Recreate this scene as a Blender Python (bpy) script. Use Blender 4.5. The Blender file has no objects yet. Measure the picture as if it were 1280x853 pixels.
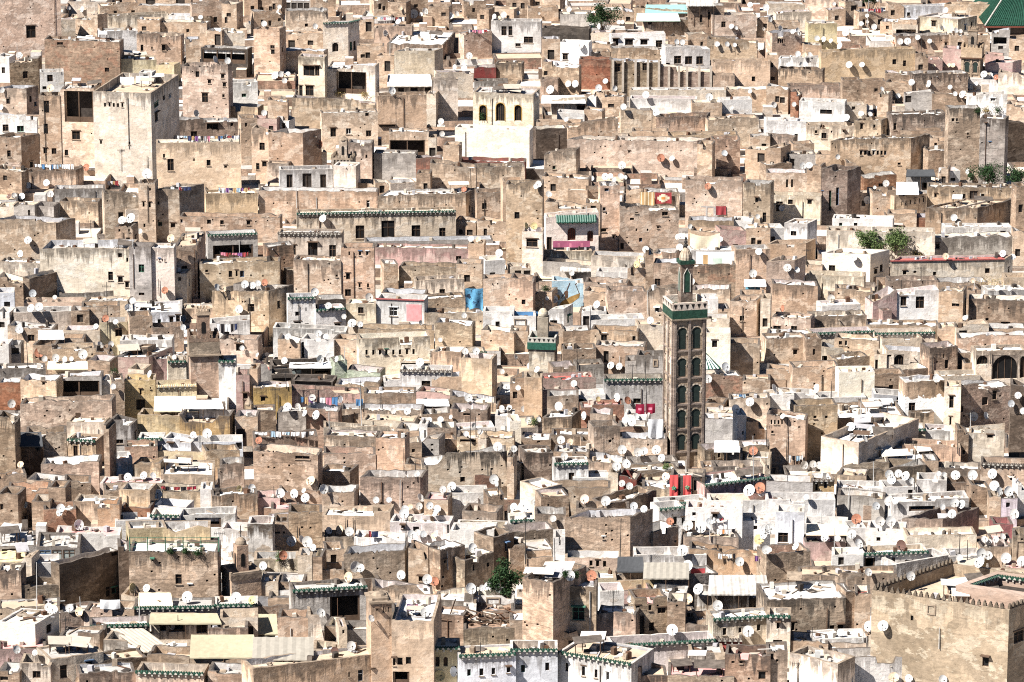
# A hillside medina seen through a long lens. Everything is built where it stands: the survey further down gives the
# outline of each house as sighted from the viewpoint, and each is set on the town's terrain at its own distance and true size.
import bpy, math, random
from mathutils import Vector, Matrix
from mathutils.bvhtree import BVHTree
rnd = random.Random(7)
sc = bpy.context.scene
col = sc.collection
R_ = math.radians
# ---------------------------------------------------------------- viewpoint
FPX, CX, CY = 4861.0, 640.0, 426.5
ZC = 9.0                        # usual roof level of the lower houses above the street
CAMZ, PITCH = ZC + 135.0, R_(14.5)
CAM = Vector((0, 0, CAMZ))
FW = Vector((0, math.cos(PITCH), -math.sin(PITCH))); UP = Vector((0, math.sin(PITCH), math.cos(PITCH)))
def ray(px, py):
    return FW + Vector(((px - CX) / FPX, 0, 0)) + UP * (-(py - CY) / FPX)
def on_level(px, py, z=ZC):
    d = ray(px, py); return CAM + d * ((z - CAMZ) / d.z)
def at_depth(px, py, Y):
    d = ray(px, py); return CAM + d * (Y / d.y)
def on_plane(px, py, P, n):
    d = ray(px, py); return CAM + d * ((P - CAM).dot(n) / d.dot(n))
def ppm(Y, z=ZC):               # photograph pixels per metre at that depth
    return FPX / (Vector((0, Y, z)) - CAM).dot(FW)
# ---------------------------------------------------------------- mesh builder
class MB:
    def __init__(s): s.v, s.f, s.m, s.uv = [], [], [], []
    def poly(s, pts, m=0, uv=None):
        i = len(s.v); s.v += [tuple(p) for p in pts]; s.f.append(tuple(range(i, i + len(pts)))); s.m.append(m)
        s.uv.append(uv if uv else [(p[0] + p[1] * .7, -p[2]) for p in pts])
    def box(s, c, sz, m=0, rot=None, mt=None):
        hx, hy, hz = sz[0] / 2, sz[1] / 2, sz[2] / 2
        P = [Vector((x * hx, y * hy, z * hz)) for z in (-1, 1) for y in (-1, 1) for x in (-1, 1)]
        if rot: P = [rot @ p for p in P]
        P = [p + Vector(c) for p in P]
        for k, q in enumerate(((0, 1, 5, 4), (1, 3, 7, 5), (3, 2, 6, 7), (2, 0, 4, 6), (4, 5, 7, 6), (0, 2, 3, 1))):
            s.poly([P[j] for j in q], mt if (k == 4 and mt is not None) else m)
    def bar(s, a, b, r, m=0, n=5, r2=None):
        a, b = Vector(a), Vector(b); d = (b - a); r2 = r if r2 is None else r2
        if d.length < 1e-5: return
        q = d.to_track_quat('Z', 'Y'); X, Y = q @ Vector((1, 0, 0)), q @ Vector((0, 1, 0))
        A = [a + (X * math.cos(t) + Y * math.sin(t)) * r for t in [2 * math.pi * k / n for k in range(n)]]
        B = [b + (X * math.cos(t) + Y * math.sin(t)) * r2 for t in [2 * math.pi * k / n for k in range(n)]]
        for k in range(n): s.poly([A[k], A[(k + 1) % n], B[(k + 1) % n], B[k]], m)
        s.poly(B, m); s.poly(A[::-1], m)
    def lathe(s, prof, c=(0, 0, 0), n=16, m=0, lobes=0, amp=0, mats=None):
        c = Vector(c); rings = []
        for r, z in prof:
            rings.append([c + Vector((r * (1 + amp * abs(math.sin(lobes * t / 2))) * math.cos(t), r * (1 + amp * abs(math.sin(lobes * t / 2))) * math.sin(t), z)) for t in [2 * math.pi * k / n for k in range(n)]])
        for a, b in zip(rings, rings[1:]):
            for k in range(n): s.poly([a[k], a[(k + 1) % n], b[(k + 1) % n], b[k]], mats[k % len(mats)] if mats else m)
        s.poly(rings[-1], m)
    def add(s, o):
        b = len(s.v); s.v += o.v; s.f += [tuple(i + b for i in f) for f in o.f]; s.m += o.m; s.uv += o.uv
    def mesh(s, name, mats, off=None, smooth=False):
        me = bpy.data.meshes.new(name)
        v = s.v if off is None else [(x - off[0], y - off[1], z - off[2]) for x, y, z in s.v]
        me.from_pydata(v, [], s.f)
        me.polygons.foreach_set('material_index', s.m)
        ul = me.uv_layers.new(name='UVMap'); flat = []
        for u in s.uv:
            for a in u: flat += (a[0], a[1])
        ul.data.foreach_set('uv', flat)
        for mt in mats: me.materials.append(mt)
        if smooth: me.polygons.foreach_set('use_smooth', [True] * len(me.polygons))
        me.update(); return me
    def build(s, name, mats, parent=None, off=None, smooth=False):
        if not s.f: return None
        if not isinstance(mats, (list, tuple)): mats = [mats]
        o = bpy.data.objects.new(name, s.mesh(name, mats, off, smooth)); col.objects.link(o)
        if parent: o.parent = parent
        elif off is not None: o.location = off
        return o
def thing(name, loc, label, cat, group=None, rz=0):
    o = bpy.data.objects.new(name, None); col.objects.link(o); o.location = loc; o.rotation_euler = (0, 0, rz)
    o.empty_display_size = .3
    return tag(o, label, cat, group)
LABELS = {}
def tag(o, label, cat, group=None, kind=None):
    if label: o['label'] = label
    if cat: o['category'] = cat
    if group: o['group'] = group
    if kind: o['kind'] = kind
    return o
# ---------------------------------------------------------------- materials
def new_mat(name, rough=.9):
    m = bpy.data.materials.new(name); m.use_nodes = True; b = m.node_tree.nodes['Principled BSDF']
    b.inputs['Roughness'].default_value = rough; b.inputs['Specular IOR Level'].default_value = .15
    return m, m.node_tree, b
class G:                        # small node helper
    def __init__(s, nt): s.nt = nt
    def n(s, t, ins=None, **kw):
        x = s.nt.nodes.new(t)
        for k, v in kw.items(): setattr(x, k, v)
        for k, v in (ins or {}).items():
            if hasattr(v, 'links') or isinstance(v, bpy.types.NodeSocket): s.nt.links.new(v, x.inputs[k])
            else: x.inputs[k].default_value = v
        return x
    def math(s, op, a, b=0.0, c=None, clamp=False):
        i = {0: a, 1: b}
        if c is not None: i[2] = c
        return s.n('ShaderNodeMath', i, operation=op, use_clamp=clamp).outputs[0]
    def mix(s, f, a, b, blend='MIX'):
        x = s.n('ShaderNodeMix', None, data_type='RGBA', blend_type=blend)
        for k, v in ((0, f), (6, a), (7, b)):
            if isinstance(v, bpy.types.NodeSocket): s.nt.links.new(v, x.inputs[k])
            else: x.inputs[k].default_value = v if k == 0 else (*v, 1)[:4]
        return x.outputs[2]
    def ramp(s, x, lo, hi): return s.n('ShaderNodeMapRange', {0: x, 1: lo, 2: hi, 3: 0.0, 4: 1.0}, interpolation_type='SMOOTHSTEP').outputs[0]
    def map(s, x, a, b, lo=.3, hi=.7): return s.n('ShaderNodeMapRange', {0: x, 1: lo, 2: hi, 3: a, 4: b}).outputs[0]
    def noise(s, v, sc_, det=2, rough=.5): return s.n('ShaderNodeTexNoise', {'Vector': v, 'Scale': sc_, 'Detail': det, 'Roughness': rough}).outputs[0]
    def vec(s, v, x, y, z=1): return s.n('ShaderNodeVectorMath', {0: v, 1: (x, y, z)}, operation='MULTIPLY').outputs[0]
def wall_mat(name, a, b, patch, pamt=.6, brick=.6, stain=.8, low=None, vlo=.74, pth=.52, stain_col=(.085, .066, .053)):
    m, nt, bs = new_mat(name, .95); g = G(nt)
    uv = g.n('ShaderNodeUVMap').outputs[0]; oi = g.n('ShaderNodeObjectInfo').outputs['Random']
    sp = g.n('ShaderNodeSeparateXYZ', {0: uv}); u, v = sp.outputs[0], sp.outputs[1]
    sv = g.map(g.math('FRACT', g.math('MULTIPLY', oi, 29.3)), .3 if vlo < .9 else .1, 1.1 if vlo < .9 else .5, 0, .8)
    co = g.n('ShaderNodeCombineXYZ', {0: g.math('MULTIPLY_ADD', oi, 91.0, u), 1: v, 2: g.math('MULTIPLY', oi, 7.0)}).outputs[0]
    base = g.mix(g.ramp(g.noise(co, .28, 3, .55), .35, .65), a, b)
    # building campaigns: squarish areas of slightly different render
    vo = g.n('ShaderNodeTexVoronoi', {'Vector': g.n('ShaderNodeVectorMath', {0: g.vec(co, .30, .36), 1: g.n('ShaderNodeVectorMath', {0: g.n('ShaderNodeCombineXYZ', {0: g.noise(co, 1.1, 3), 1: g.noise(g.vec(co, 1.3, 1.1), 1.0, 3)}).outputs[0], 1: (.12, .12, 0)}, operation='MULTIPLY').outputs[0]}, operation='ADD').outputs[0], 'Scale': 1.0, 'Randomness': .9}, distance='CHEBYCHEV')
    vc = g.n('ShaderNodeSeparateColor', {0: vo.outputs['Color']}).outputs[0]
    base = g.mix(1.0, base, g.n('ShaderNodeCombineColor', {0: (k := g.map(vc, 1 - .30 * min(brick + .25, 1), 1 + .18, 0, 1)), 1: k, 2: k}).outputs[0], 'MULTIPLY')
    # old render showing through as islands with ragged rims
    isl = g.ramp(g.noise(g.vec(co, 1, 1.4), .55, 7, .62), pth, pth + .04)
    base = g.mix(g.math('MULTIPLY', isl, pamt), base, patch)
    # masonry courses and grit
    cour = g.noise(g.vec(co, 1.5, 3.6), 1.0, 5, .66)
    grit = g.noise(co, 2.1, 4, .6)
    base = g.mix(1.0, base, g.n('ShaderNodeCombineColor', {0: (k := g.map(cour, 1 - .30 * brick, 1 + .24 * brick)), 1: k, 2: k}).outputs[0], 'MULTIPLY')
    base = g.mix(1.0, base, g.n('ShaderNodeCombineColor', {0: (k := g.map(grit, 1 - .10 - .12 * brick, 1.08 + .10 * brick)), 1: k, 2: k}).outputs[0], 'MULTIPLY')
    mid = g.noise(g.vec(co, 1, 1.15), .95, 7, .70)
    base = g.mix(1.0, base, g.n('ShaderNodeCombineColor', {0: (k := g.map(mid, 1 - .11 - .20 * brick, 1.06 + .11 * brick)), 1: k, 2: k}).outputs[0], 'MULTIPLY')
    # rammed-earth lifts: thin level joints, broken
    fr = g.math('FRACT', g.math('MULTIPLY_ADD', g.noise(g.vec(co, .25, .05), 1.0, 2), .5, g.math('MULTIPLY', v, .55)))
    jl = g.math('MULTIPLY', g.math('LESS_THAN', fr, .08), g.ramp(g.noise(co, .9, 3), .48, .60))
    base = g.mix(g.math('MULTIPLY', jl, .6 * brick), base, tuple(x * .3 for x in a))
    # rain stains hanging from the wall head, and runs
    ln = g.map(g.noise(g.vec(co, 1, 0, 1), 1.1, 5, .72), -1.1, 3.6)
    st = g.math('SUBTRACT', 1.0, g.ramp(g.math('SUBTRACT', v, ln), -.5, .45))
    st = g.math('MULTIPLY', g.math('MULTIPLY', st, sv), g.map(g.noise(co, 1.5, 4, .65), .55, 1.1))
    base = g.mix(g.math('MULTIPLY', st, .95 * min(stain, 1.05), clamp=True), base, stain_col)
    run = g.math('MULTIPLY', g.ramp(g.noise(g.vec(co, 2.0, .16), 1.0, 4, .62), .58, .74), g.ramp(g.noise(co, .35, 2), .45, .6))
    base = g.mix(g.math('MULTIPLY', g.math('MULTIPLY', run, sv), .7 * stain), base, tuple(x * .33 for x in b))
    blot = g.ramp(g.noise(g.vec(co, 1, 1.3, 1.7), .42, 6, .66), .56, .68)
    base = g.mix(g.math('MULTIPLY', g.math('MULTIPLY', blot, sv), .5 * stain), base, tuple(x * .42 for x in b))
    spk = g.ramp(g.noise(g.vec(co, 1, 1.3), 3.2, 3, .6), .64, .70)
    base = g.mix(g.math('MULTIPLY', spk, .30 + .35 * brick), base, tuple(x * .25 for x in a))
    if low: base = g.mix(g.math('GREATER_THAN', g.math('ADD', v, g.map(g.noise(co, 1.5, 3), -.4, .4)), low[0]), base, low[1])
    hsv = g.n('ShaderNodeHueSaturation', {'Hue': g.map(g.math('FRACT', g.math('MULTIPLY', oi, 5.1)), .489, .511, 0, 1), 'Saturation': g.map(oi, .82, 1.06, 0, 1), 'Value': g.map(g.math('FRACT', g.math('MULTIPLY', oi, 13.7)), vlo, 1.14, 0, 1), 'Color': base})
    nt.links.new(hsv.outputs[0], bs.inputs['Base Color'])
    bp = g.n('ShaderNodeBump', {'Strength': .7, 'Distance': .07, 'Height': g.math('ADD', g.math('MULTIPLY', cour, brick), g.math('MULTIPLY_ADD', isl, .2, grit))})
    nt.links.new(bp.outputs[0], bs.inputs['Normal'])
    return m
def plain_mat(name, c, rough=.85, var=.25, sc_=1.5, wave=0, spec=.15, metal=0, dirt=0, dcol=(.2, .16, .12), orand=0, dsc=.5):
    m, nt, bs = new_mat(name, rough); g = G(nt)
    tc = g.n('ShaderNodeTexCoord').outputs['Object']; oi = g.n('ShaderNodeObjectInfo').outputs['Random']
    co = g.n('ShaderNodeVectorMath', {0: tc, 1: g.n('ShaderNodeCombineXYZ', {0: g.math('MULTIPLY', oi, 40.0)}).outputs[0]}, operation='ADD').outputs[0]
    k = g.map(g.noise(co, sc_, 5, .65), 1 - var, 1 + var)
    if orand: k = g.math('MULTIPLY', k, g.map(oi, 1 - orand, 1.0, 0, 1))
    base = g.mix(1.0, c, g.n('ShaderNodeCombineColor', {0: k, 1: k, 2: k}).outputs[0], 'MULTIPLY')
    if dirt: base = g.mix(g.math('MULTIPLY', g.ramp(g.noise(co, dsc, 6, .68), .5, .6), dirt), base, dcol)
    if wave:
        w = g.math('SINE', g.math('MULTIPLY', g.n('ShaderNodeSeparateXYZ', {0: tc}).outputs[0], wave))
        bp = g.n('ShaderNodeBump', {'Strength': .35, 'Distance': .04, 'Height': w}); nt.links.new(bp.outputs[0], bs.inputs['Normal'])
    nt.links.new(base, bs.inputs['Base Color']); bs.inputs['Specular IOR Level'].default_value = spec; bs.inputs['Metallic'].default_value = metal
    return m
W = {
 't': wall_mat('tan_render', (.60, .44, .315), (.51, .36, .25), (.70, .565, .44), .7),
 't1': wall_mat('tan_roughcast', (.57, .42, .305), (.50, .36, .255), (.65, .51, .39), .5, 1.0, .8),
 't2': wall_mat('tan_dripped', (.63, .48, .355), (.57, .42, .30), (.71, .59, .47), .6, .5, 1.2),
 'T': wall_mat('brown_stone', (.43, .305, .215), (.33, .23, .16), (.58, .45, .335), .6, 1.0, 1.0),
 'T1': wall_mat('grey_tan_stone', (.50, .375, .27), (.40, .295, .205), (.60, .475, .36), .7, 1.0, .9),
 'T2': wall_mat('grey_planks', (.36, .31, .26), (.29, .24, .19), (.44, .39, .33), .5, .4, 1.1),
 'o': wall_mat('ochre_render', (.63, .45, .315), (.56, .39, .265), (.70, .54, .41), .45, .35, .75),
 'o1': wall_mat('ochre_plaster', (.46, .335, .235), (.39, .28, .19), (.56, .45, .335), .8, .5, .8),
 'c': wall_mat('cream_render', (.72, .60, .475), (.65, .53, .405), (.77, .69, .59), .6, .3, .8),
 'c2': wall_mat('cream_smooth', (.78, .69, .56), (.74, .64, .505), (.80, .74, .64), .5, .15, .45, vlo=.95),
 'w': wall_mat('limewash_white', (.76, .73, .70), (.69, .65, .61), (.60, .50, .40), .4, .2, .65, pth=.58),
 'w2': wall_mat('limewash_lower', (.44, .32, .215), (.36, .26, .17), (.52, .41, .3), .5, .7, .9, low=(2.2, (.80, .79, .77))),
 'w3': wall_mat('limewash_peeling', (.72, .68, .64), (.64, .59, .54), (.42, .325, .24), .8, .5, 1.1, pth=.53),
 'u1': wall_mat('bluish_white', (.72, .725, .76), (.64, .645, .68), (.55, .50, .45), .35, .2, .6, pth=.58),
 'u2': wall_mat('bright_blue', (.18, .50, .66), (.14, .42, .58), (.5, .6, .65), .4, .2, .4),
 'm': wall_mat('sky_blue_paint', (.38, .62, .76), (.46, .68, .78), (.6, .72, .76), .4, .15, .3),
 'g': wall_mat('grey_cement', (.45, .41, .375), (.38, .345, .315), (.54, .49, .44), .5, .4, .9),
 'g1': wall_mat('pale_grey_cement', (.56, .525, .50), (.49, .455, .43), (.62, .58, .53), .5, .25, .9),
 'g2': wall_mat('grey_brown_block', (.38, .325, .28), (.30, .25, .21), (.48, .42, .36), .6, .8, 1.0),
 'k': wall_mat('pink_wash', (.60, .40, .355), (.53, .345, .30), (.64, .52, .44), .5, .3, .7),
 'k2': wall_mat('pale_pink', (.66, .545, .46), (.60, .49, .41), (.70, .62, .54), .5, .2, .6),
 'k3': wall_mat('terracotta_wash', (.54, .335, .225), (.47, .285, .18), (.58, .43, .32), .5, .3, .6),
 'k4': wall_mat('lavender_wash', (.54, .47, .52), (.47, .41, .46), (.6, .55, .56), .4, .2, .5),
 'k5': wall_mat('pinkish_white', (.76, .66, .645), (.69, .59, .57), (.66, .57, .5), .4, .2, .6),
 'y': wall_mat('yellow_ochre', (.58, .42, .225), (.51, .35, .175), (.64, .50, .31), .5, .35, .7),
 'y1': wall_mat('pale_yellow', (.68, .56, .36), (.62, .49, .29), (.70, .61, .45), .4, .15, .5),
 'y2': wall_mat('dark_ochre', (.47, .325, .165), (.40, .27, .13), (.55, .41, .24), .6, .5, .9),
 'y3': wall_mat('mustard', (.53, .36, .14), (.46, .305, .11), (.58, .43, .21), .4, .2, .6),
 'b': wall_mat('red_brick', (.36, .17, .105), (.28, .125, .075), (.44, .27, .18), .5, .9, .7),
 'b2': wall_mat('tan_brick_patched', (.49, .335, .235), (.39, .26, .18), (.44, .225, .145), .6, 1.0, .8),
 'r': wall_mat('dark_red_wash', (.22, .055, .05), (.17, .04, .038), (.3, .12, .1), .4, .2, .5),
 'r2': wall_mat('red_wash', (.40, .10, .085), (.32, .075, .065), (.45, .2, .16), .4, .2, .5),
 'd': wall_mat('dark_boards_and_shade', (.085, .07, .06), (.055, .045, .04), (.14, .115, .10), .5, .5, .4),  # dark timber, and the unlit darkness of open porches put into colour
 'd2': wall_mat('shade_toned_stone', (.16, .115, .085), (.11, .078, .058), (.23, .175, .135), .6, 1.0, .8),  # very dark stone: the shadow on these walls is put into the colour
 'v2': wall_mat('pale_green_lattice', (.55, .60, .46), (.42, .47, .34), (.66, .68, .56), .6, .9, .4),
}
RM = {
 'w': plain_mat('roof_lime', (.66, .635, .60), .9, .18, 1.2, dirt=.6, dcol=(.47, .41, .35)),
 'g': plain_mat('roof_cement', (.40, .38, .355), .9, .25, 1.0, dirt=.5, dcol=(.25, .22, .2)),
 't': plain_mat('roof_earth', (.46, .36, .265), .95, .25, 1.0, dirt=.5, dcol=(.3, .225, .16)),
 'c': plain_mat('roof_cream', (.62, .54, .44), .95, .2, 1.0, dirt=.5, dcol=(.38, .3, .23)),
 'k': plain_mat('roof_pink', (.62, .32, .30), .85, .16, .8, dirt=.35, dcol=(.5, .32, .29)),
 'r': plain_mat('roof_red', (.36, .10, .085), .8, .25, 1.0, dirt=.4, dcol=(.3, .16, .12)),
 'm': plain_mat('roof_corrugated', (.44, .425, .40), .6, .2, .8, wave=14, dirt=.5, dcol=(.3, .25, .2)),
 'y': plain_mat('roof_yellow', (.66, .54, .29), .8, .15, 1.0, wave=9),
 'd': plain_mat('roof_tar', (.075, .062, .058), .9, .3, 1.0, dirt=.5, dcol=(.14, .11, .1)),
 'v': plain_mat('roof_pale_green', (.36, .55, .42), .7, .2, 1.0, wave=10),
 'b': plain_mat('roof_planks', (.26, .175, .125), .9, .45, 2.5, dirt=.5, dcol=(.12, .09, .07)),
}
def M_(n, c, **k): return plain_mat(n, c, **k)
PM = dict(
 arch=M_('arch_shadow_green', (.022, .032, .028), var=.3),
 cope=M_('coping_weathered', (.10, .083, .07), var=.5, sc_=1.3), copew=M_('coping_lime', (.42, .385, .35), var=.4, sc_=1.2),
 copet=M_('coping_tan', (.25, .195, .145), var=.5, sc_=1.3),
 pane=M_('dark_glass', (.016, .015, .015), rough=.6, var=.3, spec=.08), hole=M_('dark_interior', (.045, .037, .032), var=.5),  # hole: interior darkness put into the colour of recess backs
 frame=M_('dark_wood', (.10, .065, .045), var=.3), framew=M_('white_frame', (.7, .68, .65)), frameb=M_('blue_frame', (.10, .16, .26)), frameg=M_('green_frame', (.06, .15, .10)),
 teal=M_('teal_glass', (.05, .13, .13), rough=.3, spec=.4), greyglass=M_('dusty_glass', (.26, .29, .28), rough=.4, var=.4),
 tile=M_('green_tile', (.016, .05, .033), rough=.5, var=.5, sc_=3, spec=.3), tilel=M_('green_tile_bright', (.024, .088, .062), rough=.45, var=.4, sc_=3, spec=.3),
 mortar=M_('pale_mortar', (.40, .375, .33), var=.3), beige=M_('beige_tile', (.58, .45, .27), var=.3, sc_=3), redt=M_('red_trim', (.28, .075, .07), var=.3),
 metal=M_('galvanised', (.46, .45, .43), rough=.5, var=.2), dark=M_('dark_metal', (.035, .033, .032), rough=.6),
 dish=M_('dish_white', (.80, .785, .755), rough=.55, var=.12, orand=.42, dirt=.35, dcol=(.5, .42, .34)), dishg=M_('dish_grey', (.42, .43, .44), rough=.5), dishr=M_('dish_rust', (.34, .15, .095), rough=.8, var=.4, sc_=2),
 disho=M_('dish_ochre', (.60, .46, .33), rough=.7, var=.35, sc_=2), dishy=M_('dish_yellow', (.56, .45, .23), rough=.6, var=.2), dishp=M_('dish_blotched', (.72, .58, .48), rough=.7, var=.1, dirt=.9, dcol=(.42, .17, .09), sc_=1.5),
 dishd=M_('dish_dark', (.13, .075, .06), rough=.7), yellow=M_('arch_yellow', (.42, .26, .075)), redwood=M_('red_brown_wood', (.16, .05, .035), var=.2),
 pinkp=M_('pink_paint', (.62, .27, .27), var=.2), rail=M_('green_rail', (.05, .13, .085)), bark=M_('bark', (.12, .085, .06)),
 wood=M_('pale_pole', (.42, .36, .30)), boat=M_('boat_ochre', (.30, .19, .07), var=.4), brown=M_('umber', (.10, .055, .035)),
)
# cloth colours
def cloth(n, c, **k): return plain_mat('cloth_' + n, c, rough=.95, var=.12, sc_=2, **k)
CL = {n: cloth(n, c) for n, c in dict(white=(.80, .79, .78), cream=(.70, .61, .45), tan=(.45, .29, .14), red=(.29, .05, .055), pink=(.48, .18, .24), mauve=(.34, .10, .17), blue=(.08, .19, .36), lblue=(.34, .46, .56),
    navy=(.035, .045, .10), black=(.025, .022, .025), purple=(.17, .08, .22), green=(.08, .30, .18), orange=(.58, .24, .08), grey=(.34, .33, .34), maroon=(.23, .015, .04), silver=(.52, .53, .55), teal=(.22, .40, .38), pgreen=(.46, .56, .47), yellow=(.37, .325, .225), dark=(.06, .062, .066), flag=(.62, .10, .095), metal=(.55, .51, .46), sheet=(.29, .265, .225), sheet2=(.40, .35, .29)).items()}
CL['blue_tarp'] = plain_mat('blue_tarpaulin', (.10, .27, .42), .6, .3, 1.5, dirt=.95, dcol=(.018, .025, .045), dsc=1.1)
SETS = {'mix': ['white', 'white', 'pink', 'blue', 'red', 'navy', 'purple', 'white', 'lblue', 'grey', 'black', 'tan'], 'wht': ['white', 'white', 'white', 'black', 'white', 'lblue'], 'pnk': ['pink', 'pink', 'red', 'purple', 'navy', 'white'],
        'blu': ['white', 'blue', 'white', 'lblue', 'white'], 'drk': ['black', 'navy', 'white', 'red', 'white', 'grey'], 'red': ['red', 'black', 'white', 'red', 'maroon', 'navy'], 'pur': ['purple', 'mauve', 'navy', 'purple'], 'tan': ['white', 'orange', 'white', 'tan', 'black']}
# ---------------------------------------------------------------- houses
class Spec: pass
HS, DS, CS, RS, AS, FS, RLS = [], [], [], [], [], [], []
OX = OY = 0.0
def T(i, j):
    global OX, OY
    OX, OY = 320.0 * i, 213.25 * j
def H(x0, x1, yt, yb, c='t', w=(), s=0, r=None, dr=0, t='', rc='', L='', p=None, sw=(), d=None, a=None, pil=(), prof=None):
    h = Spec(); k = .25
    h.x0, h.x1, h.yt, h.yb = OX + x0 * k, OX + x1 * k, OY + yt * k, OY + yb * k
    cv = lambda l: [(OX + q[0] * k, OY + q[1] * k, q[2] * k, q[3] * k, q[4] if len(q) > 4 else 'w') for q in l]
    h.c, h.w, h.sw, h.s, h.r, h.dr, h.t, h.rc, h.L, h.p, h.d, h.a, h.prof = c, cv(w), cv(sw), s * k, None if r is None else r * k, dr * k, t, rc, L, p, d, a, prof
    h.pil = [OX + q * k for q in pil]; h.n = len(HS); HS.append(h)
def D(*l):
    for q in l: DS.append((OX + q[0] * .25, OY + q[1] * .25, q[2] * .25, q[3] if len(q) > 3 else 'w'))
def C(x0, x1, y, h, s): CS.append((OX + x0 / 4, OX + x1 / 4, OY + y / 4, h / 4, s))
def R(x0, x1, y0, y1, c, L=None): RS.append((OX + x0 / 4, OX + x1 / 4, OY + y0 / 4, OY + y1 / 4, c, L))
def A(x0, x1, y0, y1, c, L): AS.append((OX + x0 / 4, OX + x1 / 4, OY + y0 / 4, OY + y1 / 4, c, L))
def FLAG(x0, x1, y0, y1): FS.append((OX + x0 / 4, OX + x1 / 4, OY + y0 / 4, OY + y1 / 4))
def RAIL(x0, x1, y0, y1): RLS.append((OX + x0 / 4, OX + x1 / 4, OY + y0 / 4, OY + y1 / 4))
# ---------------------------------------------------------------- survey of the hillside, tile by tile
T(0,0)
H(-40,310,-30,262,'t',[(155,160,48,62)],L='tall blank tan house in the uppermost corner')
H(255,378,103,195,'c',s=0,a=0)
H(378,490,70,170,'t',s=50,a=0)
H(500,690,20,82,'t'); H(540,842,80,115,'c',a=0); H(842,968,78,115,'w',a=0)
H(690,960,30,90,'t',[(755,8,46,36),(830,5,30,20)]); H(690,955,-30,30,'t',[(752,10,46,30),(902,8,44,40)])
H(960,1110,12,120,'t'); H(1110,1185,18,150,'t',s=32); H(1222,1290,-15,76,'o')
H(500,690,157,240,'w',a=0,r=10); H(808,1010,112,172,'t')
H(228,602,197,400,'b2',[(300,215,30,22),(535,350,22,22)],L='tan house with red brick patches high on its wall',r=20)
H(685,905,170,290,'t',[(710,240,14,32),(818,240,18,30),(760,240,8,12)],s=18)
H(688,800,98,172,'t',s=0)
H(575,785,297,402,'y1',[(612,378,34,12),(682,385,32,24),(757,385,22,22)],L='pale yellow house behind hanging white sheets',r=22)
H(782,872,322,400,'y1',[(810,388,24,26)],s=32)
H(52,195,302,432,'T',[(127,375,26,36)],s=18)
H(-10,48,278,372,'w'); H(0,135,440,550,'t',[(40,507,18,28)],s=60)
H(203,322,362,478,'w',[(250,392,28,34),(222,440,20,16)],L='small grey white rooftop block with one window',r=14)
H(-20,186,577,680,'w',[(28,640,30,34),(102,645,34,30)],r=12,L='white terrace room with two black windows')
H(-20,110,682,860,'t',s=92,a=1)
H(203,310,478,815,'t',[(232,535,28,62),(229,645,22,52),(226,755,18,28),(270,757,24,30)])
H(310,478,440,815,'t',[(397,532,150,160,'o'),(380,678,40,42),(332,765,18,30)],L='tan house with a huge dark open loggia',rc='g',r=32)
H(475,763,457,860,'c',[(525,525,10,20),(548,525,10,20),(569,526,10,20),(590,527,10,20),(612,527,10,20),(505,712,10,18),(647,717,10,16)],s=140,sw=[(782,525,22,22),(782,585,16,44),(820,490,12,24),(850,480,14,24)],L='tall cream tower house with five small holes',rc='t',p=1.3,d=17)
H(915,1145,318,600,'t',[(987,372,18,30),(1047,410,16,18),(1113,382,16,20),(1122,425,16,20),(1025,490,30,46),(1117,480,12,16)],L='tan house crossed by a diagonal shadow, six windows')
H(1005,1240,240,322,'d',[(1120,285,215,66,'o')]); H(930,1000,198,295,'t',a=0); H(1000,1036,115,235,'t',a=0)
H(1036,1110,152,240,'t',[(1088,200,30,56,'d')]); H(1110,1225,150,240,'c',a=0)
H(1160,1290,415,525,'w',s=0); H(1130,1290,530,600,'o',a=0)
H(880,1200,602,700,'T',[(1062,632,56,30),(970,672,32,30),(1160,622,16,20)])
H(785,1207,717,930,'o',[(853,825,32,60),(1043,815,20,30),(820,780,10,20),(970,800,8,14),(1128,835,14,12)],L='broad reddish tan house hung with a long washing line',r=14)
H(1207,1290,592,800,'t',[(1230,625,12,20),(1258,720,8,20)]); H(800,850,640,718,'w',a=0)
D((342,42,22),(412,48,30),(1003,88,24),(1250,117,26),(96,278,34),(1075,298,36),(1138,304,32),(253,443,38,'o'),(8,450,30),(8,537,28),(980,568,36),(958,95,20),(1130,683,22),(433,838,36,'r'))
C(865,1200,678,26,'mix'); C(170,370,820,30,'blu'); R(600,668,385,425,'white'); R(680,746,380,420,'white')
T(1,0)
H(-10,120,140,335,'t',s=32); H(150,362,56,155,'t',[(252,127,16,16)],r=10)
H(135,275,5,55,'g',[(158,30,26,44,'q'),(190,30,26,44,'q'),(222,30,26,44,'q'),(253,30,26,44,'q')],L='rooftop veranda glazed in dark teal panels')
H(-10,135,60,140,'t'); H(-10,130,-20,70,'T'); H(275,400,-10,60,'t')
H(158,337,165,248,'t',[(178,222,34,40),(272,215,28,24)],r=10)
H(337,462,118,268,'c',[(397,237,32,46,'a')],s=56,t='g',sw=[(475,232,12,44),(493,228,12,44)],L='cream villa tower with an arched window')
H(518,590,97,165,'t',[(563,135,30,50,'d')]); H(590,780,132,210,'o',a=0)
H(655,935,217,258,'t',s=62,r=66,rc='w',p=.1,L='house under a big tilted bright white roof',a=0)
H(505,640,230,295,'t'); H(692,893,257,372,'c',s=42,a=0,r=12,L='cream blank walled house above a corrugated awning')
H(605,690,275,365,'t',[(657,332,30,52)],r=10); H(125,340,250,325,'t',r=14)
H(213,345,282,482,'c',[(265,355,56,50),(306,355,22,50),(220,455,26,52),(268,455,40,50)],s=14,L='cream house with paired dark windows on two floors')
H(355,597,322,475,'c',[(477,415,150,110,'o')],L='pale house with a wide dark barred loggia',rc='g',r=12)
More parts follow.
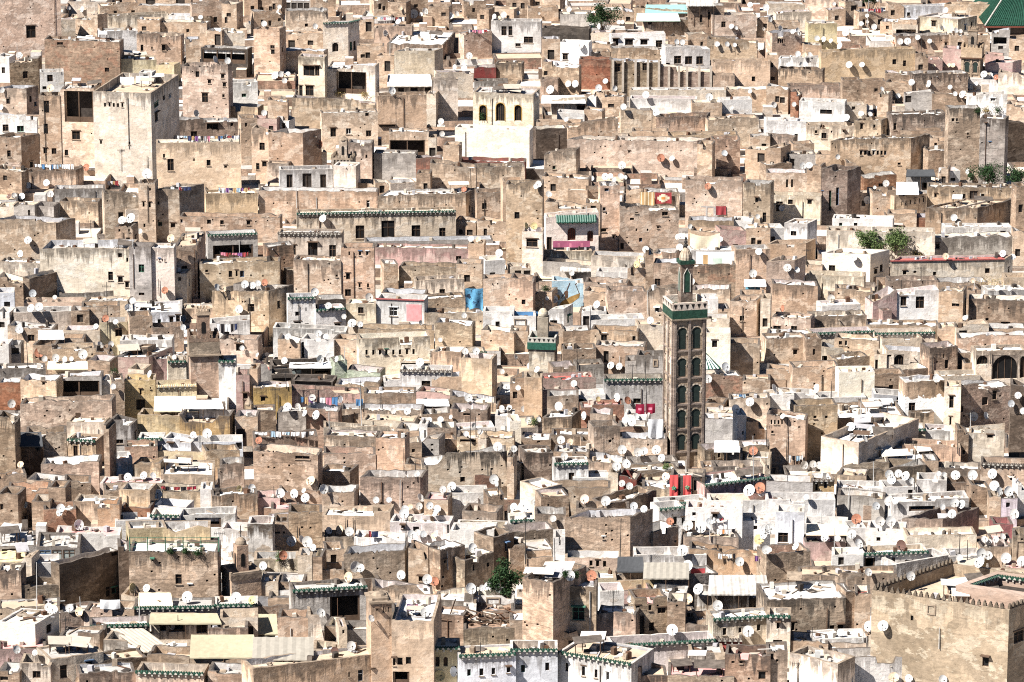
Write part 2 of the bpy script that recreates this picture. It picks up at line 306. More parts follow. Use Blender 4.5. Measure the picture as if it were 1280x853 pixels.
H(660,880,430,480,'c',[(725,450,30,20),(790,445,36,20),(858,440,28,30)],L='cream room shaded by a corrugated metal awning',r=50,rc='m')
A(655,885,372,432,'metal','pale corrugated metal awning over three dark windows')
H(180,600,490,580,'t',a=0); H(330,610,568,725,'t',[(386,663,28,44),(463,657,26,30),(563,668,26,30),(555,567,18,30)],L='rough tan house with three barred windows')
H(610,853,480,665,'o',[(655,630,80,8)],L='large square tan wall house right under the awning',r=12)
H(853,900,470,560,'c',a=0); H(880,1010,402,545,'c',t='M',a=0,L='cream wall topped with scalloped merlons')
H(905,1085,365,445,'c',[(958,410,30,40)],r=14); 
H(1085,1387,462,630,'c',[(1135,565,38,80,'A'),(1222,560,46,92,'A'),(1310,565,36,80,'A')],L='cream villa with three arched yellow rimmed windows',dr=12,r=30,rc='g')
H(995,1367,638,805,'c2',a=0,dr=16,L='blank sunlit cream terrace wall below the arched villa',r=14)
H(998,1345,838,905,'t',a=1); H(1010,1345,803,845,'r',a=0,L='dark red wall at the foot of the blank cream terrace')
H(60,160,500,650,'t'); H(-20,105,592,660,'k'); H(65,237,662,865,'t',s=92,a=0); H(250,355,765,850,'c',[(316,810,28,28)])
H(105,165,580,650,'w'); H(-20,75,640,860,'o')
H(460,580,715,860,'t',[(552,783,10,18)]); H(590,800,767,855,'g',a=0,rc='g',r=20)
H(665,865,660,792,'t',[(755,745,180,86,'o')],rc='w',r=8); H(862,902,690,795,'c',[(882,765,32,52)])
H(935,1015,727,860,'t',a=0,s=0); H(800,930,790,860,'b',a=0)
H(1175,1425,105,245,'w',[(1240,155,26,46),(1272,155,20,46),(1362,200,46,32),(1310,225,26,16)],L='white block house with three black windows, uppermost rows',r=12)
H(1105,1165,45,125,'T'); H(860,965,32,90,'T'); H(1040,1150,8,65,'T'); H(590,660,-20,60,'t'); H(660,750,10,60,'T'); H(1150,1290,40,110,'t')
H(1090,1200,335,390,'r',a=0); H(1195,1330,312,390,'T',a=0); H(1090,1260,408,445,'g',a=0)
H(1040,1180,165,260,'t',a=0); H(760,860,-20,50,'T',[(800,30,20,16)])
D((117,35,22),(110,57,20),(328,48,24),(720,42,26,'o'),(790,70,44),(845,57,34),(825,73,22),(970,80,36),(1003,70,28),(1193,83,26),(1238,75,32),(1217,90,20,'o'),(296,132,28),(645,168,32),(40,120,30),(95,380,36),(122,372,32),(142,404,28),(160,372,26),(680,455,38),(995,337,28),(1040,343,32),(1065,280,34),(40,565,30),(925,608,32),(930,670,28),(322,723,42,'r'),(712,110,30))
C(590,760,85,26,'mix'); C(1060,1160,148,18,'pnk')
T(2,0)
H(150,385,140,195,'d',a=0,L='dark slatted enclosure on a rooftop beside the tree'); H(240,385,72,135,'g',a=0)
H(80,232,40,85,'t'); H(-30,90,-20,50,'T'); H(90,240,-25,40,'t'); H(225,345,50,75,'t')
H(555,610,55,110,'t'); H(670,942,107,160,'t',[(690,115,20,18)])
A(620,842,66,105,'green','pale green pitched canopy on a high rooftop')
A(665,882,24,65,'teal','long light teal awning near the top of the slope')
H(880,1060,30,155,'T',[(945,95,14,40),(985,80,12,40)],L='brown house under a shallow gable near top'); H(1000,1222,78,160,'t'); H(1225,1290,85,150,'T'); H(610,880,40,70,'t',a=0)
A(870,1010,0,30,'grey','grey gabled sheet roof near the top')
H(150,240,197,305,'t',[(195,275,34,50)],r=8); H(240,383,210,305,'w',[(266,285,26,30)],L='white rooftop box with one small dark window',r=10)
H(340,492,262,300,'t',s=0,r=14); H(335,492,297,405,'b',a=0); H(150,335,308,445,'T',a=2,r=10)
H(385,495,217,270,'t',a=0); H(395,497,162,220,'c',a=1)
H(495,767,172,245,'w',[(518,212,28,36),(585,212,40,30),(660,212,36,26),(735,220,32,36)],L='white penthouse row with four dark windows',r=10)
H(495,740,242,297,'t',a=0); H(767,990,236,335,'w',[(828,300,36,40),(883,302,36,40),(938,302,34,40),(775,322,30,14)],L='white rooftop rooms with three dark windows in line',r=10)
H(780,880,180,240,'T'); H(880,975,170,240,'t')
H(495,740,306,432,'T',[(528,340,30,40),(665,335,26,40)],pil=(505,555,618,680,735),L='brown wall carried on five grey buttress posts')
H(740,1000,336,432,'T',pil=(785,835,875,937,995),a=0,L='brown wall with pale buttress posts under white rooms')
H(1000,1290,302,422,'o',a=1,L='long ochre stained wall right of the buttress posts'); H(975,1225,195,300,'t',a=0)
H(590,1070,452,512,'c',a=0,r=12,rc='g'); H(1070,1290,445,500,'t'); H(590,925,492,535,'w',a=1)
H(200,375,490,565,'c',[(345,540,40,20)],L='low cream terrace room behind leaning white board'); H(370,420,482,550,'w',a=0); H(420,560,462,548,'t',[(495,530,30,20)]); H(360,450,547,605,'t',a=0); H(225,362,562,605,'w',a=0)
H(545,735,553,660,'t',prof=[(0,0),(.75,0),(1,-.9)],a=0); H(720,972,587,675,'t',s=18,a=0,L='plain tan wall house with dark right end'); H(980,1232,592,680,'t',a=0); H(900,1050,515,560,'t'); H(1040,1200,500,555,'w')
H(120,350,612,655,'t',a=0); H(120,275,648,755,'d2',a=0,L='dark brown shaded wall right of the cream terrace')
H(280,530,607,700,'t',prof=[(0,-1.2),(.15,-1.1),(.4,.0),(1,0)],a=0); H(600,780,656,700,'t',a=0); H(780,1130,676,712,'t',a=0)
H(275,925,697,815,'t',[(585,760,8,10),(452,790,6,10)],s=68,L='very long tan wall house with plain flat top',r=14)
H(1000,1140,697,830,'T',a=0); H(1165,1290,746,840,'o',[(1245,790,36,46)],r=10); H(1190,1290,678,750,'t'); H(160,320,757,860,'t',s=20,a=1); H(925,1000,720,860,'t',a=0)
D((285,50,26),(30,68,24),(135,68,14),(437,133,32),(533,112,22),(551,112,22),(614,125,22),(425,25,20),(1190,25,28),(1097,133,26),(1120,140,22),(1258,145,18),(1270,38,34),(343,228,34),(823,210,28),(852,212,28),(1025,222,28),(1075,222,26),(1113,226,22),(1238,236,34),(1267,252,26),(282,420,32),(317,420,36),(467,407,28),(433,440,34),(514,442,26),(192,450,42),(668,475,36),(985,487,38),(557,535,32),(722,562,36),(1097,538,24),(1190,458,22),(403,463,26,'o'),(270,598,24),(1062,768,32,'g'),(745,790,40,'r'),(800,793,28),(550,828,40),(120,475,26))
A(145,370,478,515,'white','white board leaning over a cream terrace')
T(3,0)
H(185,387,-15,80,'t',a=0,L='tan house top beyond the striped roofs'); H(300,387,48,110,'t'); H(385,450,10,100,'t',[(430,40,30,30)]); H(455,600,62,135,'t')
H(0,185,20,60,'c'); H(40,217,62,125,'c',a=0); H(0,160,112,160,'t'); H(600,680,20,90,'t')
H(200,345,120,225,'y1',a=0,L='pale yellow plain rooftop block',r=8); H(20,170,168,270,'t',[(52,205,8,24),(64,205,8,24),(74,205,8,24)],r=12)
H(175,268,224,270,'o'); H(670,882,30,88,'u1',a=1,L='pale bluish white block near the green roof'); H(880,1160,22,100,'t',s=24,a=1)
H(560,742,92,158,'t'); H(625,748,122,172,'c',[(690,160,100,24,'o')]); H(750,948,82,145,'c',[(828,120,22,28)],s=95,L='cream house with dark shaded right flank')
H(640,912,182,236,'t'); H(912,1110,178,242,'t'); H(1115,1207,150,255,'g',[(1160,205,66,36,'o'),(1163,240,24,18)]); H(1205,1290,182,260,'t')
H(265,735,252,365,'o',[(632,310,20,26),(683,318,16,30)],r=14,L='broad ochre house front with three dishes on top')
H(735,800,268,360,'T'); H(795,872,300,340,'k'); H(872,967,240,330,'k',a=0)
H(50,265,285,345,'w',a=0,r=10); H(50,272,345,420,'T',a=0); H(-10,50,277,412,'o')
H(1085,1180,272,320,'k',a=0); H(1085,1222,312,355,'k',s=45,a=0); H(1150,1290,362,425,'c',a=0)
H(585,722,367,410,'T'); H(720,1000,370,420,'T'); H(460,585,402,475,'T'); H(372,460,402,530,'T',s=0,a=0); H(585,720,410,450,'T')
H(100,365,427,505,'t',a=0); H(-10,100,432,520,'t'); H(112,152,460,535,'b',a=0)
H(682,822,460,525,'g',[(700,490,34,48)]); H(545,600,472,580,'t',s=20,a=0)
H(1000,1195,472,555,'w',[(1125,500,24,14)],r=12,L='greyish white house with one small dark slot'); H(820,1000,470,530,'T')
H(155,382,505,585,'w',[(290,560,60,22)],r=18,L='white courtyard box above the pale stained walls')
H(370,492,527,585,'c',[(427,542,18,18)]); H(-10,190,602,715,'w',r=10,a=1,L='stained white wall block at the hill shoulder'); H(190,430,627,722,'c',[(240,660,14,16),(280,680,26,30),(318,660,8,12),(378,655,10,14)],r=16,L='cream house with four odd little openings')
H(430,565,602,690,'t',[(468,633,14,28),(532,632,12,18)],s=46,L='tan house with two tall slots and shaded side')
H(615,893,576,690,'T',a=1,L='long dark brick tan wall left of tall tower'); H(660,872,652,700,'T')
H(895,1052,545,880,'T',[(925,600,14,16),(945,600,10,16),(1000,670,10,12)],L='tall brown house beside the grey stone tower',r=12)
H(1052,1178,592,890,'g2',[(1090,620,8,8),(1110,715,8,8),(1070,715,8,8)],s=16,L='tall grey stone tower under rooftop plants')
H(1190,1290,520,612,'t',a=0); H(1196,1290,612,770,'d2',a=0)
H(-10,125,682,735,'t',a=0); H(125,230,722,780,'t')
H(310,712,697,860,'t',[(465,765,12,22),(486,765,12,22),(507,765,12,22),(528,765,12,22),(549,765,12,22),(568,765,12,22),(586,765,12,22),(656,820,16,12)],s=92,L='tan house with a row of seven slit windows',r=16)
H(-10,62,742,860,'o',s=50); H(105,237,772,850,'g',[(120,812,26,36)]); H(240,390,772,820,'t'); H(810,932,692,775,'t',[(838,725,14,20)]); H(390,458,815,880,'T'); H(800,930,745,860,'T',s=0)
D((10,97,28),(60,143,30),(123,158,24),(148,152,26),(158,170,20),(330,20,20),(495,80,20),(530,135,30),(465,120,26),(495,110,18),(245,193,28),(279,197,28),(315,205,22),(388,165,34),(412,155,24),(360,230,32),(890,52,28),(940,152,26),(962,157,22),(867,140,24),(748,188,28),(808,207,24),(630,205,38,'p'),(660,208,32),(697,208,36),(150,270,28),(180,274,28,'o'),(210,274,26),(103,325,24),(165,323,24),(187,323,24),(405,325,34),(470,325,28),(1022,340,28),(1080,373,36),(1112,376,26),(1142,388,28,'r'),(805,420,36),(718,413,32),(570,446,24),(1000,425,30),(1040,422,26),(1015,440,26),(910,437,24),(973,473,36),(28,525,32),(130,522,24),(392,590,36),(495,537,30),(465,570,30),(510,572,26),(173,830,34),(206,828,34),(348,785,26),(650,480,26),(935,470,24),(828,330,20,'o'),(880,328,24,'o'),(905,328,22,'o'),(925,328,24,'o'))
C(455,580,42,24,'red')
T(0,1)
H(-20,110,-10,100,'T',[(25,38,20,26)]); H(110,380,8,75,'t',s=40,a=0,L='plain tan wall house with drying clothes above')
H(275,527,95,185,'g',a=0,r=10,L='grey rendered wall with straight top edge'); H(300,492,152,225,'t',a=0)
H(525,697,112,298,'t',a=1); H(697,780,62,305,'t',[(750,95,10,14),(718,170,10,24),(748,172,12,26),(722,275,10,18)],L='narrow tan stair tower with four tiny windows')
H(780,900,97,298,'t',[(792,163,10,14),(800,268,20,20),(865,275,22,22)],s=125,L='square tan house with shaded right wall and pipe')
H(-10,70,172,238,'c'); H(70,175,168,242,'g',[(145,215,12,34)],s=0)
H(175,270,175,240,'g',a=0,s=30); H(1030,1290,117,210,'o',a=0,L='pinkish ochre retaining wall with washing above')
H(900,1400,230,325,'t',[(905,253,16,18),(1045,257,20,22),(1110,260,18,22),(1242,262,18,22)],L='long low tan house with four square holes',r=14)
H(-20,285,246,460,'t',s=98,a=0,L='tan terrace house with blank wall and shaded flank')
H(205,650,382,620,'c',dr=12,w=[(600,425,20,22),(640,447,18,22),(553,528,24,44),(602,546,24,28),(636,572,20,28)],r=50,p=1.2,L='big blank cream house, five windows at one edge')
H(575,665,280,385,'t',[(597,300,10,14),(645,300,8,14),(640,347,20,24)],s=30,L='small square tan turret above big cream house')
H(650,760,382,635,'g',[(707,490,28,40),(708,618,28,14)],L='narrow grey cement house',r=14)
H(760,875,387,635,'k2',[(785,447,5,10),(797,447,5,10),(812,449,5,14),(825,449,5,10)],L='pale pinkish house with a row of slits')
H(875,990,382,600,'t',[(922,490,28,26)],s=42,r=70,rc='t',L='tan house with curved stain and flat lit roof')
H(835,935,517,625,'c',[(856,568,30,75,'d'),(898,543,14,18)],s=25,r=8,L='small stair hut with a tall dark door')
H(1040,1290,325,445,'g',[(1165,405,200,65,'o')],t='g',L='grey porch house hung with pink washing')
H(1000,1400,455,600,'t',[(1033,503,14,14),(1152,518,18,32),(1183,515,10,30),(1210,518,20,32),(1255,525,8,10)],L='tan house with four small windows under pink washing')
H(-10,118,532,660,'T',s=0,a=1); H(118,150,532,660,'T',s=152,a=0); H(-10,297,457,505,'c',r=14,rc='w',a=0)
H(300,650,612,640,'g',a=0); H(120,420,657,710,'o',a=0); H(420,640,647,712,'t',a=0); H(410,600,682,790,'t',a=0)
H(70,358,710,800,'k2',s=0,r=14,a=0,L='low pinkish grey rendered house'); H(358,448,702,800,'T',[(400,740,30,40)])
H(655,905,712,785,'u1',[(797,762,16,36),(857,757,20,50),(893,747,26,46)],r=55,rc='w',L='bluish white house with a broad flat white roof')
H(650,765,732,870,'t',a=0); H(760,920,787,870,'t',a=0); H(1060,1290,632,695,'t',[(1125,658,24,24)]); H(910,1290,687,740,'o',a=0); H(1050,1250,752,840,'w'); H(500,640,762,860,'y1',[(593,812,34,36)],L='yellowish house with one dark square window')
H(320,500,802,870,'c'); H(-10,75,612,730,'u1'); H(-20,50,707,800,'w'); H(40,262,777,860,'t'); H(1150,1290,700,750,'t',a=0)
A(190,322,798,842,'white','low white tent canopy among cluttered roofs')
D((140,75,30),(232,62,34),(70,125,28),(110,130,34),(250,118,36),(45,130,26,'d'),(735,15,50),(140,350,38),(103,416,34),(163,615,38,'g'),(274,635,24),(155,690,40),(195,682,42),(95,798,42),(528,740,36,'r'),(578,758,28),(480,780,28),(310,825,30),(663,652,32),(640,685,36),(855,340,40,'o'),(700,303,26),(825,600,36,'r'),(1148,375,38),(1260,376,30),(1197,693,42),(920,742,38),(915,785,30),(930,815,36),(1113,590,36,'o'),(1085,585,36),(610,250,40),(655,240,50),(1225,570,40),(1262,575,34))
C(480,600,50,32,'mix'); C(1100,1245,408,28,'pnk'); C(1080,1190,765,60,'drk'); C(850,960,80,20,'drk'); C(1090,1250,85,26,'mix')
T(1,1)
H(120,385,-2,100,'w',[(168,55,30,70,'d'),(255,50,46,70,'d'),(336,55,30,70,'d')],rc='d',r=10,L='white rooftop room with three tall dark doorways')
H(388,500,-25,105,'k2',a=0,t='',L='smooth pale blank stair block beside white doorways')
H(500,662,62,100,'t'); H(597,665,62,122,'t',[(630,95,26,38,'d')]); H(672,802,67,125,'c',a=0); H(802,872,12,120,'T')
H(610,1050,122,245,'t',s=50,r=30,rc='w',a=1,L='tan rubble house with white roof above palace')
H(15,608,102,195,'t',a=1,L='long tan terrace wall above the palace'); H(1105,1245,112,250,'t',a=1); H(1105,1255,250,335,'t'); H(1235,1340,55,340,'o',a=1,L='tall ochre house wall with a straight edge')
H(870,1100,-30,95,'t',a=0,prof=[(0,.3),(1,-.6)])
H(205,1000,217,352,'c',[(520,308,44,66),(660,297,66,92),(800,307,44,66),(932,315,32,55)],t='g',r=8,L='long pale palace wall under a green tiled eave')
H(1000,1100,247,330,'t')
H(110,430,312,445,'c',[(185,398,28,50),(284,400,48,80),(383,405,34,64)],t='e',L='pale house with three shuttered windows below palace')
H(60,192,377,570,'b2',a=0); H(190,427,447,640,'t',[(403,527,12,12)],a=0,L='plain tan wall beside the square block tower')
H(427,593,387,645,'t',[(460,612,30,36),(466,415,8,20),(520,415,12,20),(556,415,12,20),(518,575,10,20),(560,575,10,20),(460,530,20,30)],L='square tan block tower with T shaped slits',r=12)
H(545,1185,357,385,'g',a=0,r=8); H(590,1062,385,455,'k',a=1,L='long pinkish wall under the palace'); H(1062,1140,367,465,'o',a=0)
H(715,1002,472,545,'T',a=0); H(1002,1132,467,600,'t',a=1); H(640,712,467,560,'t',a=0)
H(795,1042,543,640,'c',r=14,a=1); H(625,842,612,660,'t',a=0)
H(1135,1290,540,705,'t',a=0,L='tan wall with a white painted lower band'); H(1145,1245,452,545,'w',[(1183,520,28,20)])
R(1047,1135,590,703,'blue')
H(-10,62,457,560,'o'); H(-216,65,600,765,'t',s=125,a=2,L='large tan house with long dark shaded flank')
H(160,300,640,785,'w',[(207,717,22,22),(250,695,6,20),(208,768,34,22),(254,773,20,18)],t='g',L='white house corner with a dark tile eave')
H(300,450,700,790,'w',[(347,783,28,12),(408,775,30,20)],t='g',L='low white house with dark scalloped eave'); H(310,450,650,705,'d',[(375,680,110,36,'o')],a=0)
H(450,600,662,760,'c',[(524,700,28,32)],L='pale house, pink lower wall, big dish above')
H(600,842,640,760,'w',[(687,707,40,42),(790,712,76,84,'P')],t='R',L='white house with a pink painted panel')
H(842,1047,642,715,'T'); H(842,1150,715,775,'t',a=0); H(85,450,787,870,'w'); H(510,890,795,870,'t',a=0); H(895,1082,762,870,'T'); H(1135,1290,705,795,'w',a=1); H(1125,1290,797,870,'t'); H(455,510,772,840,'c')
D((335,240,38),(1076,343,30),(1112,345,28,'o'),(1217,413,40),(45,560,36,'r'),(10,565,30),(293,607,40),(362,677,34),(565,635,42),(1040,725,28),(480,765,44),(520,770,30),(312,815,34),(350,830,28),(160,832,32),(440,730,26),(822,762,26),(920,848,24),(1040,95,28,'r'))
T(2,1)
H(-30,152,57,405,'t',[(25,225,26,34)],L='tall tan house wall left of green-canopied pavilion',r=12); H(150,382,27,155,'t',a=1,r=10); H(165,367,157,262,'t',a=0); H(170,300,85,155,'w',a=0)
H(367,442,77,165,'t',[(420,105,36,20)]); H(367,440,160,395,'t',[(406,190,26,26),(385,300,10,14)])
H(440,537,77,395,'t',[(473,97,22,16),(460,193,16,18),(508,333,12,16),(458,300,26,14)],L='tall rough tan house with scattered small openings')
H(537,832,182,400,'t',[(623,207,16,16),(600,243,20,12),(643,347,16,20),(678,297,8,12),(622,297,8,14),(765,217,30,20),(730,285,10,10),(548,378,22,30)],L='big rough tan wall house under a red rug',r=16,rc='w')
H(570,700,92,185,'t',a=0); H(630,837,107,185,'t',a=0,r=14,rc='w')
H(865,1150,47,245,'t',a=0,L='blank tan wall house with red-brown dish',r=10); H(885,1027,167,245,'g',[(930,208,76,60,'o'),(992,208,30,50,'d')],rc='w',r=10,L='small grey hut with open front on a terrace')
H(1027,1135,150,245,'w',a=0); H(1155,1290,62,255,'t',[(1223,148,14,26),(1262,235,18,50)]); H(880,1107,250,310,'t',a=0); H(1100,1200,250,300,'w',a=0)
H(50,153,305,480,'c',[(100,363,56,40)],s=6,r=14,rc='w',L='cream corner tower with one shuttered window')
H(170,432,215,440,'k2',[(298,318,42,64,'B'),(391,330,30,56,'B'),(207,330,28,60,'B'),(184,365,30,64,'d')],r=8,L='pink cream pavilion with green tiled canopy and arches')
H(153,400,398,455,'c',a=0,r=30,p=.5,L='cream terrace parapet under the mauve rug'); H(153,400,455,485,'g',[(280,473,80,14)])
H(-10,97,482,535,'c',[(30,512,34,24),(75,512,34,24)]); H(395,662,425,505,'c',[(520,493,44,20),(445,500,22,8)],r=18,rc='w',L='pale house with a broad white flat roof')
H(420,577,507,555,'w',a=0); H(577,667,490,590,'t',s=38,a=0); H(667,706,400,590,'T',a=0); H(706,822,407,465,'t',a=0); H(706,835,462,590,'T',[(728,560,28,38)],L='brown stone house with one black window')
H(895,1117,472,605,'b2',a=0,L='ragged brick wall house behind the minaret top'); H(1117,1290,397,545,'o',a=0,L='smooth ochre house with curved shadow')
H(892,1040,300,395,'t',a=0); H(895,1117,400,475,'w',a=0); H(1040,1170,295,400,'k',a=1); H(1170,1290,285,395,'t')
R(890,1040,313,388,'cream','big cream cloth spread over a rooftop wall'); R(920,1112,405,470,'whitepink','white and pink sheets drying on brick wall')
R(640,712,108,172,'tan','tan rug hung over a parapet'); R(716,798,110,166,'redrug','red rug with a cream diamond, hung over parapet'); R(205,390,352,394,'mauve','mauve patterned rug over the pavilion terrace rail'); R(1020,1070,178,222,'red','red patterned rug on a white terrace wall')
H(200,357,552,668,'m',a=0,L='house wall painted sky blue with brown boat'); H(105,200,602,690,'t',a=0); H(-10,105,537,710,'t',a=1)
H(362,575,557,605,'t',a=0); H(360,480,602,705,'t',a=0); H(480,672,600,745,'t',a=0,L='white stained tan wall right of painted boat'); H(672,822,587,745,'t',a=1)
H(390,662,747,800,'w',a=0,r=16,rc='w'); H(347,390,702,800,'w',[(372,760,34,64,'d')]); H(390,472,702,750,'w',a=0)
H(168,258,692,782,'w',[(208,763,36,28)],s=46,L='white hut with a pale green gabled roof',r=14,rc='v')
H(-10,120,730,810,'w',[(40,765,60,46,'f')],L='pale wall with a framed square panel'); R(-5,130,706,728,'bluestrip')
H(-10,80,802,870,'t'); H(178,262,780,870,'t',a=0); H(255,392,802,870,'T'); H(392,627,797,880,'t',[(460,840,30,36),(610,840,16,36)],r=14); H(627,760,772,870,'c',a=0)
H(955,1085,742,840,'c',[(1010,838,40,12)]); H(955,1030,642,740,'w',a=0); H(1030,1088,692,742,'t',[(1058,712,40,36,'o')]); H(1088,1222,652,810,'t',[(1150,740,22,26)],s=36,L='rough tan tower house with one square window')
H(1140,1260,622,665,'t',a=0); H(1170,1240,578,618,'u2',a=0,L='little bright blue hut under ragged roofing'); H(1240,1290,640,820,'c'); H(900,1090,590,645,'t',a=0)
A(130,255,498,538,'cream','cream canvas awning below the pavilion'); A(240,400,482,505,'grey','grey sheet lean-to below the pavilion'); A(1160,1272,545,578,'white','ragged white roofing over the blue hut')
D((133,68,34),(120,80,28),(183,120,32),(398,40,26),(465,32,36),(492,28,28),(543,30,32),(510,45,24),(568,35,22),(980,80,36,'r'),(890,280,26),(830,332,30),(838,385,36),(70,278,36,'y'),(110,278,36,'y'),(668,395,34),(298,513,28),(1233,407,36),(902,557,34),(1205,515,40),(213,645,36),(175,640,20),(425,670,36),(692,750,36),(1190,225,30,'o'),(1228,230,24),(640,445,40,'o'),(625,470,34,'y'),(1040,345,30),(1170,280,24))
T(3,1)
H(-10,192,12,115,'t',[(95,65,10,40,'n'),(120,65,10,40,'n')],r=10); H(-10,120,-30,20,'T'); H(5,262,122,220,'c',[(57,180,34,50,'d'),(112,158,24,24),(208,158,22,22)],r=14,rc='w',L='cream box house with two small square windows')
H(192,264,-25,125,'T',a=0); H(264,394,-12,215,'T',[(268,145,10,80),(310,150,12,100),(347,130,14,90)],s=66,L='tall tan block with three long dark slots')
H(690,852,22,112,'g',[(730,60,44,50,'o'),(790,70,40,60,'o')],L='shaded grey veranda with dark bays'); A(690,838,-5,28,'dark','dark sheet awning over a shaded veranda')
H(852,900,-10,70,'t'); H(885,960,5,62,'w',[(925,45,24,16)])
H(480,642,27,90,'b',L='red brick shack with a rubble covered roof'); H(420,522,107,190,'t',a=1); H(522,652,105,205,'t',r=22,rc='w',a=0)
A(640,755,58,118,'white','white board propped up beside brick shack')
H(630,792,130,210,'o',[(670,165,6,22),(690,162,6,22),(712,158,6,22),(735,154,6,22),(757,150,6,22),(778,147,6,22)],dr=-14,L='ochre wall with a row of narrow slits')
H(795,1245,80,182,'t',[(980,130,14,26),(1028,137,40,70,'d'),(1075,130,14,26),(838,125,12,18)],L='wide tan courtyard wall with a dark doorway',r=10)
H(785,1045,185,280,'t',s=190,a=0,r=30,rc='t',L='low tan house front before the courtyard wall'); H(1237,1290,80,280,'T',a=1)
H(740,930,237,272,'b',rc='r',r=16,a=0,L='low shed with a rusty red metal roof'); H(595,742,215,270,'t')
H(320,622,237,300,'w',[(363,270,16,16),(438,270,18,16)],r=22,rc='w',L='white house with two tiny windows in line')
H(290,832,300,450,'c',a=0,L='plain pale wall house behind two shrubs',r=14,rc='w'); H(830,1222,332,450,'g2',[(848,378,20,26)],L='long grey stained wall with one dark window',r=12)
H(885,1222,285,335,'w',[(1175,317,28,30)]); H(1222,1290,305,450,'t')
H(80,195,262,368,'w',s=48,a=1,r=18,rc='w',L='white sided house with deep shadow at right'); H(-10,82,290,370,'w',[(10,290,10,10),(25,345,20,30)]); H(-10,188,370,460,'o',s=48,a=0)
H(-10,130,455,612,'o',s=55,a=0,L='smooth orange ochre house by the smooth curve')
H(268,510,412,520,'c2',[(320,490,32,32)],s=95,r=16,rc='t',L='bright cream box house with dark right flank')
H(165,270,470,520,'t',a=0); H(190,480,522,580,'c',r=12,a=0); H(60,182,532,580,'w')
H(610,1180,452,560,'c',[(683,512,18,20),(735,508,16,12),(833,516,16,18),(1097,502,24,26)],s=40,t='R',rc='r',L='house with a long red painted roof edge')
H(600,850,552,600,'T',a=0,r=20); H(850,1100,560,600,'t',a=0); H(1100,1290,600,650,'w',a=0); H(1180,1290,535,600,'o',a=0)
H(20,247,567,705,'t',a=0,L='wide tan wall left of the roofless room'); H(335,522,592,670,'t',a=0); H(270,462,677,740,'w',[(370,712,26,20)],r=14,rc='w'); H(522,642,607,770,'k',s=0,a=0,dr=-8,prof=[(0,-1.5),(.3,-1.2),(1,0)])
H(640,850,600,760,'w',[(677,655,30,46),(760,660,42,60)],L='white roofless room with two tall windows')
H(850,972,597,770,'t',[(938,673,38,16)]); H(972,1062,597,665,'t'); H(1000,1290,642,765,'T',[(1187,768,48,22),(985,655,8,24),(1095,745,16,14)],L='brown stone wall house with a low dark slot')
H(215,492,732,810,'t',a=0); H(20,212,732,830,'t',[(45,790,38,26),(130,795,30,34)],L='tan house with two black windows below brick'); H(490,852,772,820,'t',a=0); H(850,942,782,860,'t')
H(215,530,817,880,'c',t='g',a=2); H(530,835,817,880,'c',t='g',a=2,L='pale house under a dark green tile eave')
H(940,1102,772,870,'c',[(975,830,40,60),(1040,820,26,24)]); H(1100,1290,790,840,'t',a=1); H(1085,1290,837,890,'o'); H(-10,215,817,880,'t')
D((590,65,34),(497,148,38),(68,190,30),(930,235,34),(97,488,42),(143,497,32),(430,435,36),(315,640,38),(75,690,34,'r'),(1175,415,34),(1222,433,32),(1147,590,30),(1205,592,26),(985,738,26),(1000,5,30),(888,430,34,'o'),(1025,550,26,'o'),(533,85,18))
T(0,2)
H(-10,45,15,95,'w'); H(40,105,20,80,'g',[(70,50,50,30)]); H(165,262,18,90,'T'); H(262,482,42,105,'t',a=0); H(480,548,42,110,'t',a=0,s=10); H(540,570,65,120,'t',[(553,90,20,44,'d')])
H(565,745,82,138,'k',s=120,rc='w',r=52,L='low pink walled house under a wide white roof',a=0)
H(-10,230,142,210,'g',a=0,L='grey corrugated terrace wall'); H(-10,105,207,265,'b',a=0); 
H(105,285,192,320,'t',[(218,213,14,14)],a=0,L='tan wall stepping down at porch house left'); H(285,510,178,300,'g',[(395,230,205,100,'o')],rc='b',r=20,L='brown house with a deep open rooftop porch')
H(105,563,292,460,'T',a=0,r=8,L='broad shadowed brown wall below the open porch'); H(440,552,97,195,'T'); H(510,572,197,290,'w'); H(563,625,195,390,'t',a=0)
A(235,458,100,140,'cream','flat cream slab roof above the porch house')
H(625,780,197,360,'y',[(703,255,10,28),(703,318,44,52,'d'),(752,235,6,10)],L='yellow ochre house with a dark doorway',r=10)
H(780,985,227,285,'y1',t='E',a=1,L='yellow house under a beige tiled eave')
A(768,992,275,350,'cream','pale cream sheet roof on the ochre terrace'); A(912,1118,295,335,'white','white awning above the pergola room')
H(912,1122,335,400,'T',[(1010,365,180,50,'o')])
H(690,900,367,490,'y',a=0,L='ochre yellow terrace wall, smoother half'); H(900,1150,367,505,'y2',a=0,prof=[(0,0),(.1,-1.),(.65,-1.),(.8,0),(1,0)],L='darker ochre terrace wall with two dishes',r=16)
H(690,815,490,560,'u1',a=0,t='g'); H(815,955,487,560,'u1',[(855,510,26,12)],L='white wall below the ochre terrace with one slot'); H(955,1215,507,560,'u1',[(1035,537,38,14),(1195,525,30,36)])
H(840,932,105,175,'c',t='g',a=0); H(1095,1182,102,260,'w',a=0,t='g',r=22,L='white annex right of the tan brick minaret'); H(1182,1250,172,340,'k',a=1); H(1250,1290,140,330,'o')
H(1180,1290,377,500,'t',[(1205,462,40,44)]); H(550,655,397,530,'g',[(598,503,36,22)],s=36,L='grey cement rooftop block below brown porch')
H(340,482,492,600,'o',[(378,555,22,62,'d')],t='g',L='small ochre room under a dark tile eave'); H(335,525,402,490,'c',a=0,r=26,rc='c'); H(525,552,420,730,'T',a=0)
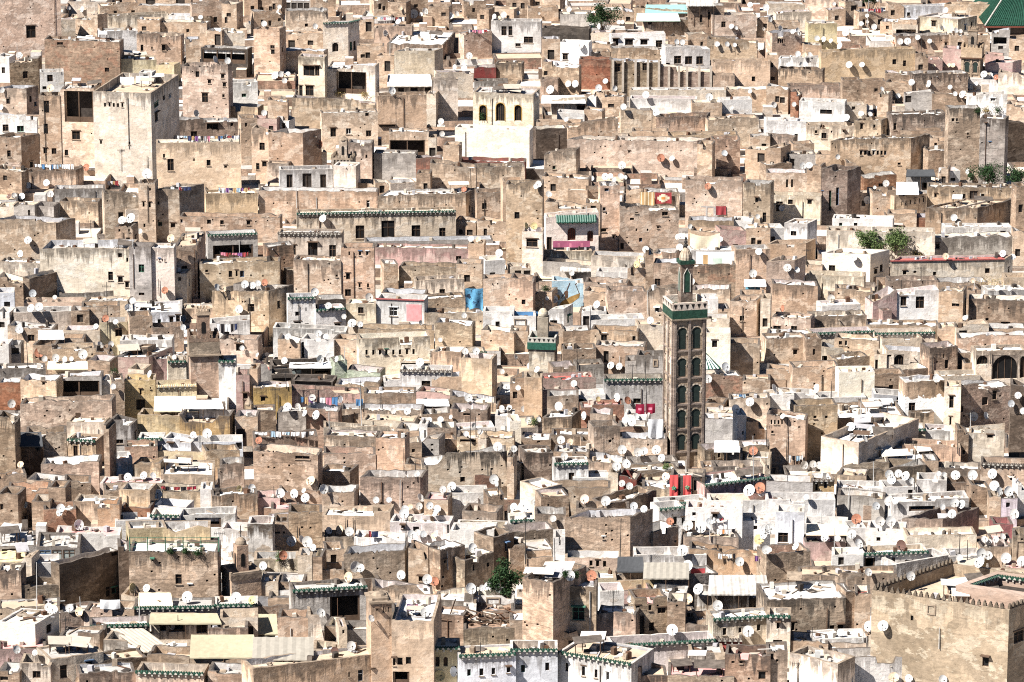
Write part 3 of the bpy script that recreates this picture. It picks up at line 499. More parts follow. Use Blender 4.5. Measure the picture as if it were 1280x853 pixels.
H(135,335,462,600,'T',a=0); H(-10,80,380,650,'T',a=0,L='dark brown wall at the shaded far-left street'); H(80,205,522,610,'d2',a=0); A(75,215,455,525,'dark','dark grey canvas awning over a shaded lane')
H(205,495,602,660,'T',a=0,r=20); H(540,665,592,700,'w',a=0,L='weathered whitewashed block'); H(665,805,602,710,'t',a=0); H(625,790,530,600,'b2',r=12,a=0)
H(790,1032,550,590,'y1',a=0); H(805,1072,662,745,'o',s=6,rc='w',r=78,a=0,L='tan house with a bright sloped white roof and stair'); H(1030,1200,552,610,'t',a=0); H(1100,1222,612,750,'t',a=0)
H(135,330,692,770,'t',a=1); H(-10,135,672,770,'t',a=1); H(325,457,702,800,'T',a=0); H(40,250,742,830,'k3',a=1,L='low terracotta wall with a leaning red ladder'); H(245,330,732,860,'T',a=0)
H(500,800,712,765,'k2',r=34,rc='k',a=0); H(520,752,747,810,'t',a=0); H(370,600,800,880,'o',a=0); H(600,752,742,880,'o',a=0,L='blank orange ochre wall near left dishes'); H(750,1002,747,820,'t',a=0,L='low tan terrace with mixed washing'); H(1002,1062,742,830,'w',a=0)
H(-10,92,762,880,'T',[(8,830,16,30)]); H(160,252,802,880,'T'); H(760,932,822,880,'u1',r=20,rc='w',a=0); H(1062,1290,770,860,'t'); H(140,260,770,810,'t')
H(735,870,80,130,'k',a=0); H(870,940,95,170,'c'); H(640,720,138,195,'c',a=0); H(280,420,-10,45,'t'); H(600,860,-5,60,'w',a=0,r=22,rc='w'); H(1100,1290,-10,75,'t',[(1195,30,30,40)])
D((500,20,36),(555,15,30),(195,58,48,'r'),(222,88,30),(278,83,38),(325,92,30),(415,65,48),(357,88,24),(872,80,24),(1210,35,26),(750,165,38,'g'),(565,228,30),(57,313,42),(967,470,34),(1035,462,48),(103,618,34,'o'),(640,680,40),(720,673,40),(765,673,32),(1195,738,32,'y'),(1258,735,40),(787,767,50),(130,820,32),(303,835,42),(918,58,20))
C(800,985,725,26,'red'); 
T(1,2)
H(110,222,-10,100,'t',a=0); H(225,390,-10,95,'w',[(232,40,16,80)],a=0); H(385,517,-10,95,'t',a=0)
H(517,872,-10,135,'c',[(553,57,12,26),(587,57,12,26),(620,56,12,26),(652,56,12,26),(687,56,12,26),(720,55,12,26),(755,54,12,26),(788,53,12,26)],L='cream house with a row of eight small windows',r=30,rc='w')
H(720,875,100,140,'c',[(800,117,150,22,'o')],rc='y',r=26); H(878,1027,47,205,'o',a=0,r=8); H(1027,1180,85,272,'o',a=0,L='smooth ochre cube house with plain walls',r=10,t=''); H(878,1027,180,272,'o',a=0)
H(1027,1155,62,90,'t',t='g',a=0); H(720,975,147,258,'w',[(850,225,44,52)],t='e',r=12,rc='w',L='white house with one shuttered window and tile edge'); H(640,742,195,260,'w',[(707,245,40,14)])
H(395,617,202,262,'t',a=0); H(455,622,145,200,'v2',a=0,L='pale green lattice walled rooftop room'); H(395,457,100,200,'v2',a=0)
H(80,395,122,175,'d',[(125,148,70,40,'q'),(200,150,60,40,'q'),(260,150,60,40,'q'),(330,150,80,50,'o')],L='two storey dark wooden rooftop veranda'); H(180,385,195,250,'d',[(285,220,180,36,'o')],a=0); A(165,390,106,132,'white','long white blind over the dark veranda')
H(-10,80,117,235,'g',r=14,rc='r',a=0); H(-10,180,235,350,'y3',[(35,290,22,22)],L='mustard yellow house below a dark veranda'); H(80,185,170,240,'d',[(130,205,90,40,'o')],a=0)
H(180,532,247,335,'k',a=0,prof=[(0,0),(.55,0),(.62,-.6),(1,-.8)],L='pink terrace wall hung with washing'); C(220,440,278,42,'mix'); R(500,535,290,322,'bluestrip')
H(540,800,262,345,'t',a=1,L='rough stone terrace wall right of washing'); H(800,980,252,300,'k',a=1); A(800,968,290,322,'white','low white canvas awning'); H(830,968,318,360,'t',a=0); H(970,1200,277,360,'t',a=1)
H(105,250,352,440,'g2',a=0,L='small grey brick house, diagonal shade'); H(250,412,332,440,'b2',a=0); H(-10,100,352,445,'T',a=0)
H(415,832,342,400,'t',a=0,L='long low tan wall with two dishes'); H(530,792,395,440,'c',a=0); H(340,702,432,485,'c',a=0,prof=[(0,0),(.9,0),(1,-1)]); H(832,970,362,410,'T'); H(970,1157,340,410,'t',[(1053,362,34,22)])
H(815,857,415,505,'w',[(845,465,8,40)]); H(857,1002,435,510,'T',r=14,rc='w',a=0); H(702,815,437,500,'t',a=1); H(1000,1195,440,490,'w',a=0)
H(1195,1290,375,480,'w',[(1258,440,22,32)],L='white box house with a hooded window'); H(340,600,472,590,'t',a=0); H(600,745,482,665,'t',a=0,L='plain tan wall with a diagonal top step'); H(340,600,560,670,'t',a=0)
H(-10,310,485,552,'b2',a=0,r=16,L='red brick parapet under white washing'); C(-10,70,452,34,'wht'); C(70,300,450,34,'wht')
H(-10,312,547,790,'T1',[(232,575,72,32)],a=0,L='big rough brick house with washing on its roof'); H(318,465,570,650,'t',s=48,rc='k',r=34,a=0,L='house with a flat pink painted roof'); H(305,470,652,760,'T',s=45,a=0)
H(745,830,512,610,'t',[(787,548,16,18)],s=0); H(830,915,487,590,'g',[(880,510,14,30),(880,545,12,12)]); H(915,1005,490,560,'T',a=0)
H(1005,1290,480,560,'t',[(1060,497,80,16)],a=0); H(830,1255,562,755,'t2',[(1033,692,24,26)],dr=0,prof=[(0,-1.5),(.18,-1.5),(.28,0),(1,0)],L='tan house with drip stains and one black window')
H(522,822,682,850,'t1',a=0,s=40,L='plain roughcast tan wall facing the dishes',r=8); H(330,492,757,880,'t',s=26,rc='w',r=14,a=0,L='tan block with a red shuttered right side')
H(1095,1202,672,755,'b',a=0,L='low red brick shed wall'); H(1255,1290,580,760,'t'); H(840,960,790,880,'t',rc='k',r=34,a=0); H(965,1162,762,840,'w',r=20,rc='w',a=1,L='white terrace with a balustrade'); H(1162,1242,772,880,'T',a=0)
H(-10,120,782,840,'k',a=0); H(75,215,842,880,'t',rc='k',r=44,a=0); H(120,330,750,830,'t',rc='w',r=20,a=0); H(745,830,615,700,'t',rc='d',r=14,a=0)
D((55,68,22),(8,70,24),(143,98,34),(320,90,40),(370,80,42),(405,90,30),(820,107,42),(1100,50,36),(1045,52,34),(1062,285,42),(1230,153,26),(1253,235,40),(158,330,42),(208,326,30),(245,362,34),(302,370,46),(282,283,34),(417,290,36),(686,350,28),(757,350,36),(868,395,28),(922,393,32),(1088,423,28),(1228,335,28),(1267,335,30),(1208,528,46),(15,497,36,'r'),(275,700,50,'o'),(123,760,50),(193,763,46),(337,740,48),(247,785,46),(240,748,26),(600,795,34),(803,663,32),(1190,692,48),(1205,715,26),(980,727,46),(935,742,36),(822,785,44),(815,825,36),(868,823,38),(905,840,40),(745,842,40),(770,830,30,'o'),(665,795,30,'g'),(1050,465,30),(1120,455,28),(975,380,22))
T(2,2)
H(255,420,42,135,'T',a=1); H(415,660,22,120,'t',[(470,80,26,60,'n'),(380,100,30,40)],a=0); H(565,622,97,170,'g',a=0); H(620,760,72,175,'g',[(717,110,24,36,'f')],L='grey house with one white shutter near minaret')
H(960,1090,-40,150,'c2',[(1013,15,26,34)],a=0,L='cream wall beside the striped green awning'); H(1090,1237,12,130,'t',a=0,L='pale tan wall right of the striped awning')
H(60,150,182,320,'o',a=0,L='orange ochre narrow house with grey edge'); H(-10,60,182,300,'T'); H(205,322,132,178,'t',a=0); H(322,460,122,178,'g',a=0)
H(150,420,190,250,'k',r=14,rc='r',a=0); H(460,757,195,312,'g1',[(625,300,38,26)],t='g',r=12,L='grey white house with tile edge beside minaret'); H(330,467,267,320,'w',[(345,300,26,22)]); H(150,330,245,275,'k',a=0,r=8,rc='w')
H(175,332,272,350,'t',a=0,r=8,rc='w'); H(150,300,382,450,'T',s=45,rc='w',r=32,a=0,L='brown box house with one dish in front'); H(345,560,322,380,'b',a=0,r=10,rc='k'); H(390,500,362,430,'t',a=0)
R(618,662,315,363,'maroon','maroon cloth with white flower, left one'); R(668,716,312,362,'maroon','maroon cloth with white flower, right one'); R(682,756,390,480,'silver','crumpled silver tarpaulin beside the minaret')
H(560,680,370,440,'w',a=0); H(410,540,432,585,'t',[(490,500,16,16)],L='square tan house left of the dish row'); H(540,680,432,495,'b2',a=0); H(540,775,490,590,'t',a=0,L='low tan wall behind five white dishes'); H(665,760,480,540,'t')
H(-10,46,402,520,'c2',a=0); H(46,195,487,535,'T',[(133,500,16,20)],r=30,rc='w'); H(195,402,470,530,'t',r=30,rc='w',a=1,L='flat roof littered with pale sheets'); H(345,405,502,560,'t',a=0)
H(-10,40,592,710,'t',a=0); H(60,207,557,690,'T',a=0,L='rough brown wall left of white rooftop house'); H(207,382,552,605,'t',a=0); H(300,560,565,620,'t',a=0,prof=[(0,0),(.2,-.2),(.4,-.9),(1,-1.1)])
H(590,832,612,660,'g',[(627,640,20,14),(682,635,36,16)],L='low grey house with two dark slots'); H(590,832,655,700,'t',rc='w',r=14,a=0)
H(210,382,615,730,'w',[(297,688,28,60,'d')],t='g',L='white rooftop house with dark doorway and tile edge'); H(305,482,685,735,'w',a=0,r=26,rc='w',L='curved white sheeted terrace wall'); H(480,530,655,740,'c',a=0)
H(145,492,732,810,'t',a=0,r=12,L='tan rooftop wall with masonry band'); H(492,722,812,880,'T',dr=-66,a=0,L='brown wall climbing to the right toward flags'); H(145,285,782,880,'T',a=1); H(40,145,700,800,'c',dr=40,a=0)
H(528,622,672,740,'r',a=0); H(615,782,692,740,'T',a=0); H(650,800,730,790,'t',a=0,r=16,rc='w')
H(790,962,672,805,'d',[(925,730,50,100,'o')],a=0,L='dark rooftop cage hung with two red flags',r=12)
FLAG(789,831,670,797); FLAG(856,896,672,790)
H(962,1290,722,830,'k',dr=-40,a=0,rc='w',r=60,L='pale pink wall with a stepped dark coping',t='g'); H(745,985,820,880,'w',a=0,t='g',dr=-18); H(985,1290,800,880,'w',a=0,rc='k',r=20)
H(960,1125,387,480,'g1',a=0,L='blank grey rendered wall right of minaret',r=14,rc='w'); H(1125,1170,370,530,'w',[(1155,460,8,20)]); H(1170,1262,402,530,'t',[(1215,437,22,24)],L='tan house with one ragged window')
H(1085,1290,287,360,'t',a=0); H(962,1152,167,265,'b2',a=0,r=12,rc='w',L='ruined brick wall right of the minaret'); H(1152,1290,190,290,'t',a=0); H(960,1130,360,400,'c',a=0); H(962,1060,310,365,'T',a=1)
H(962,1060,547,620,'T',[(1035,572,14,24)],rc='d',r=16,L='small brown hut with a dark flat roof'); A(1010,1140,498,552,'white','white sloped sheet roof right of minaret base'); H(1060,1152,557,630,'t',a=0); H(1165,1290,585,635,'c',a=0)
H(1010,1262,632,712,'T2',a=0,L='weathered wall of upright grey planks'); H(950,1015,630,690,'t'); H(1262,1290,620,720,'c'); H(1140,1290,525,590,'t',rc='w',r=24,a=0)
D((93,125,38),(127,143,34),(175,90,32),(18,80,26),(30,235,28),(495,123,38),(537,127,36),(310,213,34),(528,282,44),(577,298,40,'r'),(430,290,26,'y'),(57,340,32,'g'),(235,326,44),(362,373,42),(80,397,34),(132,392,28),(567,395,36),(622,375,30),(600,408,40),(245,495,42),(290,505,34,'o'),(550,543,46),(630,556,44),(662,550,40),(722,545,46),(748,585,38),(823,548,46),(523,628,46),(570,615,46),(262,575,38),(770,678,42,'p'),(550,712,34),(587,725,36),(978,190,44),(1067,130,46,'g'),(1043,333,28),(1118,340,44),(1190,305,44),(1207,550,46,'r'),(1187,748,60),(1240,735,56,'r'),(1247,754,44),(470,800,50),(610,825,40,'g'),(110,808,34),(60,830,60),(10,540,34),(365,790,48,'p'),(10,830,40),(660,840,36))
C(1100,1190,262,20,'mix')
T(3,2)
H(-10,190,-10,95,'t',a=1,L='tan stone house left of narrow dark lane'); H(190,265,-15,115,'T',[(230,55,12,30)],s=0); H(265,412,32,120,'c',[(285,80,38,80,'o'),(368,70,18,26)],L='pale house with a dark arched entrance'); H(330,552,-15,95,'t',[(362,10,16,20),(390,10,12,26),(330,8,14,20)])
H(530,592,67,160,'c',[(538,120,22,54)]); H(590,805,47,160,'c',[(655,105,50,90,'a'),(720,117,18,26),(770,125,30,10),(608,65,20,30)],L='pale house with an arched barred doorway'); H(345,507,92,165,'T',a=0,dr=-16); H(570,770,-10,50,'c',a=2)
H(805,945,37,190,'T',[(893,115,18,44,'n'),(880,75,8,20)],dr=-12,L='dark brown house block beside the arcade')
H(1035,1290,52,215,'c',[(1072,95,60,44,'a'),(1185,130,134,120,'a'),(1275,130,30,110,'a')],L='shaded arcade with broad arches'); H(945,1290,-30,55,'t',a=0,r=8); H(945,1035,60,150,'T',a=0)
H(980,1165,112,195,'t',a=0,s=0,L='rough pale wall before the arcade'); H(860,1060,178,235,'c',a=0,rc='w',r=20); H(660,805,150,200,'T',dr=-14,a=0)
H(120,352,132,285,'t',a=0,L='wide plain tan wall, long stain band'); H(-10,120,140,260,'t',a=2); H(352,530,157,320,'c2',a=0,L='smooth sunlit cream wall block'); H(-10,90,195,265,'t',a=1)
H(530,682,167,270,'T',a=1); H(530,690,265,360,'u1',[(592,255,16,14),(650,285,14,22)],L='white rendered wall in half shade'); H(682,877,200,410,'w2',a=1,L='tall white wall beside a diagonal shadow')
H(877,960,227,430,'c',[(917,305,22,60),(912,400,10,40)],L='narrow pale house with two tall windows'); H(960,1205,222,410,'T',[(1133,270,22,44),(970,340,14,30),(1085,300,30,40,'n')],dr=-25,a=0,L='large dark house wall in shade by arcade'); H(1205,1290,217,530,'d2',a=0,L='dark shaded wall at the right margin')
H(130,345,325,510,'t',[(235,380,16,14),(292,380,14,14)],s=0,L='tan house with two weep holes below white roofs',r=14); H(-10,185,367,545,'t',[(17,405,8,24),(34,405,8,24),(52,405,8,24),(70,405,8,24),(22,455,12,14)],rc='w',r=26,L='tan house with four slits at roof height')
H(345,690,387,460,'T',dr=-8,rc='w',r=80,a=1,L='brown house under a broad bright white roof'); H(70,245,262,330,'w',a=0,r=12,rc='w'); H(245,490,285,345,'w',a=0,r=14,rc='w'); H(-10,130,270,340,'w')
H(262,450,475,640,'c',dr=38,a=0,L='open courtyard house with a high parapet',d=14); H(450,810,592,660,'t',r=78,rc='w',a=0,s=8,L='long low wall with a pale flat roof'); 
H(595,785,440,520,'c',[(635,490,20,46,'d'),(700,495,30,40,'n')],t='g',rc='w',r=36,L='small pavilion with a green tiled edge'); H(785,910,447,520,'w',a=0)
H(670,962,517,610,'o',a=0,L='brown ochre wall below the tiled pavilion'); H(1000,1178,437,585,'c',[(1110,475,28,20),(975,558,10,14)],L='pale roughly plastered house with a dark slot',r=12); H(945,1000,442,590,'T',[(978,555,14,20)])
H(325,605,615,680,'T',a=0,prof=[(0,-2.0),(.08,-1.),(.2,-.3),(.35,0),(1,.2)],L='dark wall with a curved left shoulder'); H(455,788,640,725,'T',a=0,prof=[(0,-2.5),(.08,-.8),(.15,0),(1,.2)],L='dark brown wall with sloping end and dish cluster'); H(345,490,667,725,'t',a=0,r=12)
H(850,1058,632,695,'T',a=0); H(1060,1290,612,715,'t',a=0,t='e',L='tan terrace wall with two dishes, right side'); H(785,850,600,690,'t',a=0)
H(-10,222,702,800,'g1',a=0,L='blank grey white wall at a lower terrace',r=18,rc='g'); H(222,330,697,795,'y3',[(243,730,12,34),(288,720,18,34)],L='small yellow brown block with a slab roof',t='e')
H(575,747,732,800,'w',[(712,755,24,24)],L='white box with one black window under dish cluster'); H(740,892,692,770,'w',a=0,r=16,rc='w'); H(885,1015,707,760,'T',a=0); H(1015,1110,722,840,'T',a=0); H(1105,1162,777,880,'t',a=0); H(1160,1245,787,880,'k4',[(1200,820,20,24,'n')],L='small lavender wall with a dark emblem')
H(345,582,772,830,'g',a=1); H(620,1002,792,880,'w',[(770,838,130,26,'o')],L='white terrace with low dark opening'); H(-10,335,792,880,'w',a=0,rc='w',r=20); H(28,72,795,860,'r2',a=0); H(340,580,730,775,'w',r=20,rc='w',a=0); H(1245,1290,720,860,'w')
D((30,237,44),(245,238,46),(843,188,38),(110,320,40),(75,377,28),(540,310,34),(413,430,46),(455,443,34),(510,445,36),(483,490,38),(1030,378,44),(1088,373,36),(1250,273,36),(1215,313,36,'g'),(1275,350,34),(180,620,42),(225,615,36),(257,623,40),(605,668,46),(652,663,40),(690,675,46),(618,695,44),(718,700,34),(853,663,26),(880,667,26),(937,672,48),(1023,670,50),(1123,664,50),(1215,662,50,'p'),(1132,724,50),(1157,750,42),(1202,750,50),(193,780,30),(605,800,48),(637,803,30),(540,825,40,'g'),(933,808,46),(970,817,44),(872,830,30))
C(100,180,570,40,'mix')
T(0,3)
H(220,382,-10,50,'b',a=0); H(490,600,-35,95,'k3',a=0,L='salmon pink block with poles at back'); H(600,752,-20,60,'b',a=0); H(580,760,45,105,'w',[(780,63,36,44)],dr=-10,a=0); H(752,900,20,100,'u1',[(780,63,36,44,'d')],t='g',L='bluish white house with tile eave and doorway')
H(900,1178,12,90,'w',[(1040,55,130,50,'o')],L='white veranda with a dark open bay',rc='g',r=14); H(645,835,87,160,'y1',a=0,L='pale yellow low parapet block'); H(780,1052,87,150,'y1',a=0,prof=[(0,0),(.2,0),(.35,-.5),(.8,.3),(1,0)])
H(185,400,178,258,'g',[(225,215,60,56,'q'),(285,213,50,56,'q'),(345,210,60,56,'q')],rc='m',r=78,p=.05,L='glazed rooftop shed with grey corrugated roof'); H(-10,185,178,250,'g',[(60,200,100,30,'q')],rc='m',r=78,p=.05); H(280,600,110,180,'w',rc='k',r=30,a=0,L='white house with pink striped roof sheets')
H(-10,150,258,310,'y1',rc='y',r=70,p=.05,a=0,L='shed with a flat yellow roof at left edge'); H(108,162,230,375,'c',a=0); H(190,300,257,360,'w',a=0); H(-10,110,290,480,'T',a=0); H(110,302,367,480,'T',a=0)
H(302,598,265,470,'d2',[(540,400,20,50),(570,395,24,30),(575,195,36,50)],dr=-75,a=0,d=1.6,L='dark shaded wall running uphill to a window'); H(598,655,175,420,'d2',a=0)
H(650,1093,202,475,'T1',[(893,338,32,50),(762,243,10,14),(950,370,14,10)],a=0,L='large stone terrace house with green railing',rc='w',r=60,p=.3); RAIL(650,1095,130,205)
H(1100,1290,90,230,'w3',a=0,L='grey whitewashed wall behind the domed turret'); 
H(-10,300,480,560,'t',rc='t',r=26,a=0); H(-10,180,552,710,'c2',s=122,rc='c',r=70,a=0,sw=[(245,585,26,44)],L='large whitewashed house with stained front'); H(305,545,505,560,'T',rc='g',r=30,a=0,dr=-12)
H(420,562,480,560,'t',a=0); R(500,600,440,485,'white','white sheets hanging beside a yellow dish'); H(560,672,485,560,'t',[(630,525,12,16)]); H(672,1072,482,555,'g1',a=0,t='g',r=50,rc='g',L='low grey house, tile eave and tan tent')
A(690,865,405,470,'tan','tan tent canopy pitched on a tiled house roof'); H(607,692,415,475,'c',a=0)
A(745,1108,508,560,'yellow','long pale yellow awning over a courtyard'); H(760,1045,550,620,'c',[(815,575,30,44),(885,572,80,60,'o'),(1008,575,52,64,'d')],L='cream courtyard house below the yellow awning')
H(297,500,602,700,'t',rc='g',r=46,a=0,dr=10,L='rubble walled house with grey roof'); A(550,885,585,702,'metaltan','tan corrugated awning sloping over a doorway'); H(520,690,640,740,'c',[(600,680,50,84,'d'),(560,670,30,40,'n')]); H(700,945,690,730,'c',a=0); H(450,750,575,640,'g',t='g',a=0,r=14)
A(948,1290,615,730,'yellow','wide yellow striped awning at the lower left')
H(-10,230,692,760,'k',rc='k',r=24,a=0); H(255,520,740,860,'c',[(318,800,36,66),(447,780,34,62)],rc='g',r=70,dr=-40,L='cream house with tall dark windows, bottom row'); H(102,255,757,880,'c',[(183,815,40,36)],a=0,r=14)
H(520,738,747,820,'t',dr=-30,a=0); H(738,1232,715,810,'t',a=0,dr=26,L='long bare tan wall in the bottom rows'); H(680,1020,800,890,'o',a=0,t='g',L='ochre front under a thin green tile eave'); H(400,680,812,900,'T',a=0,dr=-20); H(1040,1245,800,890,'t',a=0); H(-10,100,800,890,'T',[(20,830,40,30)],rc='g',r=40)
H(945,1290,690,740,'c',a=0,rc='t',r=40); H(1100,1290,530,610,'c',[(1255,595,24,44)]); H(1040,1240,585,650,'t',a=0); H(1072,1290,470,540,'w',r=30,rc='g',a=0,t='g')
D((393,65,52),(243,478,42),(270,490,42),(347,483,40),(398,500,48,'o'),(660,383,52,'y'),(733,383,38),(937,427,56),(1143,188,34),(1180,430,56),(1262,443,42,'y'),(853,568,48),(83,690,40),(175,705,30),(298,5,36),(393,845,40,'o'))
T(1,3)
H(-40,85,62,250,'w3',a=0,L='whitewashed peeling wall right of domed turret'); H(85,165,50,200,'t',[(105,105,30,10)],a=0,r=8); H(165,332,0,200,'T',a=0,L='brown streaked wall with vertical stains'); H(332,672,-10,120,'o',a=0,L='ochre wall under two tall antennas')
H(40,192,42,70,'k',rc='k',r=46,a=0,p=.1,L='house with a sloping pink roof')
H(670,970,50,160,'k5',[(735,75,18,18),(800,90,30,30,'n'),(965,85,20,50)],L='pinkish white rooftop rooms with small windows',r=12,rc='w'); H(970,1190,85,230,'w',a=0,L='bright white walled terrace',r=20,rc='w'); H(1000,1250,80,130,'w',a=0,s=10); H(1030,1205,-5,80,'t',a=0); H(1130,1260,120,220,'k5',a=0,s=0)
H(350,490,132,200,'t',a=0,r=14); H(345,442,190,300,'t',[(388,240,30,50,'n')],a=0); H(440,745,207,360,'t1',s=22,a=0,r=20,rc='w',L='rough tan house with a white capped roof'); H(490,745,130,210,'w',a=0,r=20,rc='w',L='white walled roof yard with red clothes')
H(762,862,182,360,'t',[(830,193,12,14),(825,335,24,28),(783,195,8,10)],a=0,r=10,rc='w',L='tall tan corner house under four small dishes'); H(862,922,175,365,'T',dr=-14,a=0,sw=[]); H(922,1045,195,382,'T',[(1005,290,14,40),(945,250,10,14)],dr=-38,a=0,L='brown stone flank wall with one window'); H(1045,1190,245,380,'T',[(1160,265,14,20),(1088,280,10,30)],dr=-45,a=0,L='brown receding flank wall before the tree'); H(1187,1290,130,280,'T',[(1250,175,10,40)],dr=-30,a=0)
H(210,282,222,375,'c',a=0,L='cream pillar block below dish group'); H(282,332,225,375,'T',a=0); H(20,242,342,380,'b2',a=0,r=20); H(25,112,352,450,'c',a=0); H(110,242,352,440,'T',a=0,s=0); H(285,442,292,370,'t',a=0); H(-10,210,240,300,'c',a=0)
H(245,620,360,400,'T',dr=-30,a=0); H(185,560,397,570,'g',[(445,492,150,140,'o')],t='g',r=24,rc='g',dr=-22,L='house with dark open kitchen bay, green eave')
H(585,887,375,510,'t',s=0,a=0,r=30,rc='w',L='tan roughcast block with red dish in front'); H(887,1087,405,510,'g2',a=0,rc='w',r=20,L='grey pebbled wall block'); H(-10,190,470,520,'t',rc='w',r=20,a=0); H(60,190,430,490,'t',a=0)
H(680,890,545,900,'o',[(690,750,14,40),(720,748,26,36),(762,745,26,36),(725,830,84,60,'o')],L='tall smooth ochre house with dark garage bay',t='',a=0,d=9)
H(578,682,462,900,'o',[(605,490,8,14),(637,490,6,24),(650,490,6,24),(662,490,6,24)],a=0,d=3.2,t='C',L='tall square ochre chimney tower')
H(-10,645,785,990,'o',[(523,820,26,58),(466,815,8,24),(578,797,10,24)],dr=-105,a=0,L='long ochre wall climbing across the bottom edge',r=20)
H(110,262,530,680,'t',a=0,s=12,L='rounded tan parapet wall'); H(262,342,520,690,'c',a=0,prof=[(0,0),(.7,0),(1,-3)]); A(-20,110,512,612,'yellow','pale yellow awning in a sunken courtyard'); A(-20,288,628,742,'metaltan','big flat tan shed roof with dark seam'); H(30,285,735,790,'c',a=0)
H(457,577,590,680,'g',a=0); H(415,457,580,710,'c',[(437,600,12,20)],a=0,t='C',L='short white chimney with a vent'); H(342,415,570,650,'T',a=0); H(285,420,690,740,'c',rc='w',r=20,a=0)
H(890,1037,512,660,'T',a=0,r=14,L='dark stained tan wall beside tall ochre house'); H(890,1022,682,880,'y1',[(948,750,22,48,'a'),(905,750,26,50,'n'),(990,790,24,38)],t='g',r=22,L='small cream house with green eave and pointed window')
H(1037,1290,580,700,'T',a=0,r=40,rc='b',L='brown wall under a collapsed plank roof'); H(1015,1300,722,900,'u1',[(1065,805,18,34),(1127,802,20,36),(1187,798,18,32),(1262,790,18,30)],t='g',dr=-12,r=30,rc='t',L='white house wing with four windows under eave')
H(1095,1290,422,490,'w',[(1185,450,70,44,'f')],a=0,r=14,rc='w'); H(1035,1100,495,560,'w',a=0); H(680,890,500,560,'t',a=0,rc='t',r=10); H(1100,1290,500,540,'t',a=0,rc='b',r=10)
D((740,8,50),(900,8,40),(178,148,52),(225,137,36),(258,150,56),(285,178,36),(363,95,36),(420,92,50,'o'),(467,100,46),(333,115,30,'o'),(135,218,46,'r'),(37,270,44),(495,275,56),(522,282,42),(465,327,52,'o'),(727,316,48),(857,338,50),(895,348,46,'r'),(777,115,44),(808,105,34),(837,112,34,'g'),(890,122,32,'o'),(1082,183,50),(323,507,46),(575,535,36),(843,506,46),(475,672,48),(395,695,40,'d'),(1073,385,56),(1130,382,32),(1162,373,44),(1218,385,52),(918,822,54,'y'),(985,800,50,'g'))
C(750,815,460,50,'pur'); C(560,620,95,40,'red'); C(1085,1130,425,45,'blu')
T(2,3)
H(263,590,30,240,'t1',[(458,132,10,10)],s=112,a=0,L='large plain brick box house',r=10,t='',rc='t'); H(263,545,232,315,'o',[(395,258,16,28),(428,260,16,30),(463,262,16,30)],a=0,L='ochre wall with three small windows in line',r=6); H(370,535,298,335,'d',a=0)
H(705,832,105,200,'t',dr=-32,a=0); H(735,865,-10,90,'w',[(815,45,18,40),(855,50,14,40)],L='shaded white house with tile eave',t='g',dr=-12); H(865,1150,-25,135,'w',[(910,12,18,18),(1015,20,26,22),(890,75,50,60,'o')],L='bright white terrace house with washing',rc='k',r=20); H(1150,1290,45,130,'w',[(1217,80,18,20)],L='small white house with one dark window',r=24,rc='w')
H(862,1132,128,180,'t',rc='t',r=8,a=0); H(885,1290,187,280,'k3',[(1147,220,22,36),(970,207,16,14),(930,200,6,8)],r=12,rc='t',L='terracotta wall with washing along it'); C(1028,1130,207,30,'drk'); C(1210,1260,218,40,'pnk')
H(-10,112,47,105,'w',t='g',L='white house edge with tile eave'); H(115,270,15,105,'t',[(145,60,30,12,'n')],a=0,L='tan brick wall with a small dish'); H(320,585,-15,40,'t1',a=0); H(-10,70,172,270,'t',dr=-10,a=0); H(-10,215,105,170,'t',rc='t',r=18,dr=-20,a=0); H(65,215,200,240,'g',rc='g',r=60,a=0,L='grey roofed passage beside brick box'); H(65,215,230,290,'t',a=1); H(205,265,130,290,'w',a=0)
A(525,662,225,300,'dark','dark grey tarpaulin tent beside brick box house'); H(610,972,217,290,'w',a=0,r=16,rc='w',L='white walled yard right of the dark tent'); A(655,885,255,335,'metaltan','tan tilted sheet roof'); R(885,965,283,310,'red','pinkish red cloth draped on a roof')
H(520,757,347,400,'y1',a=0,L='smooth creamy orange parapet wall',r=12); H(420,522,335,400,'y1',a=0); H(757,1030,330,400,'g2',dr=-30,a=0,L='grey mottled wall left of the gabled shed')
H(52,205,328,700,'t1',[(225,490,10,30)],dr=30,a=0,d=7,L='tall brick house with lit flank',rc='w',r=18); H(205,420,372,680,'T1',[(332,510,60,66),(225,490,10,30)],a=0,L='tall brick house with a big dark window',rc='w',r=20,s=8)  # one corner house: its dim side's shade put into a darker wall colour
H(420,617,495,665,'t',a=0,L='tan stained wall right of big window',r=30,rc='w'); H(440,560,400,505,'w',a=0,r=8); H(612,775,435,640,'T',[(628,475,22,34),(690,472,16,44),(748,495,40,28),(640,570,44,100,'d'),(698,575,26,42)],rc='k',r=30,L='brown house with many dark windows',t=''); H(775,865,450,640,'T',a=0,s=0); H(470,700,400,440,'k',rc='k',r=18,a=0); H(700,870,400,445,'w',rc='w',r=14,a=0)
H(865,917,500,590,'t',[(883,518,14,20),(903,518,12,20)],a=0,t='C',d=2,L='small brick chimney with twin vents'); H(912,1182,412,500,'w3',a=0,L='white peeling wall below the gabled shed'); H(1182,1290,425,490,'T',a=0)
A(980,1290,318,415,'grey','grey corrugated gabled shed roof with open front'); H(1000,1290,400,440,'d',a=0)
H(1003,1330,540,680,'c',[(1063,600,18,36),(1140,592,16,28),(1233,580,18,32)],t='g',dr=-20,r=20,rc='w',L='cream house with green eave and three windows'); H(920,1003,540,630,'t',a=0); H(820,1000,560,640,'t',a=1)
H(-10,205,542,700,'t',[(122,638,44,50)],L='tan house with one framed square window',r=30,rc='w'); H(255,350,600,700,'t',[(300,640,36,80,'d')],a=0)
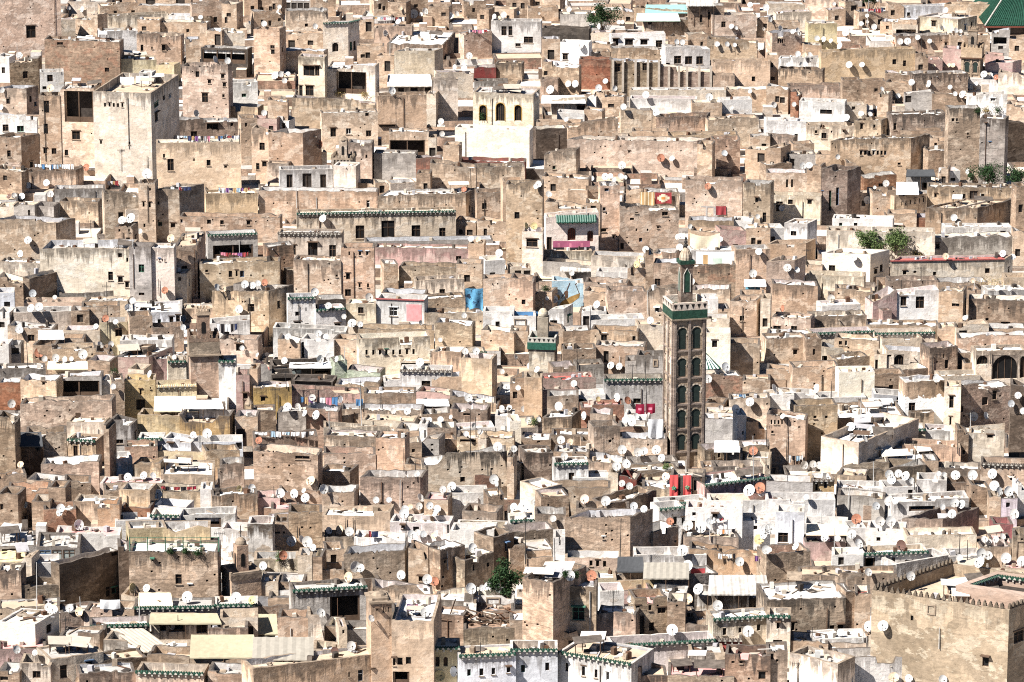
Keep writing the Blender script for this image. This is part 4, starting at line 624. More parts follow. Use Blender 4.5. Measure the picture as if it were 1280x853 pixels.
H(500,1017,672,770,'k5',t='g',a=0,dr=-30,r=10,rc='g',L='low pinkish white house with long tiled eave'); H(1017,1150,640,700,'r2',a=0,t='e')
H(-10,228,692,880,'u1',[(55,785,20,36),(176,775,20,40)],t='g',r=20,rc='t',L='white front with two windows under green eave'); H(228,596,702,860,'w',[(274,778,14,42),(357,798,16,46),(420,810,14,42),(478,822,14,40)],dr=62,t='g',r=50,rc='t',L='bright white house with eave sloping down rightward',d=5.5)
H(596,778,778,900,'T',a=0,L='brown house with small slate lean-to',r=30,rc='t'); H(778,1110,820,900,'T',rc='k',r=70,a=0,L='brown wall below a pink terrace roof'); H(890,1062,702,790,'c',a=0); H(1062,1290,712,900,'T',[(1105,745,16,28),(1145,745,16,28),(1215,735,16,28),(1250,820,36,38)],rc='k',r=44,L='brown house with pink roof, drain spouts')
D((205,35,34),(790,50,40,'r'),(880,68,54),(945,83,54),(987,48,34,'g'),(1235,140,50,'y'),(1270,190,44),(853,195,56),(880,270,54),(1137,250,46),(288,320,54),(397,322,56,'r'),(590,437,36),(933,388,54),(878,437,54,'o'),(1028,470,52),(800,592,58),(1180,600,58),(820,10,30),(1265,85,44),(1260,118,40))
C(1020,1120,85,36,'tan'); C(1000,1060,30,30,'mix')
T(3,3)
H(35,178,0,190,'u1',[(75,130,50,50)],L='pale grey white house with one large window',r=10); H(175,395,60,120,'w',[(285,130,180,20,'o')],rc='w',r=20,a=0); A(190,395,62,115,'tan','tan canvas awning by a pink terrace'); H(185,390,155,220,'k',a=0,rc='k',r=20,L='pink terrace wall with two dishes above')
H(-10,210,215,360,'T',dr=-20,a=0,L='brown ochre wall house slanting',rc='k',r=20); H(490,682,82,200,'w',[(552,138,20,20)],L='white house with brown dish at one corner',r=14,rc='w'); H(395,490,85,200,'w',a=0); H(690,1040,120,250,'c',a=0,L='long whitewashed stained garden wall')
H(667,872,35,120,'t',s=180,a=0,r=24,rc='d',p=1.6,L='tan box house with open dark courtyard'); H(320,475,213,310,'w',[(365,248,28,40)]); H(475,800,213,310,'w',[(505,270,60,80,'o'),(608,270,54,80,'o'),(710,262,54,42,'o')],t='g',r=8,rc='w',L='white house with three dark openings under eave'); H(640,900,262,345,'w',dr=-45,a=0,L='slanting white ramp wall',rc='w',r=20)
H(150,642,302,395,'t',a=0,r=14,L='tan rubble parapet wall'); H(-10,385,445,640,'T',[(125,575,18,40),(320,590,24,44),(362,575,28,26)],r=88,rc='w',dr=-16,L='long brown house with grey pebbled roof'); H(385,430,402,620,'T',a=0,dr=-4); H(430,508,410,620,'t',a=0,rc='r'); 
H(508,1190,392,870,'o1',[(720,533,14,26),(1088,750,32,50),(817,490,44,50,'f')],dr=105,s=384,d=9,t='m',p=1.3,a=0,sw=[(1255,625,50,56)],rc='t',L='big crenellated ochre house')
H(1085,1290,322,420,'c',t='m',a=0,L='low crenellated wall behind the ochre house'); 
H(500,802,618,740,'c',[(525,665,16,24),(612,650,50,44),(685,660,14,16),(780,680,22,30)],r=24,rc='g',s=100,L='rubble fronted white house before crenellations'); H(805,915,682,900,'g1',a=0,L='narrow grey cement house'); 
H(340,805,732,900,'g1',a=0,L='grey cement wall along the bottom edge',dr=-8); H(-10,110,522,710,'c',[(50,570,14,34),(48,660,46,38,'n')],t='g',L='cream house with a pointed niche under eave'); H(-10,95,692,900,'T',[(20,725,16,30),(45,745,14,14)],L='brown house with two wall spouts'); H(105,345,705,900,'c',a=0,dr=60,prof=[(0,0),(1,0)],L='sloping pale rubble wall')
H(115,300,645,710,'t',[(200,682,40,20,'o')],a=0,rc='w',r=30); H(220,495,640,700,'w',a=0,rc='w',r=30); H(300,500,600,640,'t',a=0); H(250,500,690,740,'b',rc='b',r=14,a=0)
H(1160,1290,742,900,'w',a=0,t='g',L='white corner house under a dark green eave'); H(1125,1225,62,120,'r2',a=0); H(1120,1225,160,190,'t',rc='k',r=54,a=0); H(1220,1290,112,290,'t',[(1262,200,44,110,'f')],a=1,L='carved plaster pillar wall by dishes'); H(1060,1212,178,275,'t',a=0,L='grey tan wall with dish group'); H(1165,1290,280,330,'c',rc='k',r=14,a=0); H(900,1090,225,290,'w',a=0)
H(850,1000,310,382,'y3',s=88,a=0,r=14,rc='g',d=5,L='yellow ochre rooftop cabin behind crenellations')
D((443,37,52,'r'),(560,48,48),(612,48,52),(285,130,42),(348,135,32),(8,87,52),(420,113,46),(452,160,46),(668,168,54,'d'),(140,175,40),(1082,140,36),(1102,152,34),(1142,138,36),(1173,125,32),(1065,208,52),(1100,220,46),(1190,232,54),(1270,248,50),(1060,255,56),(957,230,34),(713,322,46),(500,303,40),(507,573,54),(575,572,54),(362,605,36),(628,830,54,'o'),(703,835,40),(873,840,46),(920,12,44),(1230,12,50),(5,190,30))
# ---------------------------------------------------------------- which blocks are sighted largest (painted far to near on a coarse grid)
def footprint(h):
    rr = random.Random(h.n * 31 + 5)
    dr = h.dr
    if dr == 0 and not h.pil and h.c != 'm':
        lim = 15 if h.x1 - h.x0 < 50 else (9 if h.x1 - h.x0 < 90 else 4)
        dr = (h.x1 - h.x0) * math.tan(R_(min(lim, max(-lim, rr.gauss(1, 9))))) * .24
    A_, B_ = on_level(h.x0, h.yb), on_level(h.x1, h.yb + dr)
    A2, B2 = Vector((A_.x, A_.y)), Vector((B_.x, B_.y))
    zt = at_depth(h.x0, h.yt, A_.y).z
    u = (B2 - A2).normalized(); nb = Vector((-u.y, u.x))
    if h.d: d = h.d
    else:
        r = 3.0 if h.r is None else h.r
        d = (on_level((h.x0 + h.x1) / 2, h.yt - r, zt).y - A_.y) if zt < CAMZ - 20 else 6
        d = min(max(d, 3.2), 26)
    bv = nb * d
    if h.s:
        k = ppm(A_.y); sm = abs(h.s) / k; d = max(d, sm * 1.15)
        if h.s > 0: q = at_depth(h.x1 + h.s, h.yb, B2.y + d); bv = Vector((q.x, B2.y + d)) - B2
        else: q = at_depth(h.x0 + h.s, h.yb, A2.y + d); bv = Vector((q.x, A2.y + d)) - A2
    h.P = [A2, B2, B2 + bv, A2 + bv]; h.zt = zt; h.dd = d; h.u = u
    h.k = ppm(A_.y)
for h in HS:
    footprint(h); rr = random.Random(h.n * 7 + 11)
    if not h.prof and not h.t and h.d is None and h.c not in ('c2', 'd') and h.n and not any(q in h.L for q in ('smooth', 'villa', 'plain', 'straight', 'turret', 'tower', 'flat', 'square', 'box')) and rr.random() < .6:
        st, x = rr.uniform(.25, 1.1), rr.uniform(.2, .8); lowt = h.zt - ZC
        if lowt < 2.2: st *= .4
        h.prof = rr.choice([[(0, 0), (x, 0), (x + .015, -st), (1, -st)], [(0, -st), (x, -st), (x + .015, 0), (1, 0)], [(0, 0), (.72, 0), (.86, -st), (1, -st * 1.1)], [(0, -st * .6), (.12, -st * .5), (.3, 0), (1, 0)], [(0, 0), (x * .7, 0), (x * .7 + .02, -st), (x * .7 + .2, -st), (x * .7 + .22, 0), (1, 0)], [(0, 0), (1, -st * .5)], [(0, -st * .4), (.4, -st * .1), (.6, 0), (1, -st * .2)]])
        h.autoprof = True
def areas():
    gw, gh, q = 320, 214, .25
    buf = [[-1] * gw for _ in range(gh)]
    for h in sorted(HS, key=lambda h: -h.P[0].y):
        for y in range(max(0, int(h.yt * q)), min(gh, int(h.yb * q) + 1)):
            row = buf[y]
            for x in range(max(0, int(h.x0 * q)), min(gw, int(h.x1 * q) + 1)): row[x] = h.n
    c = {}
    for row in buf:
        for i in row: c[i] = c.get(i, 0) + 1
    return c
AR = areas()
for h in HS:
    h.area = AR.get(h.n, 0) * (1.8 if h.L else 1)
    h.iswall = not h.w and (h.a == 0) and not h.L and (h.yb - h.yt) < 22 or ('wall' in h.L and not h.w and 'house' not in h.L)
    h.kind = 'terrace_wall' if h.iswall else 'house'
for kd, mx in (('house', 296), ('terrace_wall', 210)):
    for i, h in enumerate(sorted([h for h in HS if h.kind == kd], key=lambda h: -h.area)):
        h.solo = i < mx and h.area > 3
# ---------------------------------------------------------------- wall panels
def profz(h, t):
    if not h.prof: return 0.0
    for (a, za), (b, zb) in zip(h.prof, h.prof[1:]):
        if a <= t <= b: return za + (zb - za) * ((t - a) / max(b - a, 1e-6))
    return h.prof[-1][1]
def panel(mb, P, Q, z0, zt, holes, rr, amp, uoff, prof=None, step=.75):
    """one wall face with real openings; returns the points of its uneven head"""
    L = (Q - P).length; u = (Q - P) / L; n_in = Vector((-u.y, u.x)); hs = []
    for (a, b, lo, hi, dep, kd) in sorted(holes, key=lambda q: -(q[1] - q[0]) * (q[3] - q[2])):
        a, b, lo, hi = max(a, .12), min(b, L - .12), max(lo, z0 + .3), min(hi, zt - .12 + (min(0, min(x for _, x in prof)) if prof else 0))
        if b - a < .12 or hi - lo < .12: continue
        if any(a < x[1] + .04 and b > x[0] - .04 and lo < x[3] + .04 and hi > x[2] - .04 for x in hs): continue
        hs.append((a, b, lo, hi, dep, kd))
    xs = {0.0, L}; n = max(1, int(L / step))
    for i in range(1, n): xs.add(L * i / n)
    for x in hs: xs.add(x[0]); xs.add(x[1])
    if prof:
        for t, _ in prof: xs.add(t * L)
    xs = sorted(xs); xs = [x for i, x in enumerate(xs) if i == 0 or x - xs[i - 1] > 1e-3]
    zs = {z0}
    for x in hs: zs.add(x[2]); zs.add(x[3])
    zs = sorted(zs)
    head = []
    for x in xs:
        j = 0 if x < .01 or x > L - .01 else rr.uniform(-amp, amp) - (rr.random() < .06) * rr.uniform(0, amp * 3)
        pz = 0.0
        if prof:
            t = x / L; pz = prof[-1][1]
            for (a, za), (b, zb) in zip(prof, prof[1:]):
                if a - 1e-6 <= t <= b + 1e-6: pz = za + (zb - za) * ((t - a) / max(b - a, 1e-6)); break
        head.append(max(zt + j + pz, zs[-1] + .05))
    pt = lambda x, z: (P.x + u.x * x, P.y + u.y * x, z)
    for i in range(len(xs) - 1):
        a, b = xs[i], xs[i + 1]; m = (a + b) / 2
        for j in range(len(zs)):
            lo = zs[j]; hi = zs[j + 1] if j + 1 < len(zs) else None
            ha, hb = (hi, hi) if hi is not None else (head[i], head[i + 1])
            if hi is not None and any(x[0] - 1e-4 < m < x[1] + 1e-4 and x[2] - 1e-4 < (lo + hi) / 2 < x[3] + 1e-4 for x in hs): continue
            mb.poly([pt(a, lo), pt(b, lo), pt(b, hb), pt(a, ha)], 0, [(a + uoff, zt - lo), (b + uoff, zt - lo), (b + uoff, zt - hb), (a + uoff, zt - ha)])
    for (a, b, lo, hi, dep, kd) in hs:
        o = Vector((n_in.x * dep, n_in.y * dep, 0)); q = lambda x, z: Vector(pt(x, z))
        for (x1, z1, x2, z2) in ((a, lo, b, lo), (b, lo, b, hi), (b, hi, a, hi), (a, hi, a, lo)):
            p1, p2 = q(x1, z1), q(x2, z2)
            mb.poly([p1, p2, p2 + o, p1 + o], 0, [(a + uoff, zt - z1 + 3), (b + uoff, zt - z2 + 3), (b + uoff + .2, zt - z2 + 3), (a + uoff + .2, zt - z1 + 3)])
    return [(x, z) for x, z in zip(xs, head)], hs, u, n_in
DEP = dict(w=.22, d=.25, o=1.9, a=.3, A=.3, B=.3, n=.3, q=.12, f=0, p=0, P=0)
def to_holes(h, P, Q, wl):
    n = Vector((Q.y - P.y, -(Q.x - P.x), 0)).normalized(); u = (Q - P).normalized(); out, plates = [], []
    P3 = Vector((P.x, P.y, 0))
    for (px, py, w, ht, kd) in wl:
        a, b = on_plane(px - w / 2, py, P3, n), on_plane(px + w / 2, py, P3, n)
        ua, ub = (Vector((a.x, a.y)) - P).dot(u), (Vector((b.x, b.y)) - P).dot(u)
        lo, hi = on_plane(px, py + ht / 2, P3, n).z, on_plane(px, py - ht / 2, P3, n).z
        x = (min(ua, ub), max(ua, ub), lo, hi, min(DEP[kd], max(h.dd - 1.0, .2)), kd)
        (plates if kd in 'fPp' else out).append(x)
    return out, plates
def cope_mat(c): return PM['copew'] if c[0] in 'wum' or c in ('c2', 'k5', 'k2') else (PM['copet'] if c in ('o', 'o1', 'y', 'y1', 'y3', 'c') else PM['cope'])
BV_V, BV_F, BV_H = [], [], []
def solid(mb, hid):
    b = len(BV_V); BV_V.extend(mb.v); BV_F.extend([tuple(i + b for i in f) for f in mb.f]); BV_H.extend([hid] * len(mb.f))
def tile_row(mb, A_, B_, z, out, tw=.27, hgt=.24, over=.27, mats=(0, 1)):
    """a little pent roof of half-round tiles along a wall head"""
    L = (B_ - A_).length; u = (B_ - A_) / L; n = max(2, int(L / tw)); o = Vector((out.x, out.y, 0)); u3 = Vector((u.x, u.y, 0)); P = Vector((A_.x, A_.y, 0))
    zt, zb = z + .12, z + .12 - hgt
    mb.poly([P - o * .05 + Vector((0, 0, zb)), P + u3 * L - o * .05 + Vector((0, 0, zb)), P + u3 * L + o * over + Vector((0, 0, zb)), P + o * over + Vector((0, 0, zb))][::-1], mats[1])
    for i in range(n):
        a, b = L * i / n, L * (i + 1) / n; m = (a + b) / 2
        for (x1, x2, h1, h2, mt) in ((a, m, 0, .11, mats[0]), (m, b - .12 * (b - a), .11, .03, mats[0]), (b - .12 * (b - a), b, -.02, -.02, mats[0])):
            p = [P + u3 * x1 + Vector((0, 0, zt + h1)), P + u3 * x2 + Vector((0, 0, zt + h2)), P + u3 * x2 + o * over + Vector((0, 0, zb + .12 + h2)), P + u3 * x1 + o * over + Vector((0, 0, zb + .12 + h1))]
            mb.poly([p[3], p[2], p[1], p[0]], mt)
            mb.poly([P + u3 * x1 + o * over + Vector((0, 0, zb)), P + u3 * x2 + o * over + Vector((0, 0, zb)), p[2], p[3]], mats[1] if i % 2 else mats[0])
    for i in range(int(L / .7)):        # brackets under it
        x = (i + .5) * .7
        c = P + u3 * x + o * (over * .45) + Vector((0, 0, zb - .14)); mb.box(c, (.16, .16, .26), mats[1], Matrix.Rotation(math.atan2(u.y, u.x), 3, 'Z'))
def arch_pts(w, h, n=10, horse=False):
    r = w / 2; pts = [(-r, 0)]; cz = h - r
    for i in range(n + 1):
        t = math.pi - math.pi * i / n; pts.append((r * math.cos(t), cz + r * math.sin(t)))
    pts.append((r, 0)); return pts
def window_obj(kd, a, b, lo, hi, dep, P, u, n_in, root, off, rr, c):
    """what sits in an opening: frame with a pane, door leaf, arched surround or the back of a deep bay"""
    w, hh = b - a, hi - lo
    o3 = Vector((n_in.x, n_in.y, 0)); u3 = Vector((u.x, u.y, 0)); B0 = Vector((P.x, P.y, lo)) + u3 * ((a + b) / 2)
    pt = lambda x, z, y: B0 + u3 * x + Vector((0, 0, z)) + o3 * y
    def bx(mb, x0, x1, z0, z1, y0, y1, m=0):
        p = [pt(x, z, y) for y in (y0, y1) for z in (z0, z1) for x in (x0, x1)]
        for q in ((0, 1, 3, 2), (5, 4, 6, 7), (4, 0, 2, 6), (1, 5, 7, 3), (2, 3, 7, 6), (4, 5, 1, 0)): mb.poly([p[i] for i in q], m)
    mb = MB(); big = w * hh > 2.0
    fm = PM[rr.choice(['frame'] * 14 + ['framew', 'frameb', 'frameg'])]
    if kd in 'fpP':
        if kd == 'P': bx(mb, -w / 2, w / 2, 0, hh, -.03, .02); return mb.build('painted_panel', PM['pinkp'], root, off)
        f = .14
        for q in ((-w / 2, w / 2, 0, f), (-w / 2, w / 2, hh - f, hh), (-w / 2, -w / 2 + f, f, hh - f), (w / 2 - f, w / 2, f, hh - f)): bx(mb, *q, -.1, .03)
        return mb.build('raised_frame', cope_mat('c'), root, off)
    if kd == 'n':
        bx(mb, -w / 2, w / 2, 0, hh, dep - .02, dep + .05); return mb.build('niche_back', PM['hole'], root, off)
    if kd in 'aAB':
        r = w / 2; ap = arch_pts(w * .94, hh * .98)
        yp = .03
        for (x1, z1), (x2, z2) in zip(ap[1:-1], ap[2:-1]):      # spandrels flush with the wall
            mb.poly([pt(x1, z1, yp), pt(x2, z2, yp), pt(x2, hh, yp), pt(x1, hh, yp)], 0); mb.poly([pt(x1, z1, yp), pt(x1, z1, dep), pt(x2, z2, dep), pt(x2, z2, yp)], 0)
        for s_ in (-1, 1): bx(mb, min(s_ * r, s_ * r * .94), max(s_ * r, s_ * r * .94), 0, hh, yp, dep, 0)
        if kd == 'A':
            for (x1, z1), (x2, z2) in zip(ap, ap[1:]):
                k = 1.16; q = lambda x, z: (x * k, z if z < hh - r else (hh - r) + (z - hh + r) * k)
                mb.poly([pt(*q(x1, z1), -.05), pt(*q(x2, z2), -.05), pt(x2, z2, -.05), pt(x1, z1, -.05)][::-1], 1); mb.poly([pt(*q(x1, z1), -.05), pt(*q(x2, z2), -.05), pt(*q(x2, z2), .0), pt(*q(x1, z1), .0)], 1)
        o = mb.build('arched_window', [W[c], PM['yellow']], root, off)
        m2 = MB(); bx(m2, -w / 2, w / 2, 0, hh, dep - .03, dep + .04)
        for i in (-1, 0, 1): bx(m2, i * w / 4 - .03, i * w / 4 + .03, 0, hh * .9, dep - .08, dep - .03, 1)
        if o: m2.build('pane', [PM['pane'] if kd != 'B' else PM['redwood'], PM['frame']], o, off)
        return o
    if kd == 'o':
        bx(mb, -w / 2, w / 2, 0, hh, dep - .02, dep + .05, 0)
        nb = max(1, int(w / 2.2))
        for i in range(nb + 1):
            x = -w / 2 + .1 + (w - .2) * i / nb; bx(mb, x - .09, x + .09, 0, hh, .1, .28, 1)
        bx(mb, -w / 2, w / 2, 0, min(.9, hh * .3), .16, .22, 2)
        return mb.build('open_bay', [PM['hole'], PM['frame'], PM['frame']], root, off)
    if kd == 'd':
        bx(mb, -w / 2, w / 2, 0, hh, dep - .04, dep + .02, 1); f = .09
        for q in ((-w / 2, -w / 2 + f, 0, hh), (w / 2 - f, w / 2, 0, hh), (-w / 2 + f, w / 2 - f, hh - f, hh), (-.03, .03, 0, hh - f)): bx(mb, *q, dep - .12, dep - .04, 0)
        return mb.build('door', [PM['frame'], PM['hole']], root, off)
    if big: fm = PM['frame']
    pm = PM['pane'] if kd == 'w' else (PM['teal'] if c == 'g' and hh < 7 and w < 9 and rr.random() < 2 and kd == 'q' and root is not None and lo > 0 and c != 'x' and TEAL[0] else PM['greyglass'])
    f = min(.07, w * .09, hh * .09)
    for q in ((-w / 2, -w / 2 + f, 0, hh), (w / 2 - f, w / 2, 0, hh), (-w / 2 + f, w / 2 - f, hh - f, hh), (-w / 2 + f, w / 2 - f, 0, f)): bx(mb, *q, dep - .11, dep, 0)
    if w > .8: bx(mb, -.035, .035, f, hh - f, dep - .09, dep - .03, 0)
    if hh > 1.1: bx(mb, -w / 2 + f, w / 2 - f, hh * .62, hh * .62 + .06, dep - .085, dep - .03, 0)
    if kd == 'w' and rr.random() < .35:     # little hood or lintel
        bx(mb, -w / 2 - .15, w / 2 + .15, hh + .08, hh + .2, -rr.choice([.06, .12, .45]), 0, 0)
    if kd == 'w' and rr.random() < .4: bx(mb, -w / 2 - .08, w / 2 + .08, -.1, -.02, -.1, 0, 2)
    if big or kd == 'q':
        o = mb.build('window', [fm, pm, PM['copet']], root, off); m2 = MB(); bx(m2, -w / 2, w / 2, 0, hh, dep - .03, dep + .03); m2.build('pane', pm, o, off); return o
    bx(mb, -w / 2, w / 2, 0, hh, dep - .03, dep + .03, 1)
    return mb.build('window', [fm, pm, PM['copet']], root, off)
TEAL = [False]
STUFF = {}                      # kind -> list of (MB, material) for the smaller blocks
EAVES = MB()
def build_house(h):
    rr = random.Random(h.n * 17 + 3); P = h.P; zt = h.zt; z0 = 0.0
    par = h.p if h.p is not None else (rr.uniform(.18, .35) if (h.r or 0) > 5 else rr.choice([.35, .6, .8, 1.0, 1.1]))
    hgt = zt - ZC
    amp = .025 if h.c in ('c2', 'w', 'u1', 'k5', 'y1') else (.05 if h.c in ('c', 'o', 'g', 'g1', 'k', 'k2', 'o1') else .12)
    th = min(.3, h.dd * .15)
    wl = list(h.w)
    if not wl and h.a != 0:     # openings too small to sight one by one
        na = h.a if h.a is not None else rr.choice([0, 1, 2, 2, 3, 3, 4])
        for _ in range(na):
            k = h.k; ww, wh = rr.uniform(.5, .95) * k, rr.uniform(.6, 1.3) * k
            y1, y2 = h.yt + wh * .5 + 1.2 * k, h.yb - wh * .6
            if y2 <= y1 or h.x1 - h.x0 < ww * 2: continue
            wl.append((rr.uniform(h.x0 + ww, h.x1 - ww), rr.uniform(y1, y2), ww, wh, 'w'))
    # putlog holes
    if h.c[0] in 'tTob' and h.x1 - h.x0 > 12 and h.yb - h.yt > 9 and h.c not in ('o', 'o1'):
        for _ in range(int((h.x1 - h.x0) * (h.yb - h.yt) / 700)):
            wl.append((rr.uniform(h.x0 + 2, h.x1 - 2), rr.uniform(h.yt + 4, h.yb - 2), .24 * h.k, .24 * h.k, 'n'))
    root = off = None
    if h.solo:
        c2 = (P[0] + P[1] + P[2] + P[3]) / 4; off = Vector((c2.x, c2.y, z0))
        root = thing(h.kind, off, None, 'house' if h.kind == 'house' else 'wall'); root['kind'] = 'thing'; h.root = root
    mb = MB(); uo = h.n * 17.3; heads = []; us = []
    wobj = []
    for e in range(4):
        a, b = P[e], P[(e + 1) % 4]; holes, plates = [], []
        if e == 0: holes, plates = to_holes(h, a, b, wl)
        if e == 1 and h.s > 5 or e == 1 and h.sw:
            sw = list(h.sw)
            holes, plates = to_holes(h, a, b, sw)
            if not sw and h.a != 0:
                L_ = (b - a).length
                for _ in range(rr.choice([0, 1, 2, 2, 3])):
                    x = rr.uniform(.8, max(L_ - 1.2, .9)); z = rr.uniform(ZC, max(zt - 2.2, ZC + .1)); holes.append((x, x + rr.uniform(.5, .8), z, z + rr.uniform(.7, 1.2), .2, 'w'))
        pr = h.prof if e == 0 else ([(0, h.prof[-1][1]), (1, h.prof[-1][1])] if h.prof and e == 1 else ([(0, h.prof[-1][1]), (1, h.prof[0][1])] if h.prof and e == 2 else ([(0, h.prof[0][1]), (1, h.prof[0][1])] if h.prof else None)))
        hd, hs, u, n_in = panel(mb, a, b, z0, zt, holes, rr, amp, uo + e * 7, pr, .75 if h.solo else 1.1)
        heads.append(hd)
        for (x1, x2, lo, hi, dep, kd) in hs:
            if root is not None:
                if kd == 'n' and (x2 - x1) < .4:
                    q = MB(); B0 = Vector((a.x, a.y, 0)); u3 = Vector((u.x, u.y, 0)); o3 = Vector((n_in.x, n_in.y, 0)) * dep
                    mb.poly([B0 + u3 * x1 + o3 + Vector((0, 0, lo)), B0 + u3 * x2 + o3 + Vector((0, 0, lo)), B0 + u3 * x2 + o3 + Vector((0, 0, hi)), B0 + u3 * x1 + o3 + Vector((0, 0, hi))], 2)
                else: wobj.append((kd, x1, x2, lo, hi, dep, a, u, n_in))
            else:
                B0 = Vector((a.x, a.y, 0)); u3 = Vector((u.x, u.y, 0)); o3 = Vector((n_in.x, n_in.y, 0)) * dep
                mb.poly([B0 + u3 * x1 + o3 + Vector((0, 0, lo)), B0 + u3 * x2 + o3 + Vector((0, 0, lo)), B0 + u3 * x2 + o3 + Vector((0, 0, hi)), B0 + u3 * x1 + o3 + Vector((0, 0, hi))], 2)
        if root is not None:
            for (x1, x2, lo, hi, dep, kd) in plates: wobj.append((kd, x1, x2, lo, hi, dep, a, u, n_in))
    # mitred inner ring, coping and inner faces
    cen = (P[0] + P[1] + P[2] + P[3]) / 4; inner = []
    for i in range(4):
        a, b, c = P[i - 1], P[i], P[(i + 1) % 4]; n1 = (b - a).normalized(); n2 = (c - b).normalized()
        n1, n2 = Vector((-n1.y, n1.x)), Vector((-n2.y, n2.x)); bis = (n1 + n2); den = max(.3, bis.dot(n1)); inner.append(b + bis * (th / den))
    zr = zt - par; inm = 3 if rr.random() < .45 and h.t not in ('m', 'M') else 0
    if h.prof: zr = min(zr, zt + min(z for _, z in h.prof) - .2)
    for e in range(4):
        a, b, ia, ib = P[e], P[(e + 1) % 4], inner[e], inner[(e + 1) % 4]; L = (b - a).length
        for (x1, z1), (x2, z2) in zip(heads[e], heads[e][1:]):
            t1, t2 = x1 / L, x2 / L
            o1, o2, i1, i2 = a.lerp(b, t1), a.lerp(b, t2), ia.lerp(ib, t1), ia.lerp(ib, t2)
            uvs = [(x1 + uo, .0), (x2 + uo, .0), (x2 + uo, .1), (x1 + uo, .1)]
            mb.poly([(o1.x, o1.y, z1), (o2.x, o2.y, z2), (i2.x, i2.y, z2), (i1.x, i1.y, z1)], 1, uvs)
            mb.poly([(i1.x, i1.y, z1), (i2.x, i2.y, z2), (i2.x, i2.y, zr), (i1.x, i1.y, zr)], inm, [(x1 + uo + 50, zt - z1), (x2 + uo + 50, zt - z2), (x2 + uo + 50, zt - zr), (x1 + uo + 50, zt - zr)])
    # pilasters
    for px in h.pil:
        q = on_plane(px, h.yt, Vector((P[0].x, P[0].y, 0)), Vector((P[1].y - P[0].y, -(P[1].x - P[0].x), 0)).normalized())
        pb = MB(); pb.box((q.x, q.y - .22, (ZC - 1 + zt + .25) / 2), (.42, .4, zt + .25 - ZC + 1), 0)
        if root: pb.build('buttress_post', PM['wood'], root, off)
    rm = RM[h.rc or rr.choice('wwwgttccg')]
    rf = MB(); ex = 0
    rf.poly([(q.x, q.y, zr) for q in inner], 0)
    if h.c in ('w', 'u1', 'k5') and not h.rc: rm = RM['w']
    solid(mb, h.n); solid(rf, h.n)
    mats = [W[h.c], cope_mat(h.c), PM['hole'], W[rr.choice(['w', 'w', 'w', 'c', 'c2', 'u1', 'k5'])]]
    if root is not None:
        mb.build('wall', mats, root, off); rf.build('roof', rm, root, off)
        for (kd, x1, x2, lo, hi, dep, a, u, n_in) in wobj: window_obj(kd, x1, x2, lo, hi, dep, a, u, n_in, root, off, rr, h.c)
    else:
        STUFF.setdefault('w', []).append((mb, mats)); STUFF['w'].append((rf, [rm]))
    u = h.u; out = Vector((u.y, -u.x))
    if root is not None and hgt > 1.5:
        for _ in range(rr.choice([0, 0, 0, 1, 1])):
            q = P[0].lerp(P[1], rr.uniform(.06, .94)) + out * .09; pm_ = MB(); zz = zt - rr.uniform(.3, 1.2); pm_.bar((q.x, q.y, ZC - 2 + (zt - ZC) * rr.choice([0, .2, .45])), (q.x + rr.uniform(-.04, .04), q.y, zz), .05, 0, 5)
            if h.prof: continue
            pm_.build('drain_pipe', PM[rr.choice(['dark', 'metal', 'brown', 'cope'])], root, off)
    if h.t and h.t in 'geER':
        eb = MB(); ms = {'g': [PM['tile'], PM['mortar']], 'e': [PM['cope'], PM['mortar']], 'E': [PM['beige'], PM['mortar']], 'R': [PM['redt'], PM['redt']]}[h.t]
        if h.t == 'R':
            m_ = (P[0] + P[1]) / 2 + out * .05; eb.box((m_.x, m_.y, zt - .02), ((P[1] - P[0]).length, .22, .15), 0, Matrix.Rotation(math.atan2(u.y, u.x), 3, 'Z'))
        else:
            tile_row(eb, P[0], P[1], zt, out)
            if h.s > 4 and h.t == 'g':
                u2 = (P[2] - P[1]).normalized(); tile_row(eb, P[1], P[2], zt, Vector((u2.y, -u2.x)))
        if root is not None: eb.build('tiled_eave' if h.t != 'R' else 'painted_edge', ms, root, off)
        else: STUFF['w'].append((eb, ms))
    if h.t in ('m', 'M') and root is not None:
        mm = MB()
        for e in ((0, 1, 3) if h.t == 'm' else (0,)):
            a, b = P[e], P[(e + 1) % 4]; L = (b - a).length; uu = (b - a) / L; rot = Matrix.Rotation(math.atan2(uu.y, uu.x), 3, 'Z'); st, mw, mh = ((.62, .36, .5) if h.t == 'm' else (2.3, 1.7, 1.5)); nin = Vector((-uu.y, uu.x))
            for i in range(int(L / st)):
                q = a + uu * (st * (i + .5)) + nin * .16
                if h.t == 'm':
                    mm.box((q.x, q.y, zt + .13), (mw, .3, .26), 0, rot, 1); mm.box((q.x, q.y, zt + .26 + .09), (mw * .66, .26, .18), 0, rot, 1); mm.box((q.x, q.y, zt + .44 + .06), (mw * .3, .22, .12), 0, rot, 1)
                else:
                    mm.box((q.x, q.y, zt + .25), (mw, .26, .5), 0, rot); mm.box((q.x, q.y, zt + .5 + .3), (mw * .68, .24, .6), 0, rot); mm.box((q.x, q.y, zt + 1.1 + .25), (mw * .36, .22, .5), 0, rot)
        mm.build('merlons', [W[h.c], PM['cope']], root, off)
